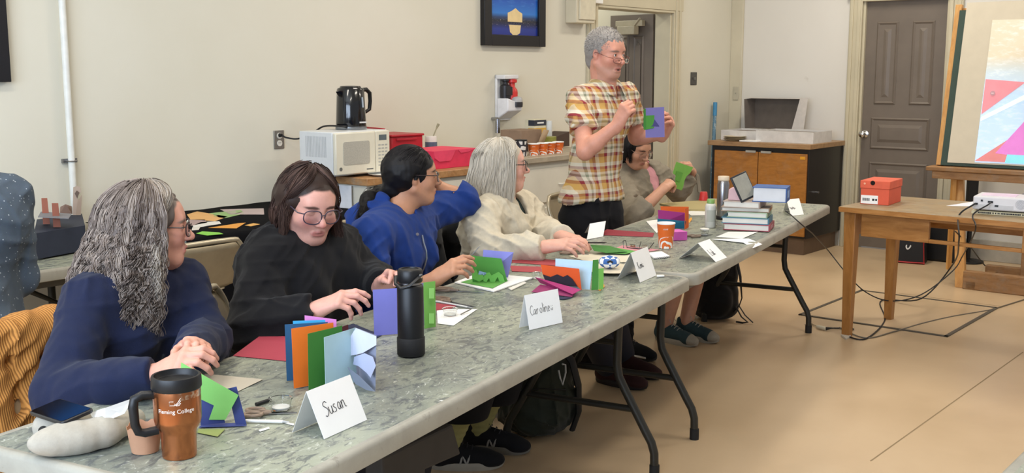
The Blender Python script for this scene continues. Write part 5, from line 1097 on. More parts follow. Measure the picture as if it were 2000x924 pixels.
q = MB(); q.sheet([G(1390, 467, .742), G(1462, 466, .742), G(1489, 477, .735), G(1470, 485, .728), G(1452, 474, .744)], .0008); place_mesh(q, 'sheet_of_paper', M_paper, 'white sheet hanging over the front edge of the far table', 'paper', smooth=False)
# books
BKL = .27; b0 = G(1412, 449, .741); b1 = G(1503, 451.5, .741); bx = (b1-b0); bw = bx.length; bx = (bx.normalized()+(G(1534, 438, .741)-b1).normalized().cross(ZV)).normalized(); by = ZV.cross(bx); 
def book(z, th, w_, d_, dx, dy, rz, cover, label, pages='dcd9d0', spine=None, grp='books in the pile on the far table'):
    o_ = b0+bx*dx+by*dy+ZV*(z-.741+.001); e = thing('book', label, 'book', o_, 0, None); X = Matrix.Rotation(rz, 3, 'Z') @ bx; e.rotation_euler = FR(o_, X, ZV.cross(X), ZV).to_euler(); m_ = mat(cover, .55)
    q = MB(); q.box2((0, 0, 0), (w_, d_, .0035)); q.box2((0, 0, th-.0035), (w_, d_, th)); q.box2((w_-.004, 0, .003), (w_, d_, th-.003)); q.build('cover', m_, e, bevel=.001)
    q = MB(); q.box2((.006, .004, .0035), (w_-.005, d_-.004, th-.0035)); q.build('page_block', mat(pages, .85, var=.03), e)
    if spine:
        q = MB(); q.box2((w_-.0005, d_*.25, th*.25), (w_+.0008, d_*.7, th*.75)); q.build('spine_label', mat(spine, .6), e)
    return e
zz = .741; 
for th, w_, d_, dx, dy, rz, cv, lb, sp in [(.032, bw, .20, 0, 0, 0, 'a8505c', 'red-covered book at the bottom of the pile', 'c08a90'), (.030, bw+.005, .19, -.01, .0, .02, '4f7f96', 'blue-grey covered book, second from the bottom of the pile', None), (.026, bw-.03, .19, .015, .01, 0, 'a9c0a4', 'pale green-spined book in the middle of the pile', '7f9a8c'), (.022, bw+.01, .17, -.015, .015, .04, 'a28a74', 'brown-grey book, second from the top of the pile', 'b57a4a'), (.030, bw-.045, .19, -.005, .0, -.05, 'b7a9a0', 'pale thick book on top of the pile beneath the tablet', None)]:
    book(zz, th, w_, d_, dx, dy, rz, cv, lb, spine=sp); zz += th+.0008
ZB = zz
book(ZB, .072, .165, .15, .135, .01, .0, '2d5696', 'thick blue hardback lying on top of the pile', 'd0d4da', '7fa0d0')
o_ = b0+bx*.015+by*.03; q = MB(); q.M = FR((o_.x, o_.y, ZB+.001), bx, by, ZV); q.add([(0, 0, 0), (.075, 0, 0), (.075, .10, 0), (0, .10, 0), (.003, 0, .055), (.066, .0, .075), (.066, .10, .075), (.003, .10, .055)], [(3, 2, 1, 0), (4, 5, 6, 7), (0, 1, 5, 4), (1, 2, 6, 5), (2, 3, 7, 6), (3, 0, 4, 7)]); o = q.build('pink_box', mat('d8b4b8', .6), bevel=.004); tag(o, 'pale pink box on top of the books left of the tablet', 'box')
o_ = b0+bx*.105+by*.005+ZV*(ZB-.741+.003); tilt = R_(-24); e = thing('tablet', 'black-framed tablet leaning upright against the blue book', 'tablet', o_, 0); X = (bx*math.cos(R_(0))).normalized(); Zt = (ZV*math.cos(R_(26))-bx*math.sin(R_(26))).normalized(); Xt = Zt.cross(by)*-1
Xt = by.cross(Zt)
e.rotation_euler = FR(o_, Xt, by, Zt).to_euler()
q = MB(); q.M = Matrix.Rotation(R_(-35), 4, 'Z'); q.box2((-.004, -.03, 0), (.004, .085, .135)); 
q.build('tablet_case', mat('25262c', .4), e, bevel=.003); q = MB(); q.M = Matrix.Rotation(R_(-35), 4, 'Z'); q.box2((-.0052, -.022, .010), (-.0044, .078, .127)); q.box2((.0042, -.022, .010), (.0052, .078, .127)); q.build('screen', mat('9b9a90', .15, var=.1), e)
# cables
def cable(pts, r, col, label, name='cable', cat='cable'):
    P_ = [Vector(p) for p in pts]; out = []
    for i in range(len(P_)-1):
        p0, p1, p2, p3 = P_[max(i-1, 0)], P_[i], P_[i+1], P_[min(i+2, len(P_)-1)]
        for j in range(8): t = j/8; out.append(.5*((2*p1)+(p2-p0)*t+(2*p0-5*p1+4*p2-p3)*t*t+(3*p1-p0-3*p2+p3)*t**3))
    q = MB(); q.tube(out+[P_[-1]], r, 8); return place_mesh(q, name, mat(col, .5), label, cat)
a_ = TP(1572, 444, -.02)
cable([G(1534, 412, .78), G(1545, 420, .762), G(1556, 430, .75), a_, PLN(1586, 455, L, C1.dot(L)+2.1)], .0035, '2a2a2c', 'black cable running from the books over the far table edge')
# ================================================================== wooden table things
def GW(u, v, z=WH+.0005): return G(u, v, z)
fl, fr = GW(1680, 398), GW(1736, 401.5); br_ = GW(1765, 393); ux = ((fr-fl).normalized()+(br_-fr).normalized().cross(ZV)).normalized(); uy = ZV.cross(ux); w_ = (fr-fl).length; dp = .25; hh = above(1679, 352, fl).z-WH
e = thing('shoe_box', 'orange shoe box with a white label standing on the old wooden table', 'box', fl, 0); e.rotation_euler = FR(fl, ux, uy, ZV).to_euler(); Mo = mat('d65a3e', .6, var=.04)
q = MB(); q.box2((0, 0, 0), (w_, dp, hh-.012)); q.build('box_base', Mo, e, bevel=.002)
q = MB(); q.box2((-.004, -.004, hh-.045), (w_+.004, dp+.004, hh)); q.build('box_lid', mat('dc6144', .6), e, bevel=.003)
q = MB(); q.lathe([(0, 0), (.013, 0), (.013, .0015), (0, .0015)], 20, M=Matrix.Translation((w_*.42, -.0042, hh-.012)) @ Matrix.Rotation(PI/2, 4, 'X')); q.build('finger_hole', mat('1a0d0a', .9), e)
q = MB(); q.box2((.003, -.001, .004), (w_*.62, 0, .052)); lb = q.build('label', M_paper, e)
q = MB(); 
for i in range(12): q.box2((.012+i*.0035, -.0016, .020), (.0135+i*.0035+(.0008 if i % 3 else 0), -.001, .036))
q.box2((w_*.42, -.0016, .022), (w_*.50, -.001, .034)); q.lathe([(.006, 0), (.006, .0006), (.0, .0006)], 16, M=Matrix.Translation((w_*.56, -.001, .028)) @ Matrix.Rotation(PI/2, 4, 'X')); q.build('label_print', M_ink, lb)
q = MB(); q.lathe([(.006, 0), (.006, .0006), (0, .0006)], 16, M=Matrix.Translation((.022, -.0045, hh-.018)) @ Matrix.Rotation(PI/2, 4, 'X')); q.build('lid_emblem', mat('f0b090', .6), e)
flat([(1848, 402), (1905, 393), (1915, 396), (1900, 403)], 'e0e4ee', 'sheet_of_paper', 'white sheet on the wooden table left of the projector', 'paper', base=WH)
# projector on a book
pf0 = G(1899, 408, WH+.028); pf1 = G(2010, 415, WH+.028); ux = (pf1-pf0).normalized(); uy = ZV.cross(ux)
bk = thing('book', 'cream and black book lying under the white projector', 'book', G(1897, 417, WH+.001), 0); bo = bk.location.copy(); bk.rotation_euler = FR(bo, ux, uy, ZV).to_euler()
q = MB(); q.box2((0, 0, 0), (.32, .22, .003)); q.box2((0, 0, .015), (.32, .22, .018)); q.box2((0, 0, .003), (.32, .003, .015)); q.build('cover', mat('d8cfae', .6), bk, bevel=.001); q = MB(); q.box2((.003, .003, .003), (.317, .217, .015)); q.build('page_block', M_paper, bk)
vs, fs = text_mesh('THE MODERN BOOKBINDING HANDBOOK', .0105); 
q = MB(); 
r = np.random.RandomState(2); x = .02
while x < .27: w1 = .003+.006*r.rand(); q.box2((x, -.0012, .005), (x+w1, 0, .0125)); x += w1+.0018+(.005 if r.rand() < .15 else 0)
q.build('spine_print', M_ink, bk)
pj = thing('projector', 'white projector on a book at the right end of the wooden table', 'projector', pf0, 0); pj.rotation_euler = FR(pf0, ux, uy, ZV).to_euler(); 
pj.location.z = WH+.026; q = MB(); q.prism(rrect(0, 0, .31, .23, .012), .0, .072); q.build('projector_body', mat('d6d6da', .35, var=.02), pj, bevel=.008, seg=3); q = MB(); q.box2((.0, -.002, .006), (.20, .001, .030)); q.build('port_panel', mat('c2c3c6', .4), pj)
for x_, w2, z_ in ((.012, .014, .026), (.04, .010, .045), (.075, .026, .040), (.11, .018, .020)): q = MB(); q.box2((x_, -.003, z_), (x_+w2, .001, z_+.010)); q.build('port', M_black, pj)
q = MB(); q.M = Matrix.Translation((.235, -.001, .040)) @ Matrix.Rotation(PI/2, 4, 'X')
for r_ in (.006, .012, .018, .024): q.lathe([(r_-.0015, 0), (r_-.0015, .0015), (r_, .0015), (r_, 0)], 24, caps=False)
q.build('speaker_grille', mat('a8a8ac', .5), pj); q = MB(); q.box2((.03, .06, .072), (.20, .20, .0735)); q.build('top_panel', mat('e0c8dc', .3), pj)
q = MB(); q.lathe([(0, 0), (.03, 0), (.03, .02), (.024, .022), (0, .015)], 28, M=Matrix.Translation((.22, .228, .045)) @ Matrix.Rotation(-PI/2, 4, 'X')); q.build('projection_lens', mat('22242a', .1), pj)
PJ = lambda x, y, z: pj.location+ux*x+uy*y+ZV*z
Mk = '18181a'
cable([PJ(.015, -.002, .031), PJ(.012, -.04, .030), PJ(-.05, -.09, -.03)] + [PLN(1873, 470, B, st(WTP(.75, 0))[1]+.03)] + [TP(1800, 560, 0)*0+G(1862, 515, .30)] + [G(1800, 583, .06)] + [G(1722, 587, .010), G(1728, 626, .006), G(1690, 662, .006), G(1650, 655, .006)], .0045, Mk, 'black power cable hanging from the projector to the floor')
cable([PJ(.09, -.003, .045), PJ(.085, -.05, .035), PJ(.02, -.09, -.02), PLN(1905, 450, B, st(WTP(.8, 0))[1]+.02), G(1880, 500, .30), G(1860, 530, .25), G(1800, 575, .16), G(1740, 588, .12), G(1690, 570, .17), G(1650, 530, .27), G(1618, 490, .36), PLN(1586, 455, L, C1.dot(L)+2.1)], .0038, Mk, 'black cable looping from the projector across to the far folding table')
cable([G(1845, 655, .004)*0+G(1640, 640, .008), G(1690, 660, .005), G(1745, 648, .005), G(1800, 632, .005), G(1860, 618, .005), G(1930, 606, .005), G(1965, 596, .005), G(2010, 582, .005)], .004, '6b6355', 'thin grey-brown cable lying along the floor hatch')
cable([G(1866, 452, .42), G(1895, 482, .22), G(1925, 520, .01), G(1950, 532, .006), G(1975, 550, .006)], .0045, Mk, 'black cable on the floor behind the easel base')
o_ = G(1605, 640, .0); e = root('plug_connector', 'cream plug connector with a black cord lying by the wooden table leg', 'plug', o_); q = MB(); a_, b_ = G(1596, 638, .014), G(1613, 642, .014); q.tube([a_, b_], .012, 10, flat=1); place_mesh(q, 'plug_body', mat('c9c0a8', .5), parent=e, bevel=.003); q = MB(); q.tube([b_, G(1624, 641, .012)], [.010, .005], 10); place_mesh(q, 'plug_end', M_black, parent=e)
q = MB(); q.tube(ln((1624, 641, .008), (1645, 641, .006), (1662, 639, .006), (1667, 643, .006), (1655, 648, .006)), .004, 8); place_mesh(q, 'cord', M_black, parent=e); q = MB(); q.tube(ln((1596, 638, .010), (1585, 632, .005), (1572, 634, .005)), .003, 8); place_mesh(q, 'white_cord', mat('a89c84', .6), parent=e)
q = MB(); o_ = G(1651, 656, .0); q.sheet([G(1642, 655, .006), G(1652, 662, .006), (G(1662, 657, .006)), G(1650, 651, .006)], .01); place_mesh(q, 'tape_pad', mat('cfc9bc', .6), 'small white pad on the floor at the foot of the wooden table leg', 'pad', smooth=False)
# speaker stand base and bag under the table
o_ = G(1890, 512, 0); e = root('stand_base', 'black round-footed stand behind the easel', 'stand', o_); q = MB(); q.lathe([(0, 0), (.115, 0), (.12, .006), (.115, .016), (.03, .022), (.02, .03), (0, .03)], 36); q.build('round_foot', M_black, e); q = MB(); q.tube([(0, 0, .02), (0, 0, .95)], .018, 14); q.build('pole', M_black, e); q = MB(); q.box2((-.04, -.03, .35), (.04, .03, 1.25)); q.build('column', mat('1a1a1c', .5), e, bevel=.01)
c0 = G(1742, 512, 0); c1 = G(1806, 517, 0); ux = (c1-c0).normalized(); uy = ZV.cross(ux); w_ = (c1-c0).length; e = thing('shopping_bag', 'black bag with red trim and a white looped emblem under the wooden table', 'bag', c0, 0); e.rotation_euler = FR(c0, ux, uy, ZV).to_euler()
q = MB(); q.add([(0, 0, 0), (w_, 0, 0), (w_, .16, 0), (0, .16, 0), (.01, .02, .30), (w_-.01, .02, .30), (w_-.01, .14, .30), (.01, .14, .30)], [(3, 2, 1, 0), (4, 5, 6, 7), (0, 1, 5, 4), (1, 2, 6, 5), (2, 3, 7, 6), (3, 0, 4, 7)]); q.build('bag_body', mat('131215', .5), e, bevel=.01)
q = MB(); q.tube([(.005, -.004, .0), (.02, -.003, .15), (.015, .016, .30)], .010, 8, flat=.4); q.tube([(w_-.005, -.004, .0), (w_-.015, -.003, .15), (w_-.02, .016, .30)], .010, 8, flat=.4); q.tube([(0, -.006, .012), (w_/2, -.008, .010), (w_, -.006, .012)], .011, 8, flat=.5); q.tube([(w_*.2, .02, .30), (w_*.25, .02, .42), (w_*.5, .02, .46), (w_*.75, .02, .42), (w_*.8, .02, .30)], .007, 8, flat=.5); q.build('red_trim', mat('b02a2e', .5), e)
q = MB(); k_ = w_/.2
def em(x, z): return Vector((w_/2+(x-.5)*.15*k_, -.004+z*.07, .115+z*.13))
pts = [em(*a) for a in [(.15, .85), (.3, 1.0), (.55, .95), (.35, .75), (.1, .8), (.2, .62), (.45, .5), (.55, .2), (.45, .0), (.38, .2), (.55, .55), (.75, .95), (.85, .9), (.65, .62), (.6, .42), (.75, .35), (1.0, .62)]]; sp = []
for i in range(len(pts)-1):
    p0, p1, p2, p3 = pts[max(i-1, 0)], pts[i], pts[i+1], pts[min(i+2, len(pts)-1)]
    for j in range(5): t = j/5; sp.append(.5*((2*p1)+(p2-p0)*t+(2*p0-5*p1+4*p2-p3)*t*t+(3*p1-p0-3*p2+p3)*t**3))
q.tube(sp+[pts[-1]], .0055, 8, flat=.6); q.build('emblem', mat('d8d8d6', .6), e)
o_ = RM(8.98, 2.93, 0); e = thing('black_case', 'black case standing behind the bag with the red trim', 'case', o_, RZ-PI/2); q = MB(); q.box2((-.12, -.1, 0), (.26, .08, .40)); q.build('case_body', mat('141416', .5), e, bevel=.02); q = MB(); q.tube([(0, -.0, .40), (.02, 0, .43), (.1, 0, .43), (.12, 0, .40)], .008, 8); q.build('case_handle', M_black, e)
# ================================================================== on the corner cabinet
zc = .926; cs_ = cs
def CB(x, y, z): return RM(cs+y, (ct0+ct1)/2-x, z)
def tray(label, x0, x1, y0, y1, h, rz=0, lid=False):
    e = thing('box_tray', label, 'box', CB((x0+x1)/2, (y0+y1)/2, zc), RZ-PI/2+rz); hx, hy = (x1-x0)/2, (y1-y0)/2; m_ = mat('d9d6d2', .7)
    q = MB(); q.box2((-hx, -hy, 0), (hx, hy, .003)); q.box2((-hx, -hy, .003), (hx, -hy+.004, h)); q.box2((-hx, hy-.004, .003), (hx, hy, h)); q.box2((-hx, -hy+.004, .003), (-hx+.004, hy-.004, h)); q.box2((hx-.004, -hy+.004, .003), (hx, hy-.004, h)); q.build('tray_body', m_, e)
    q = MB(); q.box2((-hx+.01, -hy+.01, .003), (hx-.01, hy-.01, h*.82)); q.build('contents', mat('8c8176', .8), e); return e
tray('white open box with card in it at the right of the corner cabinet top', -.07, .44, .06, .46, .095, .03); tray('white open box at the left of the corner cabinet top', -.43, -.08, .12, .5, .085)
e = thing('open_box', 'open grey cardboard box standing on its side against the wall above the corner cabinet', 'box', CB(-.10, .55, zc+.085), RZ-PI/2); m_ = mat('6a625b', .8); m2 = mat('cfc9c2', .7)
q = MB(); q.box2((-.27, .08, 0), (.18, .085, .27)); q.build('box_back', m_, e); q = MB(); q.add([(-.27, .08, 0), (-.30, -.04, 0), (-.31, -.05, .26), (-.27, .08, .27), (-.275, .085, .27), (-.315, -.05, .26), (-.305, -.04, 0), (-.275, .085, 0)], [(0, 1, 2, 3), (4, 5, 6, 7), (0, 3, 4, 7), (1, 6, 5, 2), (0, 7, 6, 1), (3, 2, 5, 4)]); q.build('box_side', m_, e, smooth=False)
q = MB(); q.add([(.18, .08, 0), (.15, -.05, 0), (.22, -.05, .28), (.18, .08, .27), (.185, .085, .27), (.27, .0, .28), (.24, .0, 0), (.185, .085, 0)], [(3, 2, 1, 0), (7, 6, 5, 4), (7, 4, 3, 0), (2, 5, 6, 1), (1, 6, 7, 0), (4, 5, 2, 3)]); q.build('box_flap', m2, e, smooth=False); q = MB(); q.box2((-.31, -.03, .268), (.22, .085, .273)); q.build('box_top', m2, e)
e = root('wooden_bowl', 'shallow cream plate stack at the front left of the corner cabinet', 'plates', CB(-.26, .05, zc)); q = MB(); 
for i in range(4): q.lathe([(0, .001+i*.009), (.06, .001+i*.009), (.095, .013+i*.009), (.097, .014+i*.009), (.061, .004+i*.009), (0, .004+i*.009)], 32)
q.build('plates', mat('c9bda3', .5), e)
o_ = CB(-.03, .03, zc); q = MB(); q.box((0, 0, .006), (.16, .10, .012), rz=RZ-PI/2); o = q.build('paper_stack', M_paper, bevel=.002); o.location = CB(-.10, .03, zc); tag(o, 'small white paper stack in front of the two white boxes', 'paper')
# blue pole leaning in the corner
a_ = onB(1388, 420, T_WALL-.10); b_ = onB(1397, 200, T_WALL-.04); d_ = (b_-a_).normalized(); f_ = a_-d_*((a_.z)/d_.z); e = root('blue_pole', 'paint-spattered blue pole leaning in the corner left of the cabinet', 'pole', f_); q = MB(); q.tube([f_, b_], .017, 14)
m, t, p = nt('blue spattered'); v = coords(t); n_ = noise(t, 30, 4, .7, v); r_ = ramp(t, n_.outputs[0], [(.54, srgb('5a7f96')), (.6, srgb('a9b6b6'))]); t.links.new(r_.outputs[0], p.inputs['Base Color']); place_mesh(q, 'pole_shaft', m, parent=e); q = MB(); q.tube([b_-d_*.12, b_], .0185, 14); place_mesh(q, 'pole_end', mat('3f86b4', .5), parent=e)
# ================================================================== on the counter
ms0 = onB(653, 330, TF+.11); sM = st(ms0)[0]; sM1 = st(onB(760, 318, TF+.11))[0]; mw = sM1-sM; zm0, zm1 = ZC+.012, onB(653, 259, TF+.11).z; dpm = st(PLN(584, 262, A, sM))[1]-(TF+.11)
e = thing('microwave', 'cream microwave on the wooden worktop beneath the black kettle', 'microwave', RM(sM, TF+.11, ZC), RZ); hM = zm1-ZC; M_mw = mat('d9d3c0', .4, var=.02)
q = MB(); q.box2((0, .012, .012), (mw, dpm, hM)); q.build('microwave_body', mat('d4d6d6', .4, var=.02), e, bevel=.005); q = MB(); q.box2((.003, -.012, .018), (mw*.72, .012, hM-.004)); dr = q.build('door', M_mw, e, bevel=.006)
q = MB(); q.prism([(x+mw*.37, z+hM*.54) for x, z in rrect(-mw*.235, -hM*.25, mw*.235, hM*.25, .012)], .012, .0145, M=Matrix.Rotation(PI/2, 4, 'X')); q.build('window_mesh', mat('b0aca0', .35, var=.12, nscale=200), dr); q = MB(); q.box2((mw*.73, -.010, .018), (mw-.003, .012, hM-.004)); cp_ = q.build('control_panel', M_mw, e, bevel=.004)
q = MB(); q.box2((mw*.79, -.0112, hM*.78), (mw*.93, -.010, hM*.90)); q.build('display', mat('5a6468', .2), cp_); q = MB()
for r_ in range(7):
    for c_ in range(3): q.box2((mw*(.775+c_*.062), -.0112, hM*(.66-r_*.075)), (mw*(.775+c_*.062+.042), -.010, hM*(.66-r_*.075+.03)))
q.build('key_print', mat('a9a8a2', .5), cp_); q = MB(); q.lathe([(0, 0), (.010, 0), (.010, .001), (0, .001)], 20, M=Matrix.Translation((.035, -.012, .05)) @ Matrix.Rotation(PI/2, 4, 'X')); q.box2((mw*.55, -.0128, .036), (mw*.67, -.012, .043)); q.build('maker_badge', mat('6a6a66', .4), dr)
for x in (.03, mw-.03):
    for y in (.04, dpm-.04): q = MB(); q.lathe([(0, 0), (.012, 0), (.012, .013), (0, .013)], 12, (x, y, 0)); q.build('foot', M_black, e)
q = MB(); 
for i in range(14): q.box2((-.0006, .06+i*.012, hM*.45), (.0, .066+i*.012, hM*.9))
q.build('vent_slots', mat('b4b6b8', .5), e)
kx = st(onB(686, 252, TF+.28)); zk = ZC+hM+.0005; o_ = RM(kx[0], TF+.28, zk); e = thing('kettle', 'glossy black electric kettle standing on the microwave', 'kettle', o_, RZ); Mkb = mat('0e0f12', .15, var=0, coat=.5)
q = MB(); q.lathe([(0, .018), (.082, .018), (.083, .022), (.074, .215), (.068, .224), (0, .226)], 44); q.add([(-.055, -.03, .215), (-.055, .03, .215), (-.105, 0, .205), (-.068, 0, .150), (-.06, -.025, .16), (-.06, .025, .16)], [(0, 1, 2), (0, 2, 4), (2, 3, 4), (1, 5, 2), (2, 5, 3)]); q.build('kettle_body', Mkb, e)
q = MB(); q.lathe([(0, 0), (.084, 0), (.086, .004), (.086, .016), (.083, .018), (0, .018)], 44); q.build('kettle_base', mat('8e9296', .2, .8), e); q = MB(); q.tube([(.060, 0, .212), (.118, 0, .214), (.142, 0, .195), (.145, 0, .150), (.138, 0, .105), (.110, 0, .092), (.080, 0, .100)], [.010, .012, .012, .011, .011, .010, .010], 12); q.build('handle', M_black, e)
q = MB(); q.tube([(.012, -.0785, .175), (.014, -.081, .120)], .007, 8, flat=.3); q.build('water_gauge', mat('aeb2b4', .2), e); q = MB(); q.box((.01, -.084, .040), (.05, .002, .008)); q.build('maker_badge', mat('c8c8c8', .3), e); q = MB(); q.lathe([(0, .224), (.06, .224), (.055, .234), (.02, .238), (0, .238)], 36); q.build('kettle_lid', Mkb, e)
k0 = o_+Vector(A)*-.06+Vector(B)*-.04+ZV*.01
cable([k0, k0-A*.05+ZV*.012, onB(632, 247, T_WALL-.28), onB(608, 262, T_WALL-.20), onB(582, 271, T_WALL-.12), onB(560, 269, T_WALL-.06), OUT-B*.03], .005, '18181a', 'black kettle cord sagging from the kettle to the wall outlet')
q = MB(); q.tube([OUT-Vector(B)*.004, OUT-Vector(B)*.03], [.013, .008], 12); place_mesh(q, 'plug', M_black, 'black plug in the upper socket of the wall outlet', 'plug')
def cbox(name, label, cat, u0, u1, ubase, vtop, t, dp_, col, z=ZC, taper=1.0):
    s0_ = st(onB(u0, ubase, t))[0]; s1_ = st(onB(u1, ubase, t))[0]; h_ = onB((u0+u1)/2, vtop, t).z-z; e = thing(name, label, cat, RM((s0_+s1_)/2, t, z+.0005), RZ); return e, (s1_-s0_)/2, h_
e, hx, h_ = cbox('red_bin', 'deep red plastic bin with a turned-up lid beside the microwave', 'bin', 764, 828, 300, 262, TF+.30, .2, None)
q = MB(); q.box2((-hx*.94, 0, 0), (hx*.94, .24, h_-.012)); q.box2((-hx, -.008, h_-.014), (hx, .25, h_)); q.build('bin_body', mat('a81f2c', .4), e, bevel=.006); q = MB(); q.add([(-hx-.02, .0, h_), (-hx+.02, .0, h_-.004), (-hx+.03, .22, h_+.0), (-hx-.03, .2, h_+.045), (-hx-.045, .0, h_+.04)], [(0, 1, 2, 3), (0, 3, 4)]); o = q.build('lid_flap', mat('c4303c', .4), e); s_ = o.modifiers.new('th', 'SOLIDIFY'); s_.thickness = .004
q = MB(); q.box2((-hx*.7, -.010, h_-.035), (hx*.5, -.006, h_-.022)); q.build('bin_handle', mat('a81f2c', .4), e, bevel=.002)
e, hx, h_ = cbox('storage_jar', 'white labelled jar holding a brush, behind the ponytail', 'jar', 832, 852, 292, 277, TF+.45, .1, None); q = MB(); q.lathe([(0, 0), (.035, 0), (.037, .004), (.037, h_+.03), (.034, h_+.035), (0, h_+.035)], 28); q.build('jar_body', mat('d5d3cc', .3), e); q = MB(); q.lathe([(.0375, .03), (.0375, h_)], 28, caps=False); q.build('label', mat('5a6a80', .5), e)
q = MB(); q.tube([(0, 0, h_), (.05, 0, h_+.08)], .004, 8); q.tube([(.05, 0, h_+.08), (.068, 0, h_+.105)], [.005, .009], 8); q.build('brush', mat('8f8a70', .6), e)
# pink carton
s0_, s1_ = st(onB(848, 330, TF+.10))[0], st(onB(926, 330, TF+.10))[0]; e = thing('pink_carton', 'bright pink folded cardboard carton on the wooden worktop', 'carton', RM(s0_, TF+.10, ZC+.0005), RZ); w_ = s1_-s0_; hC = .105; q = MB(); q.add([(0, 0, 0), (w_, 0, 0), (w_, .26, 0), (0, .26, 0), (-.012, -.012, hC), (w_+.012, -.012, hC), (w_+.012, .272, hC), (-.012, .272, hC)], [(3, 2, 1, 0), (4, 5, 6, 7), (0, 1, 5, 4), (1, 2, 6, 5), (2, 3, 7, 6), (3, 0, 4, 7)]); q.build('carton_body', mat('e0385a', .6), e, bevel=.002)
q = MB(); q.add([(-.012, -.0135, hC), (w_*.50, -.0135, hC), (w_*.38, -.010, hC*.42), (w_*.10, -.010, hC*.40), (-.005, -.012, hC*.62)], [(4, 3, 2, 1, 0)]); q.add([(w_*.55, -.0135, hC), (w_+.012, -.0135, hC), (w_*.80, -.0125, hC*.82), (w_*.62, -.0125, hC*.80)], [(3, 2, 1, 0)]); o = q.build('carton_flap', mat('e8486a', .6), e, smooth=False); s_ = o.modifiers.new('th', 'SOLIDIFY'); s_.thickness = .003
o_ = G(728, 341, ZC); o_ = RM(st(o_)[0], TF+.06+.07, ZC+.001); e = root('white_plate', 'white paper plate on the worktop in front of the microwave', 'plate', RM(sM+mw*.80, TF+.045, ZC)); q = MB(); q.lathe([(0, .001), (.075, .001), (.10, .012), (.102, .012), (.076, .003), (0, .003)], 36); q.build('plate_dish', M_white, e)
# things on the grey worktop
for k_, (u0, u1) in enumerate(((1033, 1052), (1052, 1068), (1067, 1082), (1082, 1098))):
    c = onB((u0+u1)/2, 300, TF+.12+k_*.0); zt = onB((u0+u1)/2, 281, TF+.12).z; paper_cup((c.x, c.y, ZC2+.0005), .038, max(.07, zt-ZC2-.004), ['leftmost orange paper cup in the row on the grey worktop', 'second orange paper cup from the left on the grey worktop', 'third orange paper cup from the left on the grey worktop', 'orange paper cup nearest the plaid sleeve, last in the row'][k_], 'orange paper cups in a row on the counter')
c = onB(1018, 300, TF+.14); e = thing('patterned_mug', 'black and white patterned mug behind the white hair', 'mug', (c.x, c.y, ZC2+.0005), RZ); q = MB(); q.lathe([(0, 0), (.036, 0), (.038, .004), (.038, .095), (.036, .095), (.034, .01), (0, .008)], 32); m, t, p = nt('patterned glaze'); vo = nd(t, 'ShaderNodeTexVoronoi'); vo.feature = 'DISTANCE_TO_EDGE'; vo.inputs['Scale'].default_value = 30; t.links.new(coords(t), vo.inputs['Vector']); r_ = ramp(t, vo.outputs['Distance'], [(.12, srgb('26242c')), (.16, srgb('d8d2cc'))]); t.links.new(r_.outputs[0], p.inputs['Base Color']); q.build('mug_body', m, e); q = MB(); q.tube([(.037, 0, .08), (.06, 0, .075), (.062, 0, .03), (.037, 0, .02)], .005, 8); q.build('handle', M_black, e)
q = MB(); q.lathe([(.034, .095), (.0385, .0955), (.0385, .104), (0, .105)], 32); q.build('rim', M_black, e)
e, hx, h_ = cbox('cardboard_carton', 'open grey-brown cardboard carton behind the orange cups', 'carton', 1018, 1058, 295, 254, TF+.34, .1, None, ZC2); q = MB(); q.box2((-hx, 0, 0), (hx, .18, h_)); q.build('carton_body', mat('8b7460', .8), e, bevel=.002); q = MB(); q.add([(hx*.4, -.004, h_*.1), (hx*.9, -.004, h_*.05), (hx*1.15, -.05, h_*.95), (hx*.6, -.05, h_)], [(0, 1, 2, 3)]); o = q.build('carton_flap', mat('b09676', .8), e); s_ = o.modifiers.new('th', 'SOLIDIFY'); s_.thickness = .004
e, hx, h_ = cbox('tea_box', 'upright yellow and white tea box with dark top band', 'box', 1043, 1066, 290, 233, TF+.48, .1, None, ZC2); q = MB(); q.box2((-hx, 0, 0), (hx, .08, h_)); q.build('box_body', mat('d6cfb4', .5), e, bevel=.002); q = MB(); q.box2((-hx-.001, -.0015, h_*.78), (hx+.001, .05, h_*.97)); q.build('dark_band', mat('2f3440', .5), e); q = MB(); q.box2((-hx-.001, -.0015, h_*.45), (hx+.001, .05, h_*.70)); q.build('yellow_band', mat('d2a548', .5), e)
q = MB(); q.box2((-hx*.5, -.0022, h_*.85), (hx*.6, -.0015, h_*.90)); q.build('box_print', M_white, e)
e, hx, h_ = cbox('white_canister', 'white canister beside the tea box', 'canister', 1066, 1074, 290, 236, TF+.50, .1, None, ZC2); q = MB(); q.lathe([(0, 0), (.028, 0), (.03, .003), (.03, h_), (0, h_)], 24); q.build('canister_body', mat('d8dcdc', .4), e)
e, hx, h_ = cbox('olive_tins', 'low olive green tin behind the orange cups', 'tin', 1066, 1090, 290, 268, TF+.38, .1, None, ZC2); q = MB(); q.lathe([(0, 0), (hx, 0), (hx, h_), (hx*.96, h_+.003), (0, h_+.003)], 30, (0, .05, 0)); q.build('tin_body', mat('8a8a3e', .4), e)
e, hx, h_ = cbox('brown_box', 'open dark brown box edge next to the plaid sleeve', 'box', 1084, 1112, 292, 262, TF+.46, .1, None, ZC2); q = MB(); q.add([(-hx, 0, 0), (hx, 0, 0), (hx, .14, 0), (-hx, .14, 0), (-hx, 0, h_*.8), (hx, 0, h_*1.15), (hx, .14, h_*1.15), (-hx, .14, h_*.8)], [(3, 2, 1, 0), (4, 5, 6, 7), (0, 1, 5, 4), (1, 2, 6, 5), (2, 3, 7, 6), (3, 0, 4, 7)]); q.build('box_body', mat('4a3a30', .7), e, smooth=False)
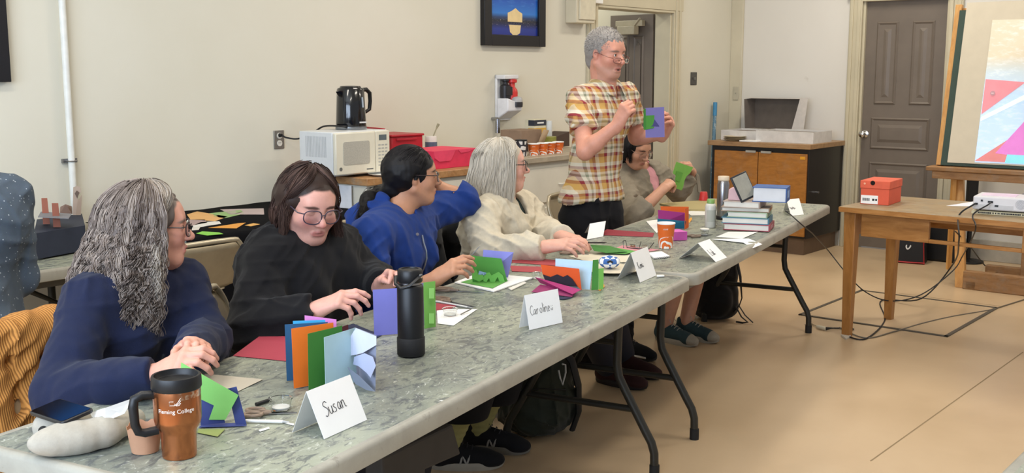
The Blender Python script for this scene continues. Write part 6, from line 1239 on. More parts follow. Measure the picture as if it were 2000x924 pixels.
# ================================================================== paper on the black cloth
ZD = .8015
for pts, c_, lb in [([(365, 414), (385, 408), (445, 418), (420, 427), (372, 424)], 'd9a86a', 'pale orange paper shapes at the back of the black cloth'), ([(406, 412), (470, 405), (478, 412), (440, 421), (410, 418)], '8fb070', 'green paper shapes at the back of the black cloth'), ([(430, 404), (515, 402), (516, 414), (450, 414)], 'b5a4a0', 'pinkish grey papers beside the green shapes on black cloth'), ([(365, 424), (400, 424), (405, 430), (372, 436)], 'a58f8c', 'dusky pink paper at the back left of the black cloth')]:
    flat([(u, v+5) for u, v in pts], c_, 'paper_cutout', lb, 'paper', z=.0, base=ZD)
flat([(376, 441), (392, 434), (428, 432), (432, 437), (405, 441), (380, 446)], 'd9d6d0', 'paper_cutout', 'white keyhole-shaped paper on the black cloth', 'paper', base=ZD); flat([(407, 445), (466, 436), (480, 435), (462, 446)], 'd9963c', 'paper_cutout', 'long orange paper shape on the black cloth', 'paper', base=ZD); flat([(478, 440), (495, 436), (508, 438), (490, 442)], 'd9a558', 'paper_cutout', 'short orange strip on the black cloth', 'paper', base=ZD)
flat([(383, 456), (395, 452), (428, 454), (436, 457), (405, 460)], '7fc04a', 'paper_cutout', 'bright green oval paper near the front of the black cloth', 'paper', base=ZD); flat([(364, 461), (380, 462), (370, 466)], '7a86c0', 'paper_cutout', 'small blue paper at the front edge of the black cloth', 'paper', base=ZD); flat([(376, 444), (392, 442), (388, 449), (374, 450)], 'cfcac2', 'paper_cutout', 'white paper beside the keyhole shape on black cloth', 'paper', base=ZD, z=.001)
# left table: card towers and dark board
e = root('card_bridge', 'brown card towers joined by grey decks on a navy board', 'paper model', G(110, 445, .745)); q = MB(); q.sheet([G(u, v, .855)-ZV*.055 for u, v in ((66, 456), (72, 428), (160, 417), (166, 440))], .108); place_mesh(q, 'navy_board', mat('2a3040', .7), parent=e, smooth=False)
for (u0, v0, v1, w2) in ((84, 438, 388, .028), (104, 444, 398, .030)):
    b_ = G(u0, v0, .858); t_ = above(u0, v1, b_); d_ = Vector((b_.y, -b_.x, 0)).normalized(); n_ = Vector((b_.x, b_.y, 0)).normalized(); q = MB(); vs = []
    for z_, s_ in ((b_.z, 1), (t_.z, .85)): vs += [Vector((b_.x, b_.y, z_)), Vector((b_.x, b_.y, z_))+d_*w2*s_-n_*.01, Vector((b_.x, b_.y, z_))+d_*w2*s_+n_*.02, Vector((b_.x, b_.y, z_))+n_*.025]
    q.add(vs, [(3, 2, 1, 0), (4, 5, 6, 7), (0, 1, 5, 4), (1, 2, 6, 5), (2, 3, 7, 6), (3, 0, 4, 7)]); place_mesh(q, 'tower', mat('9a5c48', .7), parent=e, smooth=False)
q = MB(); q.sheet([G(74, 424, .905), G(80, 414, .905), G(140, 418, .905), G(134, 427, .905)], .003); place_mesh(q, 'deck', mat('7f7f84', .7), parent=e, smooth=False)
flat([(78, 462), (135, 448), (150, 452), (95, 470)], 'b5b4b4', 'sheet_of_paper', 'grey-white papers in front of the brown card towers', 'paper'); flat([(90, 470), (150, 458), (150, 470), (100, 478)], '2f2d2f', 'dark_folder', 'dark folder on the grey table beside the curly hair', 'folder', th=.012)
P0, P1 = G(115, 420, .856), G(142, 420, .856); e = root('paper_house', 'small brown folded card shape behind the card towers', 'paper model', P0); vpoly(e, [(117, 418), (118, 404), (128, 399), (140, 403), (141, 418)], P0, P1, '8a7060', 'card_wall', th=.004); vpoly(e, [(117, 418), (128, 399), (141, 418)], P0, P1, '7a6052', 'card_front', off=.03)
P0, P1 = G(143, 422, .856), G(158, 421, .856); e = root('paper_sculpture', 'tall torn beige card sculpture at the foot of the wall pipe', 'paper model', P0); vpoly(e, [(142, 420), (143, 366), (150, 363), (157, 366), (158, 375), (150, 385), (156, 400), (155, 420)], P0, P1, 'b8a596', 'beige_card', th=.003); vpoly(e, [(146, 378), (150, 372), (155, 376), (151, 388)], P0, P1, '6a5a50', 'dark_gap', off=.004); vpoly(e, [(148, 420), (152, 392), (160, 380), (158, 420)], P0, P1, 'a69282', 'beige_fold', off=.02)
# ================================================================== bags on the floor
def bag_sdf(build, h, col, name, label, parent_loc, disp=.004):
    S_ = Sdf(); build(S_); S_.disp = lambda V: folds(V, disp, 26, 125, 6)+folds(V, disp*.35, 70, 126, 5); V, F = S_.mesh(h); V = smooth_mesh(V, F, 1); return V, F
c = arr(G(1092, 850, 0))+arr(W)*.10; c[2] = 0
ax_ = n3(arr(G(1170, 850))-arr(G(1020, 855))); ay_ = np.cross((0, 0, 1), ax_)
pk = bpy.data.objects.new('backpack', None); link(pk); pk.location = tuple(c); tag(pk, 'dark green rucksack standing on the floor under the near folding table', 'backpack')
S_ = Sdf(); R3 = np.stack([ax_, ay_, arr((0, 0, 1.))], 1)
for z_, rx_, o_x in ((.075, .165, 0), (.16, .160, .0), (.25, .140, .01), (.34, .105, .02)): S_.ell(c+ax_*o_x+arr((0, 0, z_)), (rx_, .105, .085), R=R3, k=.06)
S_.ell(c-ay_*.09+arr((0, 0, .12)), (.12, .05, .10), R=R3, k=.03); S_.cyl(c-arr((0, 0, .2)), c+arr((0, 0, .002)), .4, k=.004); S_.disp = lambda V: folds(V, .006, 22, 125, 6)+folds(V, .002, 70, 126, 5)
V, F = S_.mesh(.006); V = smooth_mesh(V, F, 1); mesh_obj('pack_body', V, F, knit('nylon', .25, .7, 500, .1), pk, np.tile(lin('2b3027'), (len(V), 1)), loc=tuple(c))
q = MB(); off = Vector(c); P_ = lambda x, y, z: ax_*x+ay_*y+arr((0, 0, z)); q.tube([P_(.09, -.06, .38), P_(.13, -.09, .33), P_(.16, -.08, .22), P_(.165, -.06, .10), P_(.14, -.05, .02)], [.024]*5, 8, flat=.5); q.tube([P_(.0, .06, .41), P_(.03, -.02, .45), P_(.06, -.05, .40)], .008, 8); q.build('strap', mat('151515', .7), pk)
q = MB(); q.tube([P_(.07, -.12, .30), P_(.075, -.135, .27), P_(.085, -.13, .24), P_(.10, -.12, .29), P_(.10, -.11, .32), P_(.085, -.118, .325)], .004, 6); q.build('zip_pull', mat('b8b8b4', .5), pk); q = MB(); q.tube([P_(-.10, -.135, .22), P_(0, -.155, .235), P_(.10, -.135, .22)], .003, 6); q.build('zip', M_black, pk)
c = arr(G(1425, 625, 0))+arr(W)*.09; ax_ = n3(arr(G(1475, 628))-arr(G(1370, 620))); ay_ = np.cross((0, 0, 1), ax_); R3 = np.stack([ax_, ay_, arr((0, 0, 1.))], 1); pk = bpy.data.objects.new('backpack', None); link(pk); pk.location = tuple(c); tag(pk, 'black rucksack with dangling straps on the floor under the far folding table', 'backpack')
S_ = Sdf()
for z_, rx_ in ((.08, .155), (.18, .155), (.28, .150), (.36, .135)): S_.ell(c-ax_*.02+arr((0, 0, z_)), (rx_, .11, .09), R=R3, k=.06)
S_.ell(c-ay_*.09+arr((0, 0, .14)), (.11, .05, .11), R=R3, k=.03); S_.cyl(c-arr((0, 0, .2)), c+arr((0, 0, .002)), .4, k=.004); S_.disp = lambda V: folds(V, .004, 22, 135, 6)
V, F = S_.mesh(.008); V = smooth_mesh(V, F, 1); mesh_obj('pack_body', V, F, knit('nylon', .25, .7, 500, .1), pk, np.tile(lin('101012'), (len(V), 1)), loc=tuple(c))
q = MB(); q.tube([P_(.06, -.02, .44), P_(.12, -.03, .40), P_(.15, -.04, .28), P_(.165, -.05, .15), P_(.15, -.05, .10), P_(.12, -.05, .06)], [.014, .015, .014, .007, .007, .007], 8, flat=.5); q.tube([P_(.13, -.06, .10), P_(.17, -.08, .04), P_(.21, -.09, .012), P_(.18, -.10, .008), P_(.14, -.09, .01)], .007, 6, flat=.5); q.tube([P_(.15, -.05, .10), P_(.19, -.07, .05), P_(.24, -.08, .010)], .006, 6, flat=.5); q.build('strap', M_black, pk)
# charcoal bag
P0 = TP(745, 905, .30); c0 = Vector((P0.x, P0.y, 0)); e = root('tote_bag', 'charcoal cloth bag standing under the near folding table', 'bag', c0); q = MB(); x1 = .36
cols_ = [TP(747, 893, .30), TP(885, 828, .30), TP(901, 888, .30)]; b0_, b1_ = cols_[0], cols_[1]; d_ = Vector((b1_.x-b0_.x, b1_.y-b0_.y, 0)); n_ = Vector((d_.y, -d_.x, 0)).normalized()*-1
pl_ = [b0_, b1_, cols_[2], TP(832, 918, .30), TP(835, 960, .30), TP(750, 990, .30)]
q = MB(); q.sheet([p_+Vector(W)*.03 for p_ in pl_], .06); place_mesh(q, 'bag_body', mat('3c3a38', .8), parent=e, smooth=False, bevel=.008)
# black coat over chair 4
S_ = Sdf(); a_ = arr(TB(.19, 1.30, .80)); b_ = arr(TB(.52, 1.30, .80)); S_.cone(a_, b_, .035, k=.03); S_.cone(a_-arr((0, 0, .02)), a_-arr((0, 0, .40)), .045, .06, k=.04); S_.cone((a_+b_)/2-arr((0, 0, .02)), (a_+b_)/2-arr((0, 0, .42)), .05, .06, k=.06); S_.cone(b_-arr((0, 0, .02)), b_-arr((0, 0, .38)), .045, .06, k=.04); S_.cone(a_, arr(TB(.12, 1.16, .45)), .04, .05, k=.04)
S_.disp = lambda V: folds(V, .006, 24, 145, 6); V, F = S_.mesh(.008); V = smooth_mesh(V, F, 1); o = mesh_obj('black_coat', V, F, knit('coat', .3, .9, 400, .2), None, np.tile(lin('141417'), (len(V), 1)), loc=tuple(TB(.35, 1.3, .4))); tag(o, 'black coat draped over the chair behind the white-haired person', 'coat')
# corduroy jacket on chair 1
m, t, p = nt('mustard corduroy'); v = coords(t, 'Object'); wv = nd(t, 'ShaderNodeTexWave'); wv.bands_direction = 'X'; wv.inputs['Scale'].default_value = 42; wv.inputs['Distortion'].default_value = .6; wv.inputs['Detail Scale'].default_value = .6
mp = t.nodes.new('ShaderNodeMapping'); mp.inputs['Rotation'].default_value = (0, R_(8), -TZ); t.links.new(v, mp.inputs[0]); t.links.new(mp.outputs[0], wv.inputs[0]); r_ = ramp(t, wv.outputs['Fac'], [(.1, srgb('8a5a24')), (.6, srgb('bf8440'))]); t.links.new(r_.outputs[0], p.inputs['Base Color']); p.inputs['Roughness'].default_value = .9; bump(t, p, wv.outputs['Fac'], .5, .003)
S_ = Sdf(); cx_ = -2.05; a_ = arr(TB(cx_-.24, 1.335, .79)); b_ = arr(TB(cx_+.22, 1.335, .79)); S_.cone(a_, b_, .034, k=.03)
Ww_ = arr(W)
for f_ in (0, .25, .5, .75, 1): q_ = a_*(1-f_)+b_*f_; S_.cone(q_, q_-arr((0, 0, .45))-Ww_*.07, .040, .055, k=.05)
S_.disp = lambda V: folds(V, .006, 18, 155, 6); V, F = S_.mesh(.007); V = smooth_mesh(V, F, 1); o = mesh_obj('corduroy_jacket', V, F, m, None, None, loc=tuple(TB(cx_, 1.37, .35))); tag(o, 'mustard corduroy jacket draped over the chair at far left', 'jacket')
# bits on the floor by the wall
q = MB(); q.box((0, 0, .12), (.22, .18, .24), rz=RZ); o = q.build('wooden_crate', mat('7a3e26', .6), bevel=.004); o.location = RM(2.86, 4.62, 0); tag(o, 'red-brown wooden box on the floor under the black cloth', 'box')
S_ = Sdf(); c = arr(TB(-1.42, 1.75, .04)); S_.ell(c, (.07, .05, .04), k=.02); S_.ell(c+arr((.05, .03, .02)), (.05, .05, .04), k=.02); S_.disp = lambda V: folds(V, .008, 50, 165, 6); V, F = S_.mesh(.006); o = mesh_obj('cloth_rag', V, F, knit('rag', .3, .9, 300, .1), None, np.tile(lin('c9c4b6'), (len(V), 1)), loc=tuple(c-arr((0, 0, .04)))); tag(o, 'crumpled pale cloth on the floor behind the curly-haired person', 'cloth')
# ================================================================== people
def hair_paths(c, R, sc, n, per, vol, drop, flare, curl=0, waves=3, phi0=55, m=16, top=(.0, .0), seed=1, clump=.012, lift=1.0, phi_drift=0., front_drop=None, rootmin=.08, sweep=False):
    """strand paths: over the crown to the head's widest line, then hanging; phi measured from the face"""
    r = np.random.RandomState(seed); out = []; c = arr(c)
    for i in range(n):
        s_ = r.choice([-1, 1]); lim = R_(phi0)
        phi = s_*(lim+(PI-lim)*r.rand()**.9); dr = drop*(.72+.32*r.rand()); 
        if front_drop is not None: k_ = min(1, max(0, (abs(phi)-lim)/.5)); dr = (front_drop+(drop-front_drop)*k_)*(.8+.25*r.rand())
        u = (.86+.16*r.rand()); a0 = rootmin+(1.15)*r.rand()**.75; ph = r.rand()*6.28; wv = waves*(.8+.4*r.rand()); cu = curl*(.6+.8*r.rand()); tw = r.choice([-1, 1])
        if sweep: a0 = .05+.35*r.rand(); p0 = s_*(.05+.75*r.rand())
        kf = .35+.65*min(1, max(0, abs(phi)-lim)/.6)
        for j in range(per):
            t = np.linspace(0, 1, m); L1 = (PI/2-a0)*.1; tot = L1+dr; sdist = t*tot; a = np.minimum(a0+sdist/.1, PI/2); dd = np.maximum(sdist-L1, 0)
            pj = phi+r.normal()*clump*4+phi_drift*s_*t
            al = a; pa = pj if not sweep else p0+(s_*(lim+.12+.25*u)-p0)*np.minimum(1, a/1.45)**1.3+r.normal()*clump*4; rx, ryf, ryb, rz = .083*vol, .100*vol, .108*vol, .117*(1+(vol-1)*.3)
            ry = np.where(np.cos(pa) > 0, ryf, ryb); uu = u*(1+r.normal()*clump*.6)
            x = np.sin(pa)*np.sin(al)*rx*uu; y = np.cos(pa)*np.sin(al)*ry*uu-.012; z = np.cos(al)*rz*uu*lift+.012
            loc = np.stack([x, y, z], 1)*sc; P_ = c+loc @ R.T
            rad = P_-c; rad[:, 2] = 0; rad /= np.linalg.norm(rad, axis=1, keepdims=True)+1e-9
            fl = kf*np.interp(dd/drop, np.linspace(0, 1, len(flare)), flare)
            P_ = P_+np.outer(dd, [0, 0, -1.0])*sc+rad*(fl*sc)[:, None]
            n1 = np.cross(rad, [0, 0, 1.0]); amp = cu*np.clip(t*2.0, .12, 1)*(1+.12*r.normal()); ang = wv*2*PI*t+ph+r.normal()*.12
            P_ = P_+n1*(amp*np.sin(ang)*tw)[:, None]+rad*(amp*.7*np.cos(ang))[:, None]+r.normal(size=3)*clump*.25*sc
            out.append(P_)
    return np.array(out)
def hcols(n, per, stops, seed=1, fn=None):
    r = np.random.RandomState(seed); C = np.array([lin(s) for s in stops]); i = r.rand(n)*(len(stops)-1); k = i.astype(int); f = (i-k)[:, None]; c = C[k]*(1-f)+C[np.minimum(k+1, len(stops)-1)]*f
    c = np.repeat(c, per, 0); return c*(.92+.16*r.rand(len(c), 1))
def lerp(a, b, t): return arr(a)*(1-t)+arr(b)*t
def torso(S, hip, nk, rs, ls, fwd, g=1.0, bust=0, k=.05, grow=0.0, belly=0):
    hip, nk, rs, ls, f = map(arr, (hip, nk, rs, ls, fwd)); ax = n3(ls-rs); sw = np.linalg.norm(ls-rs); ch = lerp(hip, nk, .68); w_ = lerp(hip, nk, .35)
    R = np.stack([ax, n3(np.cross((0, 0, 1), ax))*-1 if False else n3(f), np.array([0, 0, 1.])], 1)
    q = (f, 1.35)
    S.cone(hip-ax*.07*g, hip+ax*.07*g, .118*g+grow, k=k, sq=q); S.cone(hip, w_, .150*g+grow, .135*g+grow, k=k, sq=q); S.cone(w_, ch, .135*g+grow, .145*g+grow, k=k, sq=q)
    S.cone(lerp(ch, rs, .45), lerp(ch, ls, .45), .115*g+grow, k=k, sq=(f, 1.15)); S.cone(lerp(rs, nk, .12), lerp(ls, nk, .12), .055+grow, k=k)
    S.cone(nk-arr((0, 0, .01)), lerp(rs, nk, .15), .052+grow, .050+grow, k=k*.8); S.cone(nk-arr((0, 0, .01)), lerp(ls, nk, .15), .052+grow, .050+grow, k=k*.8)
    if bust:
        for s_ in (-1, 1): S.ell(ch+ax*s_*.075*g+f*.085*g+arr((0, 0, -.02)), (.07*bust+grow, .06*bust+grow, .07*bust+grow), k=.05)
    if belly: S.ell(lerp(hip, nk, .25)+f*.07*g, (.15*g+grow, .12*belly+grow, .14+grow), R=R, k=.06)
def arm(S, sh, el, wr, r=(.05, .042, .030), k=.02, grow=0.0, sleeve=None):
    sh, el, wr = map(arr, (sh, el, wr)); S.cone(sh, el, r[0]+grow, r[1]+grow, k=k); mid = lerp(el, wr, .28); S.cone(el, mid, r[1]*.97+grow, r[1]*.98+grow, k=.02); S.cone(mid, wr, r[1]*.98+grow, r[2]+grow, k=.02)
def cloth(name, S, h, col, parent, m=None, it=1):
    V, F = S.mesh(h); V = smooth_mesh(V, F, it) if it else V
    c = np.tile(lin(col), (len(V), 1)) if isinstance(col, str) else col(V)
    return mesh_obj(name, V, F, m or M_knit, parent, c, loc=parent.location if parent is not None else None)
def skin_root(name, S, h, label, paint, origin):
    V, F = S.mesh(h); V = smooth_mesh(V, F, 1, .35); o = mesh_obj(name, V, F, M_skin, None, paint(V), loc=origin); return tag(o, label, 'person')
def legs_seated(S, hipc, ax, f, kn, an, r=(.075, .055, .04), grow=0, k=.03, upto=1.0):
    for s_, K, A_ in ((-1, kn[0], an[0]), (1, kn[1], an[1])):
        h = arr(hipc)+arr(ax)*s_*.085; K = arr(K); A_ = arr(A_); S.cone(h, K, r[0]+grow, r[1]+.008+grow, k=k); S.cone(K, lerp(K, A_, upto), r[1]+grow, (r[1]+(r[2]-r[1])*upto)+grow, k=k)
def shoe(parent, ank, d, col, sole, name='shoe', sc=1.0, lace='d8d8d4', toe=None, mark=None, stripe=None, h=.004):
    """ank: ankle point above the heel, d: toe direction; one mesh upper with sole and laces beneath it"""
    d = n3((d[0], d[1], 0)); s = np.cross(d, (0, 0, 1)); o = arr((ank[0], ank[1], 0)); P = lambda a, b, z: o+(d*a+s*b)*sc+arr((0, 0, z*sc))
    S = Sdf(); S.cone(P(-.03, 0, .055), P(-.02, 0, .10), .036*sc, .038*sc, k=.02); S.cone(P(-.03, 0, .045), P(.15, .0, .038), .036*sc, .034*sc, k=.02, sq=((0, 0, 1), 1.0)); S.cone(P(.0, 0, .085), P(.13, 0, .045), .030*sc, .026*sc, k=.03)
    S.ell(P(.17, .005, .034), arr((.05, .043, .028))*sc, R=np.stack([d, s, arr((0, 0, 1.))], 1), k=.02); S.cyl(P(-.02, 0, .118), P(-.02, 0, .20), .07*sc, k=.006); S.ell(P(-.015, 0, .125), arr((.026, .026, .03))*sc, k=.004, op='s')
    S.cyl(P(.07, 0, -.06), P(.07, 0, .012*sc), .3, k=.003)
    def c(V):
        b = np.tile(lin(col), (len(V), 1))
        if toe: 
            q = (V-o) @ d/sc; b[q > .172] = lin(toe)
        return b
    u = cloth(name, S, h, c, parent, M_woven, 1)
    q = MB(); n = 28; vs = []; off = arr(parent.location)
    for z, k_ in ((.0, .96), (.012, 1.0), (.026, 1.0), (.030, .93)):
        for i in range(n):
            a = 2*PI*i/n; x = .075+.145*math.cos(a); y = (.040+.006*math.cos(a))*math.sin(a)*(1 if abs(math.cos(a)) < .8 else 1.0); zz = z+(.010*max(0, (x-.15)/.07)**2 if z < .02 else .006*max(0, (x-.15)/.07)**2)
            vs.append(P(.075+(x-.075)*k_, y*k_*1.02, zz)-off)
    fs = [tuple(reversed(range(n)))]+[(j*n+i, j*n+(i+1) % n, (j+1)*n+(i+1) % n, (j+1)*n+i) for j in range(3) for i in range(n)]+[tuple(range(3*n, 4*n))]
    q.add(vs, fs); q.build('sole', mat(sole, .6), u)
    if lace:
        q = MB()
        for i in range(5):
            a = .035+i*.019; z = .118-(a-.03)*.48; q.tube([P(a, -.022, z-.008)-off, P(a+.003, 0, z+.004)-off, P(a, .022, z-.008)-off], .0022*sc, 6)
        q.tube([P(.03, 0, .122)-off, P(.04, .02, .135)-off, P(.055, .028, .118)-off], .0020, 6); q.tube([P(.03, 0, .122)-off, P(.04, -.02, .135)-off, P(.055, -.028, .118)-off], .0020, 6)
        q.build('lace', mat(lace, .8), u)
    if mark:
        q = MB(); sd = mark
        for pts in ([(.045, .022), (.056, .062)], [(.056, .062), (.072, .024)], [(.072, .024), (.084, .062)]):
            q.tube([P(a+.0, sd*(.0385-.012*abs((z-.04)/.04)), z)-off for a, z in (pts[0], ((pts[0][0]+pts[1][0])/2, (pts[0][1]+pts[1][1])/2), pts[1])], .0042, 6)
        q.build('side_mark', mat('9c9a95', .6), u)
    if stripe:
        q = MB(); q.tube([P(a, stripe[1]*.047, .027)-off for a in (-.05, 0, .06, .12, .18)], .006, 6); q.build('side_stripe', mat(stripe[0], .6), u)
    return u
def seated(label, headpx, fwd, joints, skincol, gaze=None, sc=1.0, h=.0032, g=1.0, bodyf=None, hip=None, lipc='a8605a', brow='4a3a32', fat=0, nose=1.0, lids=0, open_=0, hands=(), stub=None, iris='4a3826', knees=None, feet=None, blush='c97f70', roll=0, neckr=.052, bust=1.0, armr=(.047, .040, .027), blush_amt=.5, scalp=None, belly=0, upto=1.0, jaw=1.0, legr=(.07, .052, .036)):
    """bare figure as one continuous surface; returns everything the clothes need"""
    bf = n3(bodyf if bodyf is not None else -arr(W)); ax = n3(np.cross(bf, (0, 0, 1)))*-1   # ax: right shoulder -> left shoulder
    rs, ls = arr(joints['rs']), arr(joints['ls']); mid = (rs+ls)/2; H = arr(headpx); Rh = frame(fwd, roll)
    nk = mid+arr((0, 0, .045)) - bf*.01; hip = arr(hip)
    S = Sdf(); torso(S, hip, nk, rs, ls, bf, .88*g, bust*.8 if bust else 0)
    P = head(S, H, Rh, sc, fat=fat, nose=nose, lids=lids, open_=open_, jaw=jaw)
    S.cone(nk-arr((0, 0, .02)), P(0, -.028, -.045), neckr*1.05, neckr, k=.03); S.cone(nk+bf*.015, P(0, .01, -.075), neckr*.75, neckr*.7, k=.03)
    for a_ in (('rs', 're', 'rw'), ('ls', 'le', 'lw')): arm(S, joints[a_[0]], joints[a_[1]], joints[a_[2]], armr)
    for hd in hands: hd(S)
    kn = knees; legs_seated(S, hip, ax, bf, kn, feet, legr)
    for i in (0, 1):
        S.cone(arr(feet[i]), arr(feet[i])+arr((0, 0, -.03)), .030, .026, k=.02)
    def paint(V): return head_paint(V, H, Rh, sc, skincol, lipc, brow, blush=blush, stubble=stub, blush_amt=blush_amt, scalp=scalp)
    o = skin_root('person', S, h, label, paint, (hip[0], hip[1], 0))
    if lids < .8: eyes(o, P, Rh, sc, gaze if gaze is not None else fwd, iris)
    return o, P, Rh, H, nk, hip, bf, ax
def px(u, v, e): return arr(TP(u, v, e))
Lw, Ww = arr(L), arr(W)
def tb(d, e, z): return arr(TB(d, e, z))
def front_pt(V, nk, ax, f, x, z):
    d = V-nk; m = (np.abs(d @ ax-x) < .012) & (np.abs(d[:, 2]-z) < .012); y = (d[m] @ f).max() if m.any() else .1; return nk+ax*x+f*y+arr((0, 0, z))
def neck_cut(S, nk, P, r=.075, up=.25, lowz=.02, f=None, tilt=0):
    a = arr(nk)+arr((0, 0, lowz)); b = a+n3(P(0, 0, 0)-a)*up; S.cyl(a, b, r, k=.006)
# ------------------------------------------------------------------ 1: grey curly hair, navy sweater
rs = px(172, 600, 1.0); ls = rs+Lw*.35+arr((0, 0, .0)); re = px(118, 772, .90); rw = px(316, 730, .60); le = px(405, 668, .84); lw = px(372, 690, .62)
def h1(S): hand(S, rw, px(362, 700, .52)-rw, arr((-.2, -.55, .8)), 1, ((.5, .9, .5), (.55, .9, .5), (.6, .9, .5), (.6, .9, .5)), (.45, .3), .98)
def h2(S): hand(S, lw+arr((0, 0, .01)), px(395, 690, .52)-lw+arr((0, 0, .02)), arr((.25, .3, .9)), -1, ((.35, .8, .5),)*4, (.5, .3), .95)
p1, P, Rh, H, nk, hip, bf, ax = seated('person with long grey curly hair, glasses and navy sweater, hands clasped on table', px(297, 446, .98), (.93, .30, .0),
    dict(rs=rs, ls=ls, re=re, rw=rw, le=le, lw=lw), 'd09884', scalp=('6b5f58', .072), hands=(h1, h2), hip=tb(-1.86, 1.10, .53), g=1.0, sc=.98, lipc='b46a68', brow='8a7a70', blush='cf8a80',
    knees=[tb(-2.0, .62, .50), tb(-1.76, .62, .50)], feet=[tb(-2.0, .60, .09), tb(-1.76, .60, .09)], neckr=.050, h=.003)
S_ = Sdf(); torso(S_, hip, nk+arr((0, 0, .0)), rs, ls, bf, 1.0, .95, grow=.012)
for a_ in ((rs, re, rw), (ls, le, lw)): arm(S_, *a_, (.058, .055, .036), grow=.008, k=.03)
S_.cone(re+arr((0, 0, -.0)), lerp(re, rw, .6), .062, .05, k=.03)
for e_, w_ in ((re, rw), (le, lw)): q_ = n3(w_-e_); S_.cyl(w_-q_*.012, w_+q_*.2, .08)
neck_cut(S_, nk, P, .07, lowz=.028)
S_.cyl(hip-arr((0, 0, .3)), hip-arr((0, 0, .10)), .4)
S_.disp = lambda V: folds(V, .0035, 26, 5, 6, (1, 1, .6))+folds(V, .0015, 70, 6, 5)
def sw1(V):
    c = np.tile(lin('181f39'), (len(V), 1)); q = px(305, 665, .93); 
    d = V-q; u_ = d @ ax; z_ = d[:, 2]; fr = ((d @ bf) > -.12) & ((d @ bf) < .02)
    for (k1, k2, k3, cc) in ((1.2, .2, .02, '46604f'), (-.9, .5, -.02, '56606e'), (2.5, .1, .0, '4f7a4a'), (.3, 1.1, .03, '59617a'), (-2.2, .4, .01, '476b52')):
        w_ = np.exp(-((u_-k1*.03*np.sin(z_*14*k2+k1)-k3)/.0035)**2)*(np.abs(z_+.01) < .07)*(np.abs(u_) < .09)*fr; c = c*(1-.7*w_[:, None])+lin(cc)*.7*w_[:, None]
    return c
cloth('sweater', S_, .0055, sw1, p1)
S_ = Sdf(); S_.cone(hip-ax*.07, hip+ax*.07, .135, k=.04, sq=(bf, 1.2)); legs_seated(S_, hip, ax, bf, [tb(-2.0, .62, .50), tb(-1.76, .62, .50)], [tb(-2.0, .60, .09), tb(-1.76, .60, .09)], (.085, .065, .055), .01); cloth('trousers', S_, .009, '23262e', p1, M_woven)
for d_ in (-2.0, -1.76): shoe(p1, tb(d_, .62, 0), -Ww, '2b2b2e', '55524c', h=.006)
glasses(p1, P, Rh, .98, '2a1e20', dz=-.002, h=.040)
B_ = Sdf(); B_.ell(P(0, -.022, .036), (.090, .104, .094), R=Rh, k=.03); B_.cone(P(0, -.055, .0), P(0, -.07, -.10), .095, .100, k=.05); B_.cone(P(.03, -.055, -.10), P(.03, -.10, -.17)+arr((0, 0, -.02)), .080, .070, k=.05)
B_.ell(P(0, .104, -.015), (.085, .075, .098), R=Rh, k=.03, op='s'); B_.disp = lambda V: folds(V, .006, 60, 4, 6)
n_, pr = 460, 11
ph_ = hair_paths(H, Rh, .98, n_, pr, 1.36, .29, (0, .035, .065, .085, .08), curl=.0068, waves=6, phi0=66, m=40, seed=3, clump=.008, phi_drift=.25)
ph2_ = hair_paths(H, Rh, .98, 160, 5, 1.22, .24, (0, .03, .05, .05, .03), curl=.0055, waves=5, phi0=62, m=40, seed=9, clump=.008, sweep=True)
cc_ = np.concatenate([hcols(n_, pr, ['51453f', '6b5f58', '84786f', '9c9087', '72665f'], 4), hcols(160, 5, ['6d645c', '938a80', 'aca297', 'a0968a'], 5)])
hair_object(p1, B_, .004, '5a504b', np.concatenate([ph_, ph2_]), .0015, cc_)
# ------------------------------------------------------------------ 2: brown hair, black sweater
rs = px(520, 520, .99); ls = rs+Lw*.38+arr((0, 0, 0)); re = px(492, 652, .90); rw = px(618, 606, .72); le = px(722, 548, .92); lw = px(745, 560, .74)
def h1(S): hand(S, rw, px(672, 588, .64)-rw+arr((0, 0, .012)), arr((-.15, -.35, .9)), 1, ((.35, .5, .3), (.55, .6, .4), (.75, .7, .4), (.9, .8, .4)), (.25, .25), 1.0)
def h2(S): hand(S, lw, px(775, 535, .66)-lw, arr((.2, .6, .7)), -1, ((.5, .8, .5),)*4, (.3, .5), .98)
p2, P, Rh, H, nk, hip, bf, ax = seated('person in black high-necked sweater with short brown hair and glasses, looking down', px(603, 401, .93), (.56, -.74, -.24),
    dict(rs=rs, ls=ls, re=re, rw=rw, le=le, lw=lw), 'd8a292', scalp=('33251f', .070), hands=(h1, h2), hip=tb(-1.12, 1.10, .55), g=1.25, sc=1.03, fat=.008, lids=.9, lipc='b0605c', brow='4a352c', blush='cc7a70', blush_amt=.7,
    knees=[tb(-1.28, .60, .52), tb(-.98, .60, .52)], feet=[tb(-1.30, .68, .09), tb(-1.0, .68, .09)], neckr=.058, roll=.05)
S_ = Sdf(); torso(S_, hip, nk, rs, ls, bf, 1.27, 1.15, grow=.014, belly=1.0)
for a_ in ((rs, re, rw), (ls, le, lw)): arm(S_, *a_, (.070, .062, .040), grow=.008, k=.03)
for e_, w_ in ((re, rw), (le, lw)): q_ = n3(w_-e_); S_.cyl(w_-q_*.008, w_+q_*.2, .08)
S_.cone(nk-arr((0, 0, .02)), lerp(nk, P(0, -.03, -.085), .66), .080, .076, k=.02); S_.cone(nk+bf*.02-arr((0, 0, .02)), nk+bf*.035+arr((0, 0, .015)), .060, .050, k=.02)
S_.ell(P(0, .0, -.045), (.075, .085, .070), R=Rh, k=.008, op='s'); S_.cyl(hip-arr((0, 0, .3)), hip-arr((0, 0, .12)), .4)
S_.disp = lambda V: folds(V, .0045, 22, 15, 6, (1, 1, .8))+folds(V, .0016, 60, 16, 5)
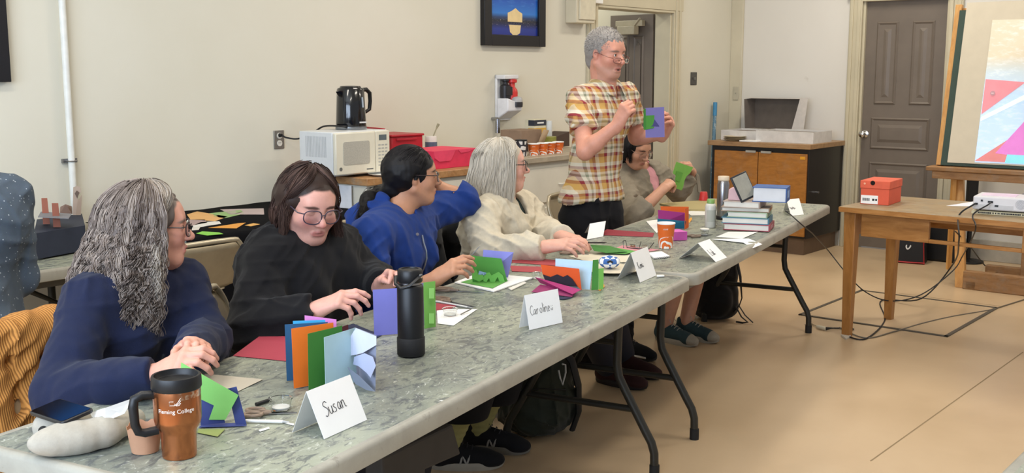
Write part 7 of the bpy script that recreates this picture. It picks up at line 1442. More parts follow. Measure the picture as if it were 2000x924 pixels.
cloth('sweater', S_, .0055, '141417', p2)
S_ = Sdf(); S_.cone(hip-ax*.08, hip+ax*.08, .16, k=.04, sq=(bf, 1.2)); legs_seated(S_, hip, ax, bf, [tb(-1.28, .60, .52), tb(-.98, .60, .52)], [tb(-1.30, .68, .09), tb(-1.0, .68, .09)], (.095, .075, .07), .01); cloth('trousers', S_, .009, '26262c', p2, M_woven)
for d_ in (-1.30, -1.0): shoe(p2, tb(d_, .70, 0), -Ww, '26262a', '4a4844', h=.006)
glasses(p2, P, Rh, 1.03, '3c3442', dz=-.004, h=.044, w=.056, rim=.0019)
q = MB(); q.sphere(Vector(P(-.079, .0, -.030))-p2.location, .004, 10, 8); q.sphere(Vector(P(.079, .0, -.030))-p2.location, .004, 10, 8); q.build('earrings', M_steel, p2)
B_ = Sdf(); B_.ell(P(0, -.020, .036), (.086, .106, .094), R=Rh, k=.03); B_.cone(P(0, -.05, .0), P(0, -.06, -.07), .095, .088, k=.04); B_.cone(P(-.062, -.01, .02), P(-.066, -.015, -.07), .035, .032, k=.03); B_.cone(P(.062, -.01, .02), P(.066, -.015, -.06), .032, .03, k=.03)
B_.ell(P(0, .112, .0), (.074, .068, .090), R=Rh, k=.02, op='s'); B_.disp = lambda V: folds(V, .004, 50, 24, 6)
n_, pr = 420, 9
ph_ = hair_paths(H, Rh, 1.03, n_, pr, 1.13, .145, (0, .012, .018, .008, .022), curl=.005, waves=1.6, phi0=62, m=18, seed=13, clump=.010, phi_drift=.35, front_drop=.10)
ph_ = np.concatenate([ph_, hair_paths(H, Rh, 1.03, 200, 9, 1.10, .11, (0, .008, .012, .012, .02), curl=.003, waves=1.2, phi0=58, m=18, seed=14, clump=.008, sweep=True)])
hair_object(p2, B_, .004, '33251f', ph_, .00125, hcols(n_+200, pr, ['2b1e1a', '3e2c26', '553f36', '3a2a26', '6a5248'], 14))
# ------------------------------------------------------------------ 3: black ponytail, blue hoodie
rs = px(722, 468, .99); ls = px(822, 430, 1.12); re = px(735, 600, .92); rw = px(850, 545, .70); le = px(903, 392, 1.05); lw = px(850, 362, 1.16)
def h1(S): hand(S, rw, px(884, 522, .64)-rw, arr((-.2, -.6, .75)), 1, ((.35, .6, .3), (.5, .7, .4), (.6, .7, .4), (.7, .7, .4)), (.2, .2), .96)
def h2(S): hand(S, lw, px(808, 352, 1.16)-lw, arr((.1, .8, .3)), -1, ((.2, .2, .2),)*4, (.4, .2), .94)
p3, P, Rh, H, nk, hip, bf, ax = seated('person with black ponytail and glasses in royal blue hoodie, one hand behind head', px(806, 345, 1.02), (.95, .20, .03),
    dict(rs=rs, ls=ls, re=re, rw=rw, le=le, lw=lw), 'c08c6e', scalp=('100e10', .052), hands=(h1, h2), hip=tb(-.44, 1.10, .54), g=.95, sc=.98, lipc='a45f54', brow='2a2220', blush='b97a62', blush_amt=.35,
    knees=[tb(-.52, .62, .50), tb(-.28, .62, .50)], feet=[tb(-.50, .80, .10), tb(-.26, .80, .10)], neckr=.046)
S_ = Sdf(); torso(S_, hip, nk, rs, ls, bf, 1.02, .8, grow=.016)
for a_ in ((rs, re, rw), (ls, le, lw)): arm(S_, *a_, (.062, .056, .042), grow=.010, k=.03)
q_ = n3(rw-re); S_.cyl(rw-q_*.07, rw+q_*.2, .09); q_ = n3(lw-le); S_.cyl(le+q_*.035, lw+q_*.25, .085)
S_.cone(nk-bf*.06+arr((0, 0, .035)), nk-bf*.12-arr((0, 0, .02)), .070, .085, k=.02); S_.cone(nk-bf*.06+ax*.07+arr((0, 0, .03)), nk+ax*.055+bf*.07-arr((0, 0, .03)), .038, .026, k=.012); S_.cone(nk-bf*.06-ax*.07+arr((0, 0, .03)), nk-ax*.055+bf*.07-arr((0, 0, .03)), .038, .026, k=.012)
neck_cut(S_, nk, P, .062, lowz=.018); S_.ell(nk+bf*.04+arr((0, 0, .01)), (.045, .045, .06), k=.01, op='s'); S_.cyl(hip-arr((0, 0, .3)), hip-arr((0, 0, .10)), .4)
S_.disp = lambda V: folds(V, .0045, 24, 35, 6, (1, 1, .7))+folds(V, .0016, 64, 36, 5)
hd = cloth('hoodie', S_, .0055, '1d3a80', p3)
off = p3.location; f0 = nk+bf*.085-arr((0, 0, .035))
q = MB(); Vh = np.array([v.co[:] for v in hd.data.vertices])+arr(off); q.tube([Vector(front_pt(Vh, nk, ax, bf, 0, -.06-.03*i))-off for i in range(9)], .004, 6); q.build('zip', mat('b8bcc4', .3, .8), hd)
q = MB(); q.lathe([(.0, 0), (.006, 0), (.006, .003), (0, .003)], 12, M=Matrix.Translation(Vector(front_pt(Vh, nk, ax, bf, -.045, -.05))-off) @ Matrix.Rotation(PI/2, 4, 'X')); q.build('eyelet', M_chrome, hd)
S_ = Sdf(); S_.cone(hip-ax*.07, hip+ax*.07, .13, k=.04, sq=(bf, 1.2)); legs_seated(S_, hip, ax, bf, [tb(-.52, .62, .50), tb(-.28, .62, .50)], [tb(-.50, .737, .24), tb(-.26, .737, .24)], (.085, .075, .095), .01, upto=1.0)
for d_ in (-.50, -.26): S_.cyl(tb(d_, .74, .215), tb(d_, .74, .0), .2)
cloth('trousers', S_, .008, '17181c', p3, M_woven)
for d_ in (-.50, -.26):
    S_ = Sdf(); S_.cone(tb(d_, .722, .27), tb(d_, .80, .09), .050, .043, k=.01); S_.disp = lambda V: .0015*np.sin(V[:, 2]*260); cloth('sock', S_, .005, 'a5a06a', p3)
sh_ = shoe(p3, tb(-.50, .80, 0), arr(G(985, 893)-G(880, 895)), '1a1a1d', 'a39c8e', sc=1.0, lace='26262a', mark=1)
sh_ = shoe(p3, tb(-.26, .80, 0), -Ww*.9+Lw*.2, '1a1a1d', '77736a', sc=1.0, lace='3a3a3e', mark=1)
glasses(p3, P, Rh, .98, '2a1c1c', dz=-.004, h=.036, w=.050)
B_ = Sdf(); B_.ell(P(0, -.018, .034), (.084, .101, .092), R=Rh, k=.03); B_.cone(P(0, -.045, .0), P(0, -.075, -.045), .080, .045, k=.04); B_.ell(P(0, .118, -.052), (.070, .075, .088), R=Rh, k=.02, op='s'); B_.ell(P(-.083, .01, -.02), (.02, .022, .035), R=Rh, k=.01, op='s'); B_.ell(P(.083, .01, -.02), (.02, .022, .035), R=Rh, k=.01, op='s')
tie = P(0, -.105, -.055); tail = [tie, px(745, 378, 1.16), px(722, 392, 1.15), px(706, 420, 1.12)]
B_.cone(tie, tail[1], .020, .030, k=.02); B_.cone(tail[1], tail[2], .030, .034, k=.03); B_.cone(tail[2], tail[3], .032, .012, k=.03); B_.disp = lambda V: folds(V, .0012, 120, 44, 5)
r = np.random.RandomState(5); ps = []
for i in range(900):     # combed back to the tie
    a = r.rand()*2*PI; b_ = r.rand()*.95; 
    d0 = arr((math.sin(a)*b_, math.cos(a)*b_*.9+.05, math.sqrt(max(0, 1-b_*b_)))); s0_ = arr((.0855, .103, .0945))*d0*1.02+arr((0, -.018, .034))
    if d0[1] > .7 and d0[2] < .35: continue
    e0 = arr((0, -.095, -.05)); pts = []
    for t in np.linspace(0, 1, 12):
        q_ = s0_*(1-t)+e0*t-arr((0, -.018, .034)); k_ = np.linalg.norm(q_/arr((.0865, .104, .0955))); q_ = q_/max(k_, .35)*(1 if t < .85 else 1-(t-.85)*2)+arr((0, -.018, .034)) if k_ > .2 else q_+arr((0, -.018, .034)); pts.append(P(*q_) if t < .97 else tie)
    ps.append(pts)
for i in range(500):
    o_ = r.normal(size=3)*.0075; pts = []
    for t in np.linspace(0, 1, 12):
        k_ = t*3; j = min(int(k_), 2); f_ = k_-j; q_ = lerp(tail[j], tail[j+1], f_)+o_*(.7+1.6*math.sin(min(t, .8)*PI))+arr((0, 0, -.02))*t*r.rand(); pts.append(q_)
    ps.append(pts)
ps = np.array(ps); hair_object(p3, B_, .004, '100e10', ps, .0011, hcols(len(ps), 1, ['0d0b0d', '1a1718', '241f20'], 6))
# ------------------------------------------------------------------ 4: white hair, cream hoodie
rs = px(940, 432, 1.0); ls = px(1020, 405, 1.12); re = px(955, 492, .92); rw = px(1066, 482, .66); le = px(1050, 452, .98); lw = px(1098, 462, .72)
def h1(S): hand(S, rw, px(1120, 474, .55)-rw, arr((-.2, -.4, .9)), 1, ((.25, .4, .2), (.3, .45, .3), (.4, .45, .3), (.5, .45, .3)), (.2, .2), 1.0)
def h2(S): hand(S, lw, px(1140, 468, .60)-lw, arr((-.1, .1, 1)), -1, ((.25, .4, .3),)*4, (.3, .2), .98)
p4, P, Rh, H, nk, hip, bf, ax = seated('person with white bobbed hair, glasses and cream hooded top, leaning on the table', px(984, 325, 1.02), (.98, .12, .06),
    dict(rs=rs, ls=ls, re=re, rw=rw, le=le, lw=lw), 'dca793', scalp=('bdb4a4', .066), hands=(h1, h2), hip=tb(.42, 1.12, .54), g=1.12, sc=1.02, lipc='b8706a', brow='a08a7a', blush='d2857a', fat=.006,
    knees=[tb(.34, .62, .50), tb(.60, .62, .50)], feet=[tb(.86, .70, .10), tb(1.08, .72, .10)], neckr=.055, h=.0035)
S_ = Sdf(); torso(S_, hip, nk, rs, ls, bf, 1.18, 1.1, grow=.016)
for a_ in ((rs, re, rw), (ls, le, lw)): arm(S_, *a_, (.066, .060, .042), grow=.010, k=.03)
for e_, w_ in ((re, rw), (le, lw)): q_ = n3(w_-e_); S_.cyl(w_-q_*.012, w_+q_*.2, .08)
S_.cone(nk-bf*.06-ax*.07+arr((0, 0, .03)), nk-bf*.12-ax*.02-arr((0, 0, .03)), .060, .085, k=.03); S_.cone(nk-ax*.085+arr((0, 0, .0)), nk-ax*.07+bf*.10-arr((0, 0, .08)), .040, .03, k=.02); S_.cone(nk+ax*.085, nk+ax*.06+bf*.11-arr((0, 0, .08)), .036, .03, k=.02)
neck_cut(S_, nk, P, .070, lowz=.010); S_.ell(nk+bf*.085-arr((0, 0, .06)), (.05, .055, .12), R=np.stack([ax, bf, arr((0, 0, 1.))], 1), k=.015, op='s'); S_.cyl(hip-arr((0, 0, .3)), hip-arr((0, 0, .10)), .4)
S_.disp = lambda V: folds(V, .005, 22, 55, 6, (1, 1, .8))+folds(V, .002, 60, 56, 5)
cloth('hooded_top', S_, .006, 'd0c6b0', p4)
S_ = Sdf(); torso(S_, hip, nk, rs, ls, bf, 1.06, 1.0, grow=.010); S_.cyl(hip-arr((0, 0, .3)), hip, .4); neck_cut(S_, nk, P, .066, lowz=.006)
for s_ in (rs, ls): S_.cyl(lerp(nk, s_, .62), lerp(nk, s_, 2.2), .3)
def ts(V):
    c = np.tile(lin('22302f'), (len(V), 1)); d = V-nk; u_ = d @ ax; z_ = d[:, 2]; m1 = (np.abs(u_-.02) < .014) & (z_ < -.05); m2 = (np.abs(u_-.045) < .012) & (z_ < -.06); c[m1] = lin('d8705e'); c[m2] = lin('d9c9a0'); return c
cloth('shirt', S_, .006, ts, p4, M_woven)
S_ = Sdf(); S_.cone(hip-ax*.08, hip+ax*.08, .15, k=.04, sq=(bf, 1.2)); legs_seated(S_, hip, ax, bf, [tb(.34, .62, .50), tb(.60, .62, .50)], [tb(.86, .70, .10), tb(1.08, .72, .10)], (.09, .07, .058), .01); cloth('trousers', S_, .009, '1f2230', p4, M_woven)
for d_ in (.86, 1.06): shoe(p4, tb(d_, .70, 0), arr(G(1290, 735)-G(1205, 720)), '38201f', '211a18', h=.005, lace=None)
glasses(p4, P, Rh, 1.02, '1a1a1e', dz=-.003, h=.038, rim=.0022)
q = MB(); q.sphere(Vector(P(-.080, .0, -.030))-p4.location, .004, 10, 8); q.sphere(Vector(P(.080, .0, -.030))-p4.location, .004, 10, 8); q.build('earrings', mat('d8d0c0', .2, .5), p4)
B_ = Sdf(); B_.ell(P(0, -.020, .036), (.090, .106, .095), R=Rh, k=.03); B_.cone(P(0, -.045, .0), P(0, -.055, -.13), .100, .092, k=.04); B_.cone(P(-.058, -.005, .0), P(-.06, .0, -.115), .040, .036, k=.03); B_.cone(P(.058, -.005, .0), P(.06, .0, -.115), .040, .036, k=.03)
B_.ell(P(0, .105, -.02), (.070, .066, .095), R=Rh, k=.03, op='s'); B_.ell(P(-.095, .026, -.03), (.04, .030, .05), R=Rh, k=.015, op='s')
n_, pr = 420, 8
ph_ = hair_paths(H, Rh, 1.02, n_, pr, 1.24, .20, (0, .012, .018, .014, -.004), curl=.003, waves=1.2, rootmin=.05, lift=.93, phi0=60, m=16, seed=23, clump=.010, phi_drift=.2)
ph_ = np.concatenate([ph_, hair_paths(H, Rh, 1.02, 220, 8, 1.20, .18, (0, .01, .014, .010, 0), curl=.002, waves=1.2, lift=.93, phi0=60, m=16, seed=24, clump=.008, sweep=True)])
hair_object(p4, B_, .0045, 'bdb4a4', ph_, .0013, hcols(n_+220, pr, ['bbb2a2', 'cdc5b7', 'd6cfc1', 'c4bcae'], 24))
# ------------------------------------------------------------------ 5: standing, plaid shirt
bf5 = n3((.72, -.69, 0)); ax5 = n3(np.cross(bf5, (0, 0, 1)))*-1; mid = px(1180, 196, .95); rs = mid-ax5*.195; ls = mid+ax5*.195; hip = px(1156, 395, .97)
re = px(1143, 296, .90); rw = px(1207, 243, .74); le = px(1243, 268, .86); lw = px(1296, 262, .70)
H5 = px(1184, 106, .93); Rh = frame((.70, -.70, -.12)); sc5 = 1.07
S_ = Sdf(); torso(S_, hip, mid+arr((0, 0, .05)), rs, ls, bf5, .84, 0); nk = mid+arr((0, 0, .05))
P = head(S_, H5, Rh, sc5, open_=.6, nose=1.03, jaw=1.25, fat=.003)
S_.cone(nk-arr((0, 0, .03)), P(0, -.028, -.045), .062, .060, k=.03); S_.cone(nk+bf5*.01, P(0, .012, -.075), .045, .040, k=.03)
for a_ in ((rs, re, rw), (ls, le, lw)): arm(S_, *a_, (.050, .042, .029))
hand(S_, rw, px(1221, 214, .70)-rw, arr((-.3, -.75, .5)), 1, ((1.1, 1.5, .8),)*4, (.3, .9), 1.06)
hand(S_, lw, px(1308, 238, .66)-lw, arr((.75, .3, .3)), -1, ((.9, .7, .4),)*4, (.5, .2), 1.06)
ft = [arr(G(1198, 665))*0+tb(1.10, .93, .09), tb(1.42, .86, .09)]
for s_, A_ in ((-1, ft[0]), (1, ft[1])):
    h_ = hip+ax5*s_*.09-arr((0, 0, .06)); K = lerp(h_, A_, .5)+bf5*.02; S_.cone(h_, K, .085, .056, k=.04); S_.cone(K, A_, .056, .038, k=.02); S_.cone(A_, A_-arr((0, 0, .03)), .034, .03, k=.02)
p5 = skin_root('person', S_, .0035, 'standing person in yellow and red plaid shirt and glasses, holding up a purple card', lambda V: head_paint(V, H5, Rh, sc5, 'cf947e', 'a9605a', '7c6a60', blush='c47a6c', stubble=('a89488', .3), mouth=1, scalp=('8f8a86', .096)), (hip[0], hip[1], 0))
eyes(p5, P, Rh, sc5, (.85, -.5, .02), '3c3026')
glasses(p5, P, Rh, sc5, '6b3a34', dz=-.020, h=.026, w=.050, dy=.006, rim=.0014, shape=2.2)
S_ = Sdf(); torso(S_, hip+arr((0, 0, .03)), nk, rs, ls, bf5, 1.0, 0, grow=.010); S_.cone(hip-ax5*.06, hip+ax5*.06, .128, k=.05, sq=(bf5, 1.15))
for sh, el in ((rs, re), (ls, le)): S_.cone(sh, lerp(sh, el, .66), .060, .070, k=.02)
for sh, el in ((rs, re), (ls, le)): q_ = n3(el-sh); S_.cyl(lerp(sh, el, .60), lerp(sh, el, 1.8), .13)
neck_cut(S_, nk, P, .060, lowz=.03); S_.ell(nk+bf5*.075-arr((0, 0, .005)), (.022, .03, .05), k=.006, op='s'); S_.cyl(hip-arr((0, 0, .3)), hip+arr((0, 0, .015)), .4)
S_.cone(hip+bf5*.05+ax5*.02-arr((0, 0, .05)), hip+bf5*.3+ax5*.02-arr((0, 0, .05)), .045, k=.02, op='s')
S_.disp = lambda V: folds(V, .005, 20, 65, 6, (1, 1, .8))+folds(V, .0018, 55, 66, 5)
def plaid():
    m, t, p = nt('plaid cotton'); v = coords(t, 'Object', (1, 1, 1), (0, 0, -math.atan2(ax5[1], ax5[0]))); sx = nd(t, 'ShaderNodeSeparateXYZ'); nn = noise(t, 6, 2, .5, v)
    vv = nd(t, 'ShaderNodeVectorMath', operation='MULTIPLY_ADD'); t.links.new(nn.outputs['Color'], vv.inputs[0]); vv.inputs[1].default_value = (.02, .02, .02); t.links.new(v, vv.inputs[2]); t.links.new(vv.outputs[0], sx.inputs[0])
    Y_, Rd, Wt, Gr, Or = srgb('c49c58'), srgb('86333a'), srgb('d2cab6'), srgb('83856f'), srgb('b98a50')
    def band(o, per, ph):
        a_ = nd(t, 'ShaderNodeMath', operation='MULTIPLY_ADD'); t.links.new(o, a_.inputs[0]); a_.inputs[1].default_value = 1/per; a_.inputs[2].default_value = ph
        f = nd(t, 'ShaderNodeMath', operation='FRACT'); t.links.new(a_.outputs[0], f.inputs[0])
        return ramp(t, f.outputs[0], [(0, Y_), (.22, Rd), (.34, Wt), (.48, Gr), (.57, Wt), (.66, Or), (.76, Rd), (.86, Wt)], 'CONSTANT').outputs[0]
    col = mixc(t, .5, band(sx.outputs[0], .135, .3), band(sx.outputs[2], .135, .1)); 
    n2 = noise(t, 500, 3, .6, v); col = mixc(t, .12, col, n2.outputs['Color'], 'SOFT_LIGHT')
    t.links.new(col, p.inputs['Base Color']); p.inputs['Roughness'].default_value = .85; p.inputs['Specular IOR Level'].default_value = .2; bump(t, p, n2.outputs[0], .2, .001); return m
V, F = S_.mesh(.005); V = smooth_mesh(V, F, 1); sh5 = mesh_obj('plaid_shirt', V, F, plaid(), p5, None, loc=p5.location)
q = MB(); vs = []; up5 = n3(P(0, -.02, -.03)-nk)
for i in range(25):
    th = R_(-162+324*i/24)*1.0; fr_ = max(0, (abs(math.degrees(th))-105)/57); dr5 = -bf5*math.cos(th)+ax5*math.sin(th); cx5 = nk+bf5*.012
    for r_, z_ in ((.064, .034), (.070, .060-.030*fr_), (.082, .056-.034*fr_), (.098+.012*fr_, .016-.055*fr_)): vs.append(Vector(cx5+dr5*r_+arr((0, 0, z_+.006*math.cos(th))))-p5.location)
q.add(vs, [(i*4+j, i*4+j+1, i*4+5+j, i*4+4+j) for i in range(24) for j in range(3)]); o = q.build('collar', sh5.data.materials[0], p5, auto=70); s_ = o.modifiers.new('th', 'SOLIDIFY'); s_.thickness = .004; o.modifiers.new('sub', 'SUBSURF').render_levels = 1
q = MB()
for i in range(4): 
    c_ = front_pt(V, nk, ax5, bf5, .012, -.06-.085*i); q.sphere(Vector(c_)-p5.location, (.005, .005, .005), 10, 8)
q.build('button', mat('e6dfcf', .3), sh5)
S_ = Sdf(); S_.cone(hip-ax5*.06+arr((0, 0, .03)), hip+ax5*.06+arr((0, 0, .03)), .119, k=.05, sq=(bf5, 1.15)); S_.cone(hip-arr((0, 0, .06))-ax5*.04, hip-arr((0, 0, .06))+ax5*.04, .11, k=.05)
for s_, A_ in ((-1, ft[0]), (1, ft[1])): h_ = hip+ax5*s_*.085-arr((0, 0, .08)); K = lerp(h_, A_, .5)+bf5*.02; S_.cone(h_, K, .112, .086, k=.03); S_.cone(K, A_, .086, .068, k=.02)
S_.disp = lambda V: folds(V, .004, 24, 75, 6); cloth('trousers', S_, .007, '151519', p5, M_woven)
shoe(p5, tb(1.10, .93, 0), (.9, -.5), '17171a', '2a2a2c', h=.005, lace='26262a'); shoe(p5, tb(1.38, .84, 0), arr(G(1272, 693)-G(1200, 680)), '17171a', '2a2a2c', h=.005, lace='26262a', stripe=('c9c6c0', 1))
B_ = Sdf(); B_.ell(P(0, -.016, .035), np.array((.0785, .103, .0915))*sc5, R=Rh, k=.02); B_.cone(P(0, -.05, -.01), P(0, -.055, -.035), .066, .060, k=.03); B_.ell(P(0, .106, -.022), np.array((.10, .060, .078))*sc5, R=Rh, k=.006, op='s'); B_.ell(P(-.085, .0, -.035), (.03, .03, .036), R=Rh, k=.01, op='s'); B_.ell(P(.085, .0, -.035), (.03, .03, .036), R=Rh, k=.01, op='s'); B_.disp = lambda V: folds(V, .0012, 160, 84, 5)
r = np.random.RandomState(8); ps = []
for i in range(2600):
    d0 = n3(r.normal(size=3)); 
    if d0[2] < -.35: continue
    q_ = d0*arr((.0785, .103, .0915))+arr((0, -.016, .035))
    if (q_[1] > .062 and q_[2] < .072) or (q_[1] > .035 and q_[2] < .03) or (q_[1] > .080): continue
    a_ = P(*q_); n_ = Rh @ n3(d0/arr((.0775, .094, .0875))); tdir = n3(n_*.7+Rh @ arr((0, -.2, .1))+r.normal(size=3)*.35); ps.append([a_, a_+tdir*.005, a_+tdir*.010+arr((0, 0, -.001))])
ps = np.array(ps); hair_object(p5, B_, .0035, '8b8682', ps, .0011, hcols(len(ps), 1, ['77726f', '9d9894', 'b8b3ae'], 8))
# ------------------------------------------------------------------ 6: grey jacket, pink shirt
bf6 = n3((.66, -.75, 0)); ax6 = n3(np.cross(bf6, (0, 0, 1)))*-1; mid = px(1252, 345, 1.08); rs = mid-ax6*.165; ls = mid+ax6*.165; re = px(1240, 424, .92); rw = px(1297, 368, .82); le = px(1325, 376, .98); lw = px(1352, 336, .90)
def h1(S): hand(S, rw, px(1316, 350, .80)-rw, arr((-.2, -.6, .6)), 1, ((.9, .9, .5),)*4, (.3, .4), .94)
def h2(S): hand(S, lw, px(1342, 308, .88)-lw, arr((.7, -.3, .5)), -1, ((.8, .7, .4),)*4, (.4, .3), .94)
p6, P, Rh, H, nk, hip, bf, ax = seated('person in grey jacket over pink shirt, seated at the far end holding a green card', px(1241, 291, 1.05), (.66, -.70, -.34),
    dict(rs=rs, ls=ls, re=re, rw=rw, le=le, lw=lw), 'c8967c', scalp=('141213', .060), hands=(h1, h2), hip=tb(2.0, 1.16, .54), g=.92, sc=.96, lids=.9, lipc='aa6258', brow='33292a', blush='bd7f6c', blush_amt=.3, bodyf=bf6,
    knees=[tb(1.86, .66, .50), tb(2.06, .62, .50)], feet=[tb(1.80, .74, .10), tb(1.93, .66, .10)], neckr=.046, h=.0038, legr=(.072, .058, .040))
S_ = Sdf(); torso(S_, hip, nk, rs, ls, bf, 1.0, .8, grow=.016)
for a_ in ((rs, re, rw), (ls, le, lw)): arm(S_, *a_, (.058, .054, .044), grow=.008, k=.03)
q_ = n3(rw-re); S_.cyl(lerp(re, rw, .35), rw+q_*.2, .10); q_ = n3(lw-le); S_.cyl(lerp(le, lw, .80), lw+q_*.2, .085)
for s_ in (-1, 1): S_.cone(nk-bf*.03+ax*s_*.07, nk+bf*.08+ax*s_*.055-arr((0, 0, .09)), .026, .022, k=.015)
neck_cut(S_, nk, P, .066, lowz=.005); S_.cyl(hip-arr((0, 0, .3)), hip-arr((0, 0, .10)), .4)
S_.ell(nk+bf*.125-arr((0, 0, .16)), (.062, .085, .22), R=np.stack([ax, bf, arr((0, 0, 1.))], 1), k=.015, op='s'); S_.disp = lambda V: folds(V, .005, 26, 95, 6)+folds(V, .002, 70, 96, 5)
jk = cloth('jacket', S_, .006, '8d8474', p6, M_woven)
q = MB(); c_ = lerp(le, lw, .85); q.add([Vector(c_+arr(v))-p6.location for v in ((.03, -.02, .02), (.055, -.02, .0), (.075, -.02, -.12), (.05, -.02, -.11), (.03, .0, .02), (.055, .0, .0), (.075, .0, -.12), (.05, .0, -.11))], [(3, 2, 1, 0), (4, 5, 6, 7), (0, 1, 5, 4), (1, 2, 6, 5), (2, 3, 7, 6), (3, 0, 4, 7)]); q.build('cuff_flap', mat('8d8474', .9), jk, bevel=.004)
S_ = Sdf(); torso(S_, hip, nk, rs, ls, bf, .97, .8, grow=.006); S_.cyl(hip-arr((0, 0, .3)), hip, .4); neck_cut(S_, nk, P, .058, lowz=.0)
for s_ in (rs, ls): S_.cyl(lerp(nk, s_, .6), lerp(nk, s_, 2.2), .3)
def pk(V):
    c = np.tile(lin('d79aa2'), (len(V), 1)); d = V-nk; u_ = d @ ax; z_ = d[:, 2]; w_ = np.exp(-((z_+.17+.01*np.sin(u_*90))/.008)**2)*(np.abs(u_) < .06); return c*(1-.6*w_[:, None])+lin('8a6a80')*.6*w_[:, None]
cloth('pink_shirt', S_, .006, pk, p6, M_woven)
S_ = Sdf(); S_.cone(hip-ax*.07, hip+ax*.07, .125, k=.04, sq=(bf, 1.2)); legs_seated(S_, hip, ax, bf, [tb(1.86, .66, .50), tb(2.06, .62, .50)], [tb(1.80, .74, .10), tb(1.93, .66, .10)], (.09, .075, .06), .01, upto=.12)
cloth('shorts', S_, .008, '5a5a60', p6, M_woven)
dt = n3(arr(G(1342, 655)-G(1290, 645))); shoe(p6, tb(1.80, .74, 0), dt, '33474d', 'a59e90', sc=1.0, lace='a8a59c', toe='a59e90'); shoe(p6, tb(1.93, .66, 0), dt, '33474d', 'a59e90', sc=1.0, lace='a8a59c', toe='a59e90')
glasses(p6, P, Rh, .96, '8a6a5a', dz=-.004, h=.036, w=.050, rim=.0012)
B_ = Sdf(); B_.ell(P(0, -.020, .034), (.083, .100, .090), R=Rh, k=.03); B_.cone(P(0, -.045, .0), P(0, -.07, -.06), .085, .060, k=.04); B_.cone(P(-.060, .0, .02), P(-.064, -.01, -.06), .025, .018, k=.02); B_.cone(P(.060, .0, .02), P(.064, -.01, -.06), .025, .018, k=.02)
B_.ell(P(0, .105, -.02), (.060, .062, .086), R=Rh, k=.02, op='s')
ph_ = hair_paths(H, Rh, .96, 200, 5, 1.06, .09, (0, .004, -.01, -.02, -.03), curl=.001, phi0=64, m=12, seed=33, clump=.008)
hair_object(p6, B_, .0045, '141213', ph_, .0012, hcols(200, 5, ['100e0f', '1d1a1b', '2a2526'], 34))
# ------------------------------------------------------------------ 7: speckled shirt at the far left
bf7 = n3((-.80, .60, 0)); ax7 = n3(np.cross(bf7, (0, 0, 1)))*-1; mid = px(-108, 400, 1.95); rs = mid-ax7*.21; ls = mid+ax7*.21; hip = mid*1.0; hip = arr((mid[0]+.04, mid[1]-.02, .56))
le = ls+arr((-.02, -.02, -.27)); lw = le+bf7*.22+arr((0, 0, -.02)); re = rs+arr((0, 0, -.27)); rw = re+bf7*.22
kn_ = [hip+bf7*.42-ax7*.1-arr((0, 0, .04)), hip+bf7*.42+ax7*.1-arr((0, 0, .04))]; ft_ = [k_+bf7*.02-arr((0, 0, .42)) for k_ in kn_]
def hA(S): hand(S, lw, bf7, (0, 0, 1), -1)
def hB(S): hand(S, rw, bf7, (0, 0, 1), 1)
p7, P, Rh, H, nk, hip, bf, ax = seated('person in blue speckled shirt at the far left edge, only back and shoulder in view', mid+bf7*.04+arr((0, 0, .26)), tuple(bf7),
    dict(rs=rs, ls=ls, re=re, rw=rw, le=le, lw=lw), 'cf9c86', hands=(hA, hB), hip=hip, g=1.15, bodyf=bf7, knees=kn_, feet=ft_, bust=0, h=.006, neckr=.06)
S_ = Sdf(); torso(S_, hip, nk, rs, ls, bf, 1.22, 0, grow=.02)
for a_ in ((rs, re, rw), (ls, le, lw)): arm(S_, *a_, (.070, .060, .045), grow=.012, k=.02)
for s_ in (-1, 1): S_.cone(nk-bf*.05+ax*s_*.05+arr((0, 0, .02)), nk+bf*.05+ax*s_*.05+arr((0, 0, .01)), .022, k=.012)
for e_, w_ in ((re, rw), (le, lw)): q_ = n3(w_-e_); S_.cyl(w_-q_*.01, w_+q_*.2, .09)
neck_cut(S_, nk, P, .066, lowz=.015); S_.cone(hip-bf*.12+arr((0, 0, .02)), hip-bf*.08+arr((0, 0, .2)), .16, .10, k=.06); S_.cyl(hip-arr((0, 0, .3)), hip-arr((0, 0, .06)), .5); S_.disp = lambda V: folds(V, .0036, 18, 105, 6, (1, 1, .7))
m, t, p = nt('speckled chambray'); v = coords(t); n_ = noise(t, 5, 4, .6, v); c0 = ramp(t, n_.outputs[0], [(.3, srgb('3e4a57')), (.7, srgb('4c5a6a'))]).outputs[0]
vo = nd(t, 'ShaderNodeTexVoronoi'); vo.inputs['Scale'].default_value = 62; t.links.new(v, vo.inputs['Vector']); dd_ = ramp(t, vo.outputs['Distance'], [(.10, (.8, .8, .8, 1)), (.16, (0, 0, 0, 1))]); n2 = noise(t, 600, 2, .5, v)
c1_ = mixc(t, dd_.outputs[0], c0, srgb('c3ccd4')); c1_ = mixc(t, .3, c1_, n2.outputs['Color'], 'SOFT_LIGHT'); t.links.new(c1_, p.inputs['Base Color']); p.inputs['Roughness'].default_value = .85; M_spk = m
V, F = S_.mesh(.007); V = smooth_mesh(V, F, 1); mesh_obj('speckled_shirt', V, F, M_spk, p7, None, loc=p7.location)
S_ = Sdf(); S_.cone(hip-ax*.08-arr((0, 0, .03)), hip+ax*.08-arr((0, 0, .03)), .16, k=.04, sq=(bf, 1.1)); legs_seated(S_, hip, ax, bf, kn_, ft_, (.09, .075, .06), .01); cloth('trousers', S_, .01, '17171b', p7, M_woven)
for f_ in ft_: shoe(p7, f_, tuple(bf7), '2a2420', '1c1a18', h=.006)
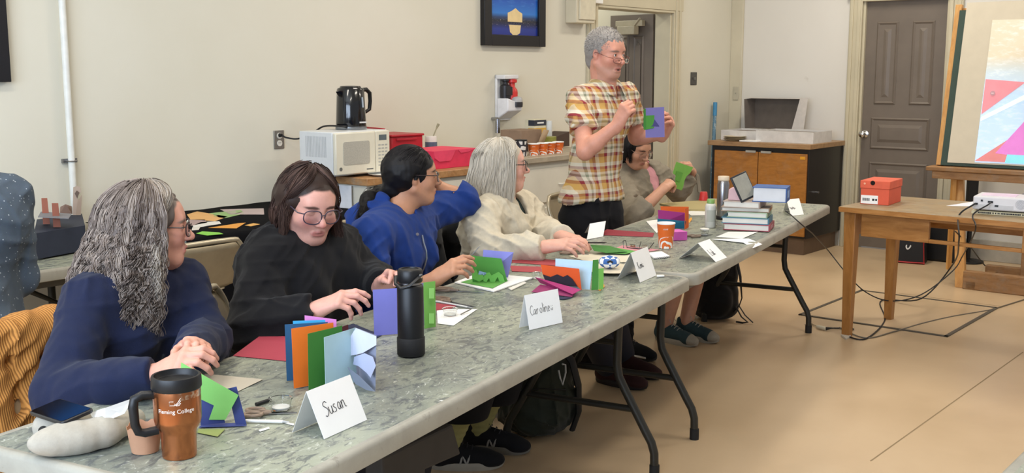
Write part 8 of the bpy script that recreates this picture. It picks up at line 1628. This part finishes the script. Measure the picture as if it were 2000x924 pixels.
B_ = Sdf(); B_.ell(P(0, -.02, .034), (.083, .100, .090), R=Rh, k=.03); B_.cone(P(0, -.05, -.01), P(0, -.055, -.05), .068, .06, k=.03); B_.ell(P(0, .1, -.02), (.08, .06, .086), R=Rh, k=.02, op='s'); hair_object(p7, B_, .006, '4a4038', None, 0, None)
e = thing('stool', 'plain wooden stool under the person in the blue speckled shirt', 'stool', (hip[0], hip[1], 0)); q = MB(); q.lathe([(0, .40), (.17, .40), (.175, .41), (.17, .43), (0, .43)], 32); q.build('seat', M_oak, e)
for a in (.8, 2.4, 3.9, 5.5): q = MB(); q.tube([(.11*math.cos(a), .11*math.sin(a), .40), (.17*math.cos(a), .17*math.sin(a), 0)], .016, 10); q.build('leg', M_oak, e)
# ================================================================== cards held up
hp = TP(1277, 240, .66); e = root('popup_card', 'violet and green card held up by the person in the plaid shirt', 'pop-up card', TP(1277, 270, .66)); n_ = Vector(bf5.tolist())
def held(pxs, col, name, off=0, th=.001):
    q = MB(); c0 = hp+n_*off; q.sheet([PLN(u, v, n_, c0.dot(n_)) for u, v in pxs], th); return place_mesh(q, name, mat(col, .75, var=.02), parent=e, smooth=False)
held([(1261, 269), (1260, 211), (1297, 209), (1298, 268)], '7f7cc4', 'violet_cover'); held([(1257, 252), (1257, 214), (1261, 212), (1262, 253)], '3f8a3c', 'green_edge', .004); held([(1258, 254), (1258, 226), (1278, 225), (1277, 250)], '4f9c42', 'green_window', .003); held([(1278, 233), (1288, 247), (1280, 246), (1271, 248), (1275, 244)], '4a4a8c', 'violet_cut', .003)
hp2 = TP(1332, 345, .80); n2_ = Vector(bf6.tolist()); e = root('popup_card', 'green cut card held up by the person in the grey jacket', 'pop-up card', TP(1330, 370, .80)); q = MB()
q.sheet([PLN(u, v, n2_, hp2.dot(n2_)) for u, v in [(1321, 316), (1354, 327), (1348, 338), (1341, 344), (1337, 352), (1334, 366), (1331, 372), (1315, 366), (1322, 345), (1314, 338)]], .001); place_mesh(q, 'green_cover', mat('74ad4c', .75), parent=e, smooth=False)
q = MB(); q.sheet([PLN(u, v, n2_, hp2.dot(n2_)+.004) for u, v in [(1322, 334), (1334, 338), (1328, 356), (1318, 352)]], .001); place_mesh(q, 'green_fold', mat('5f9a3e', .75), parent=e, smooth=False)
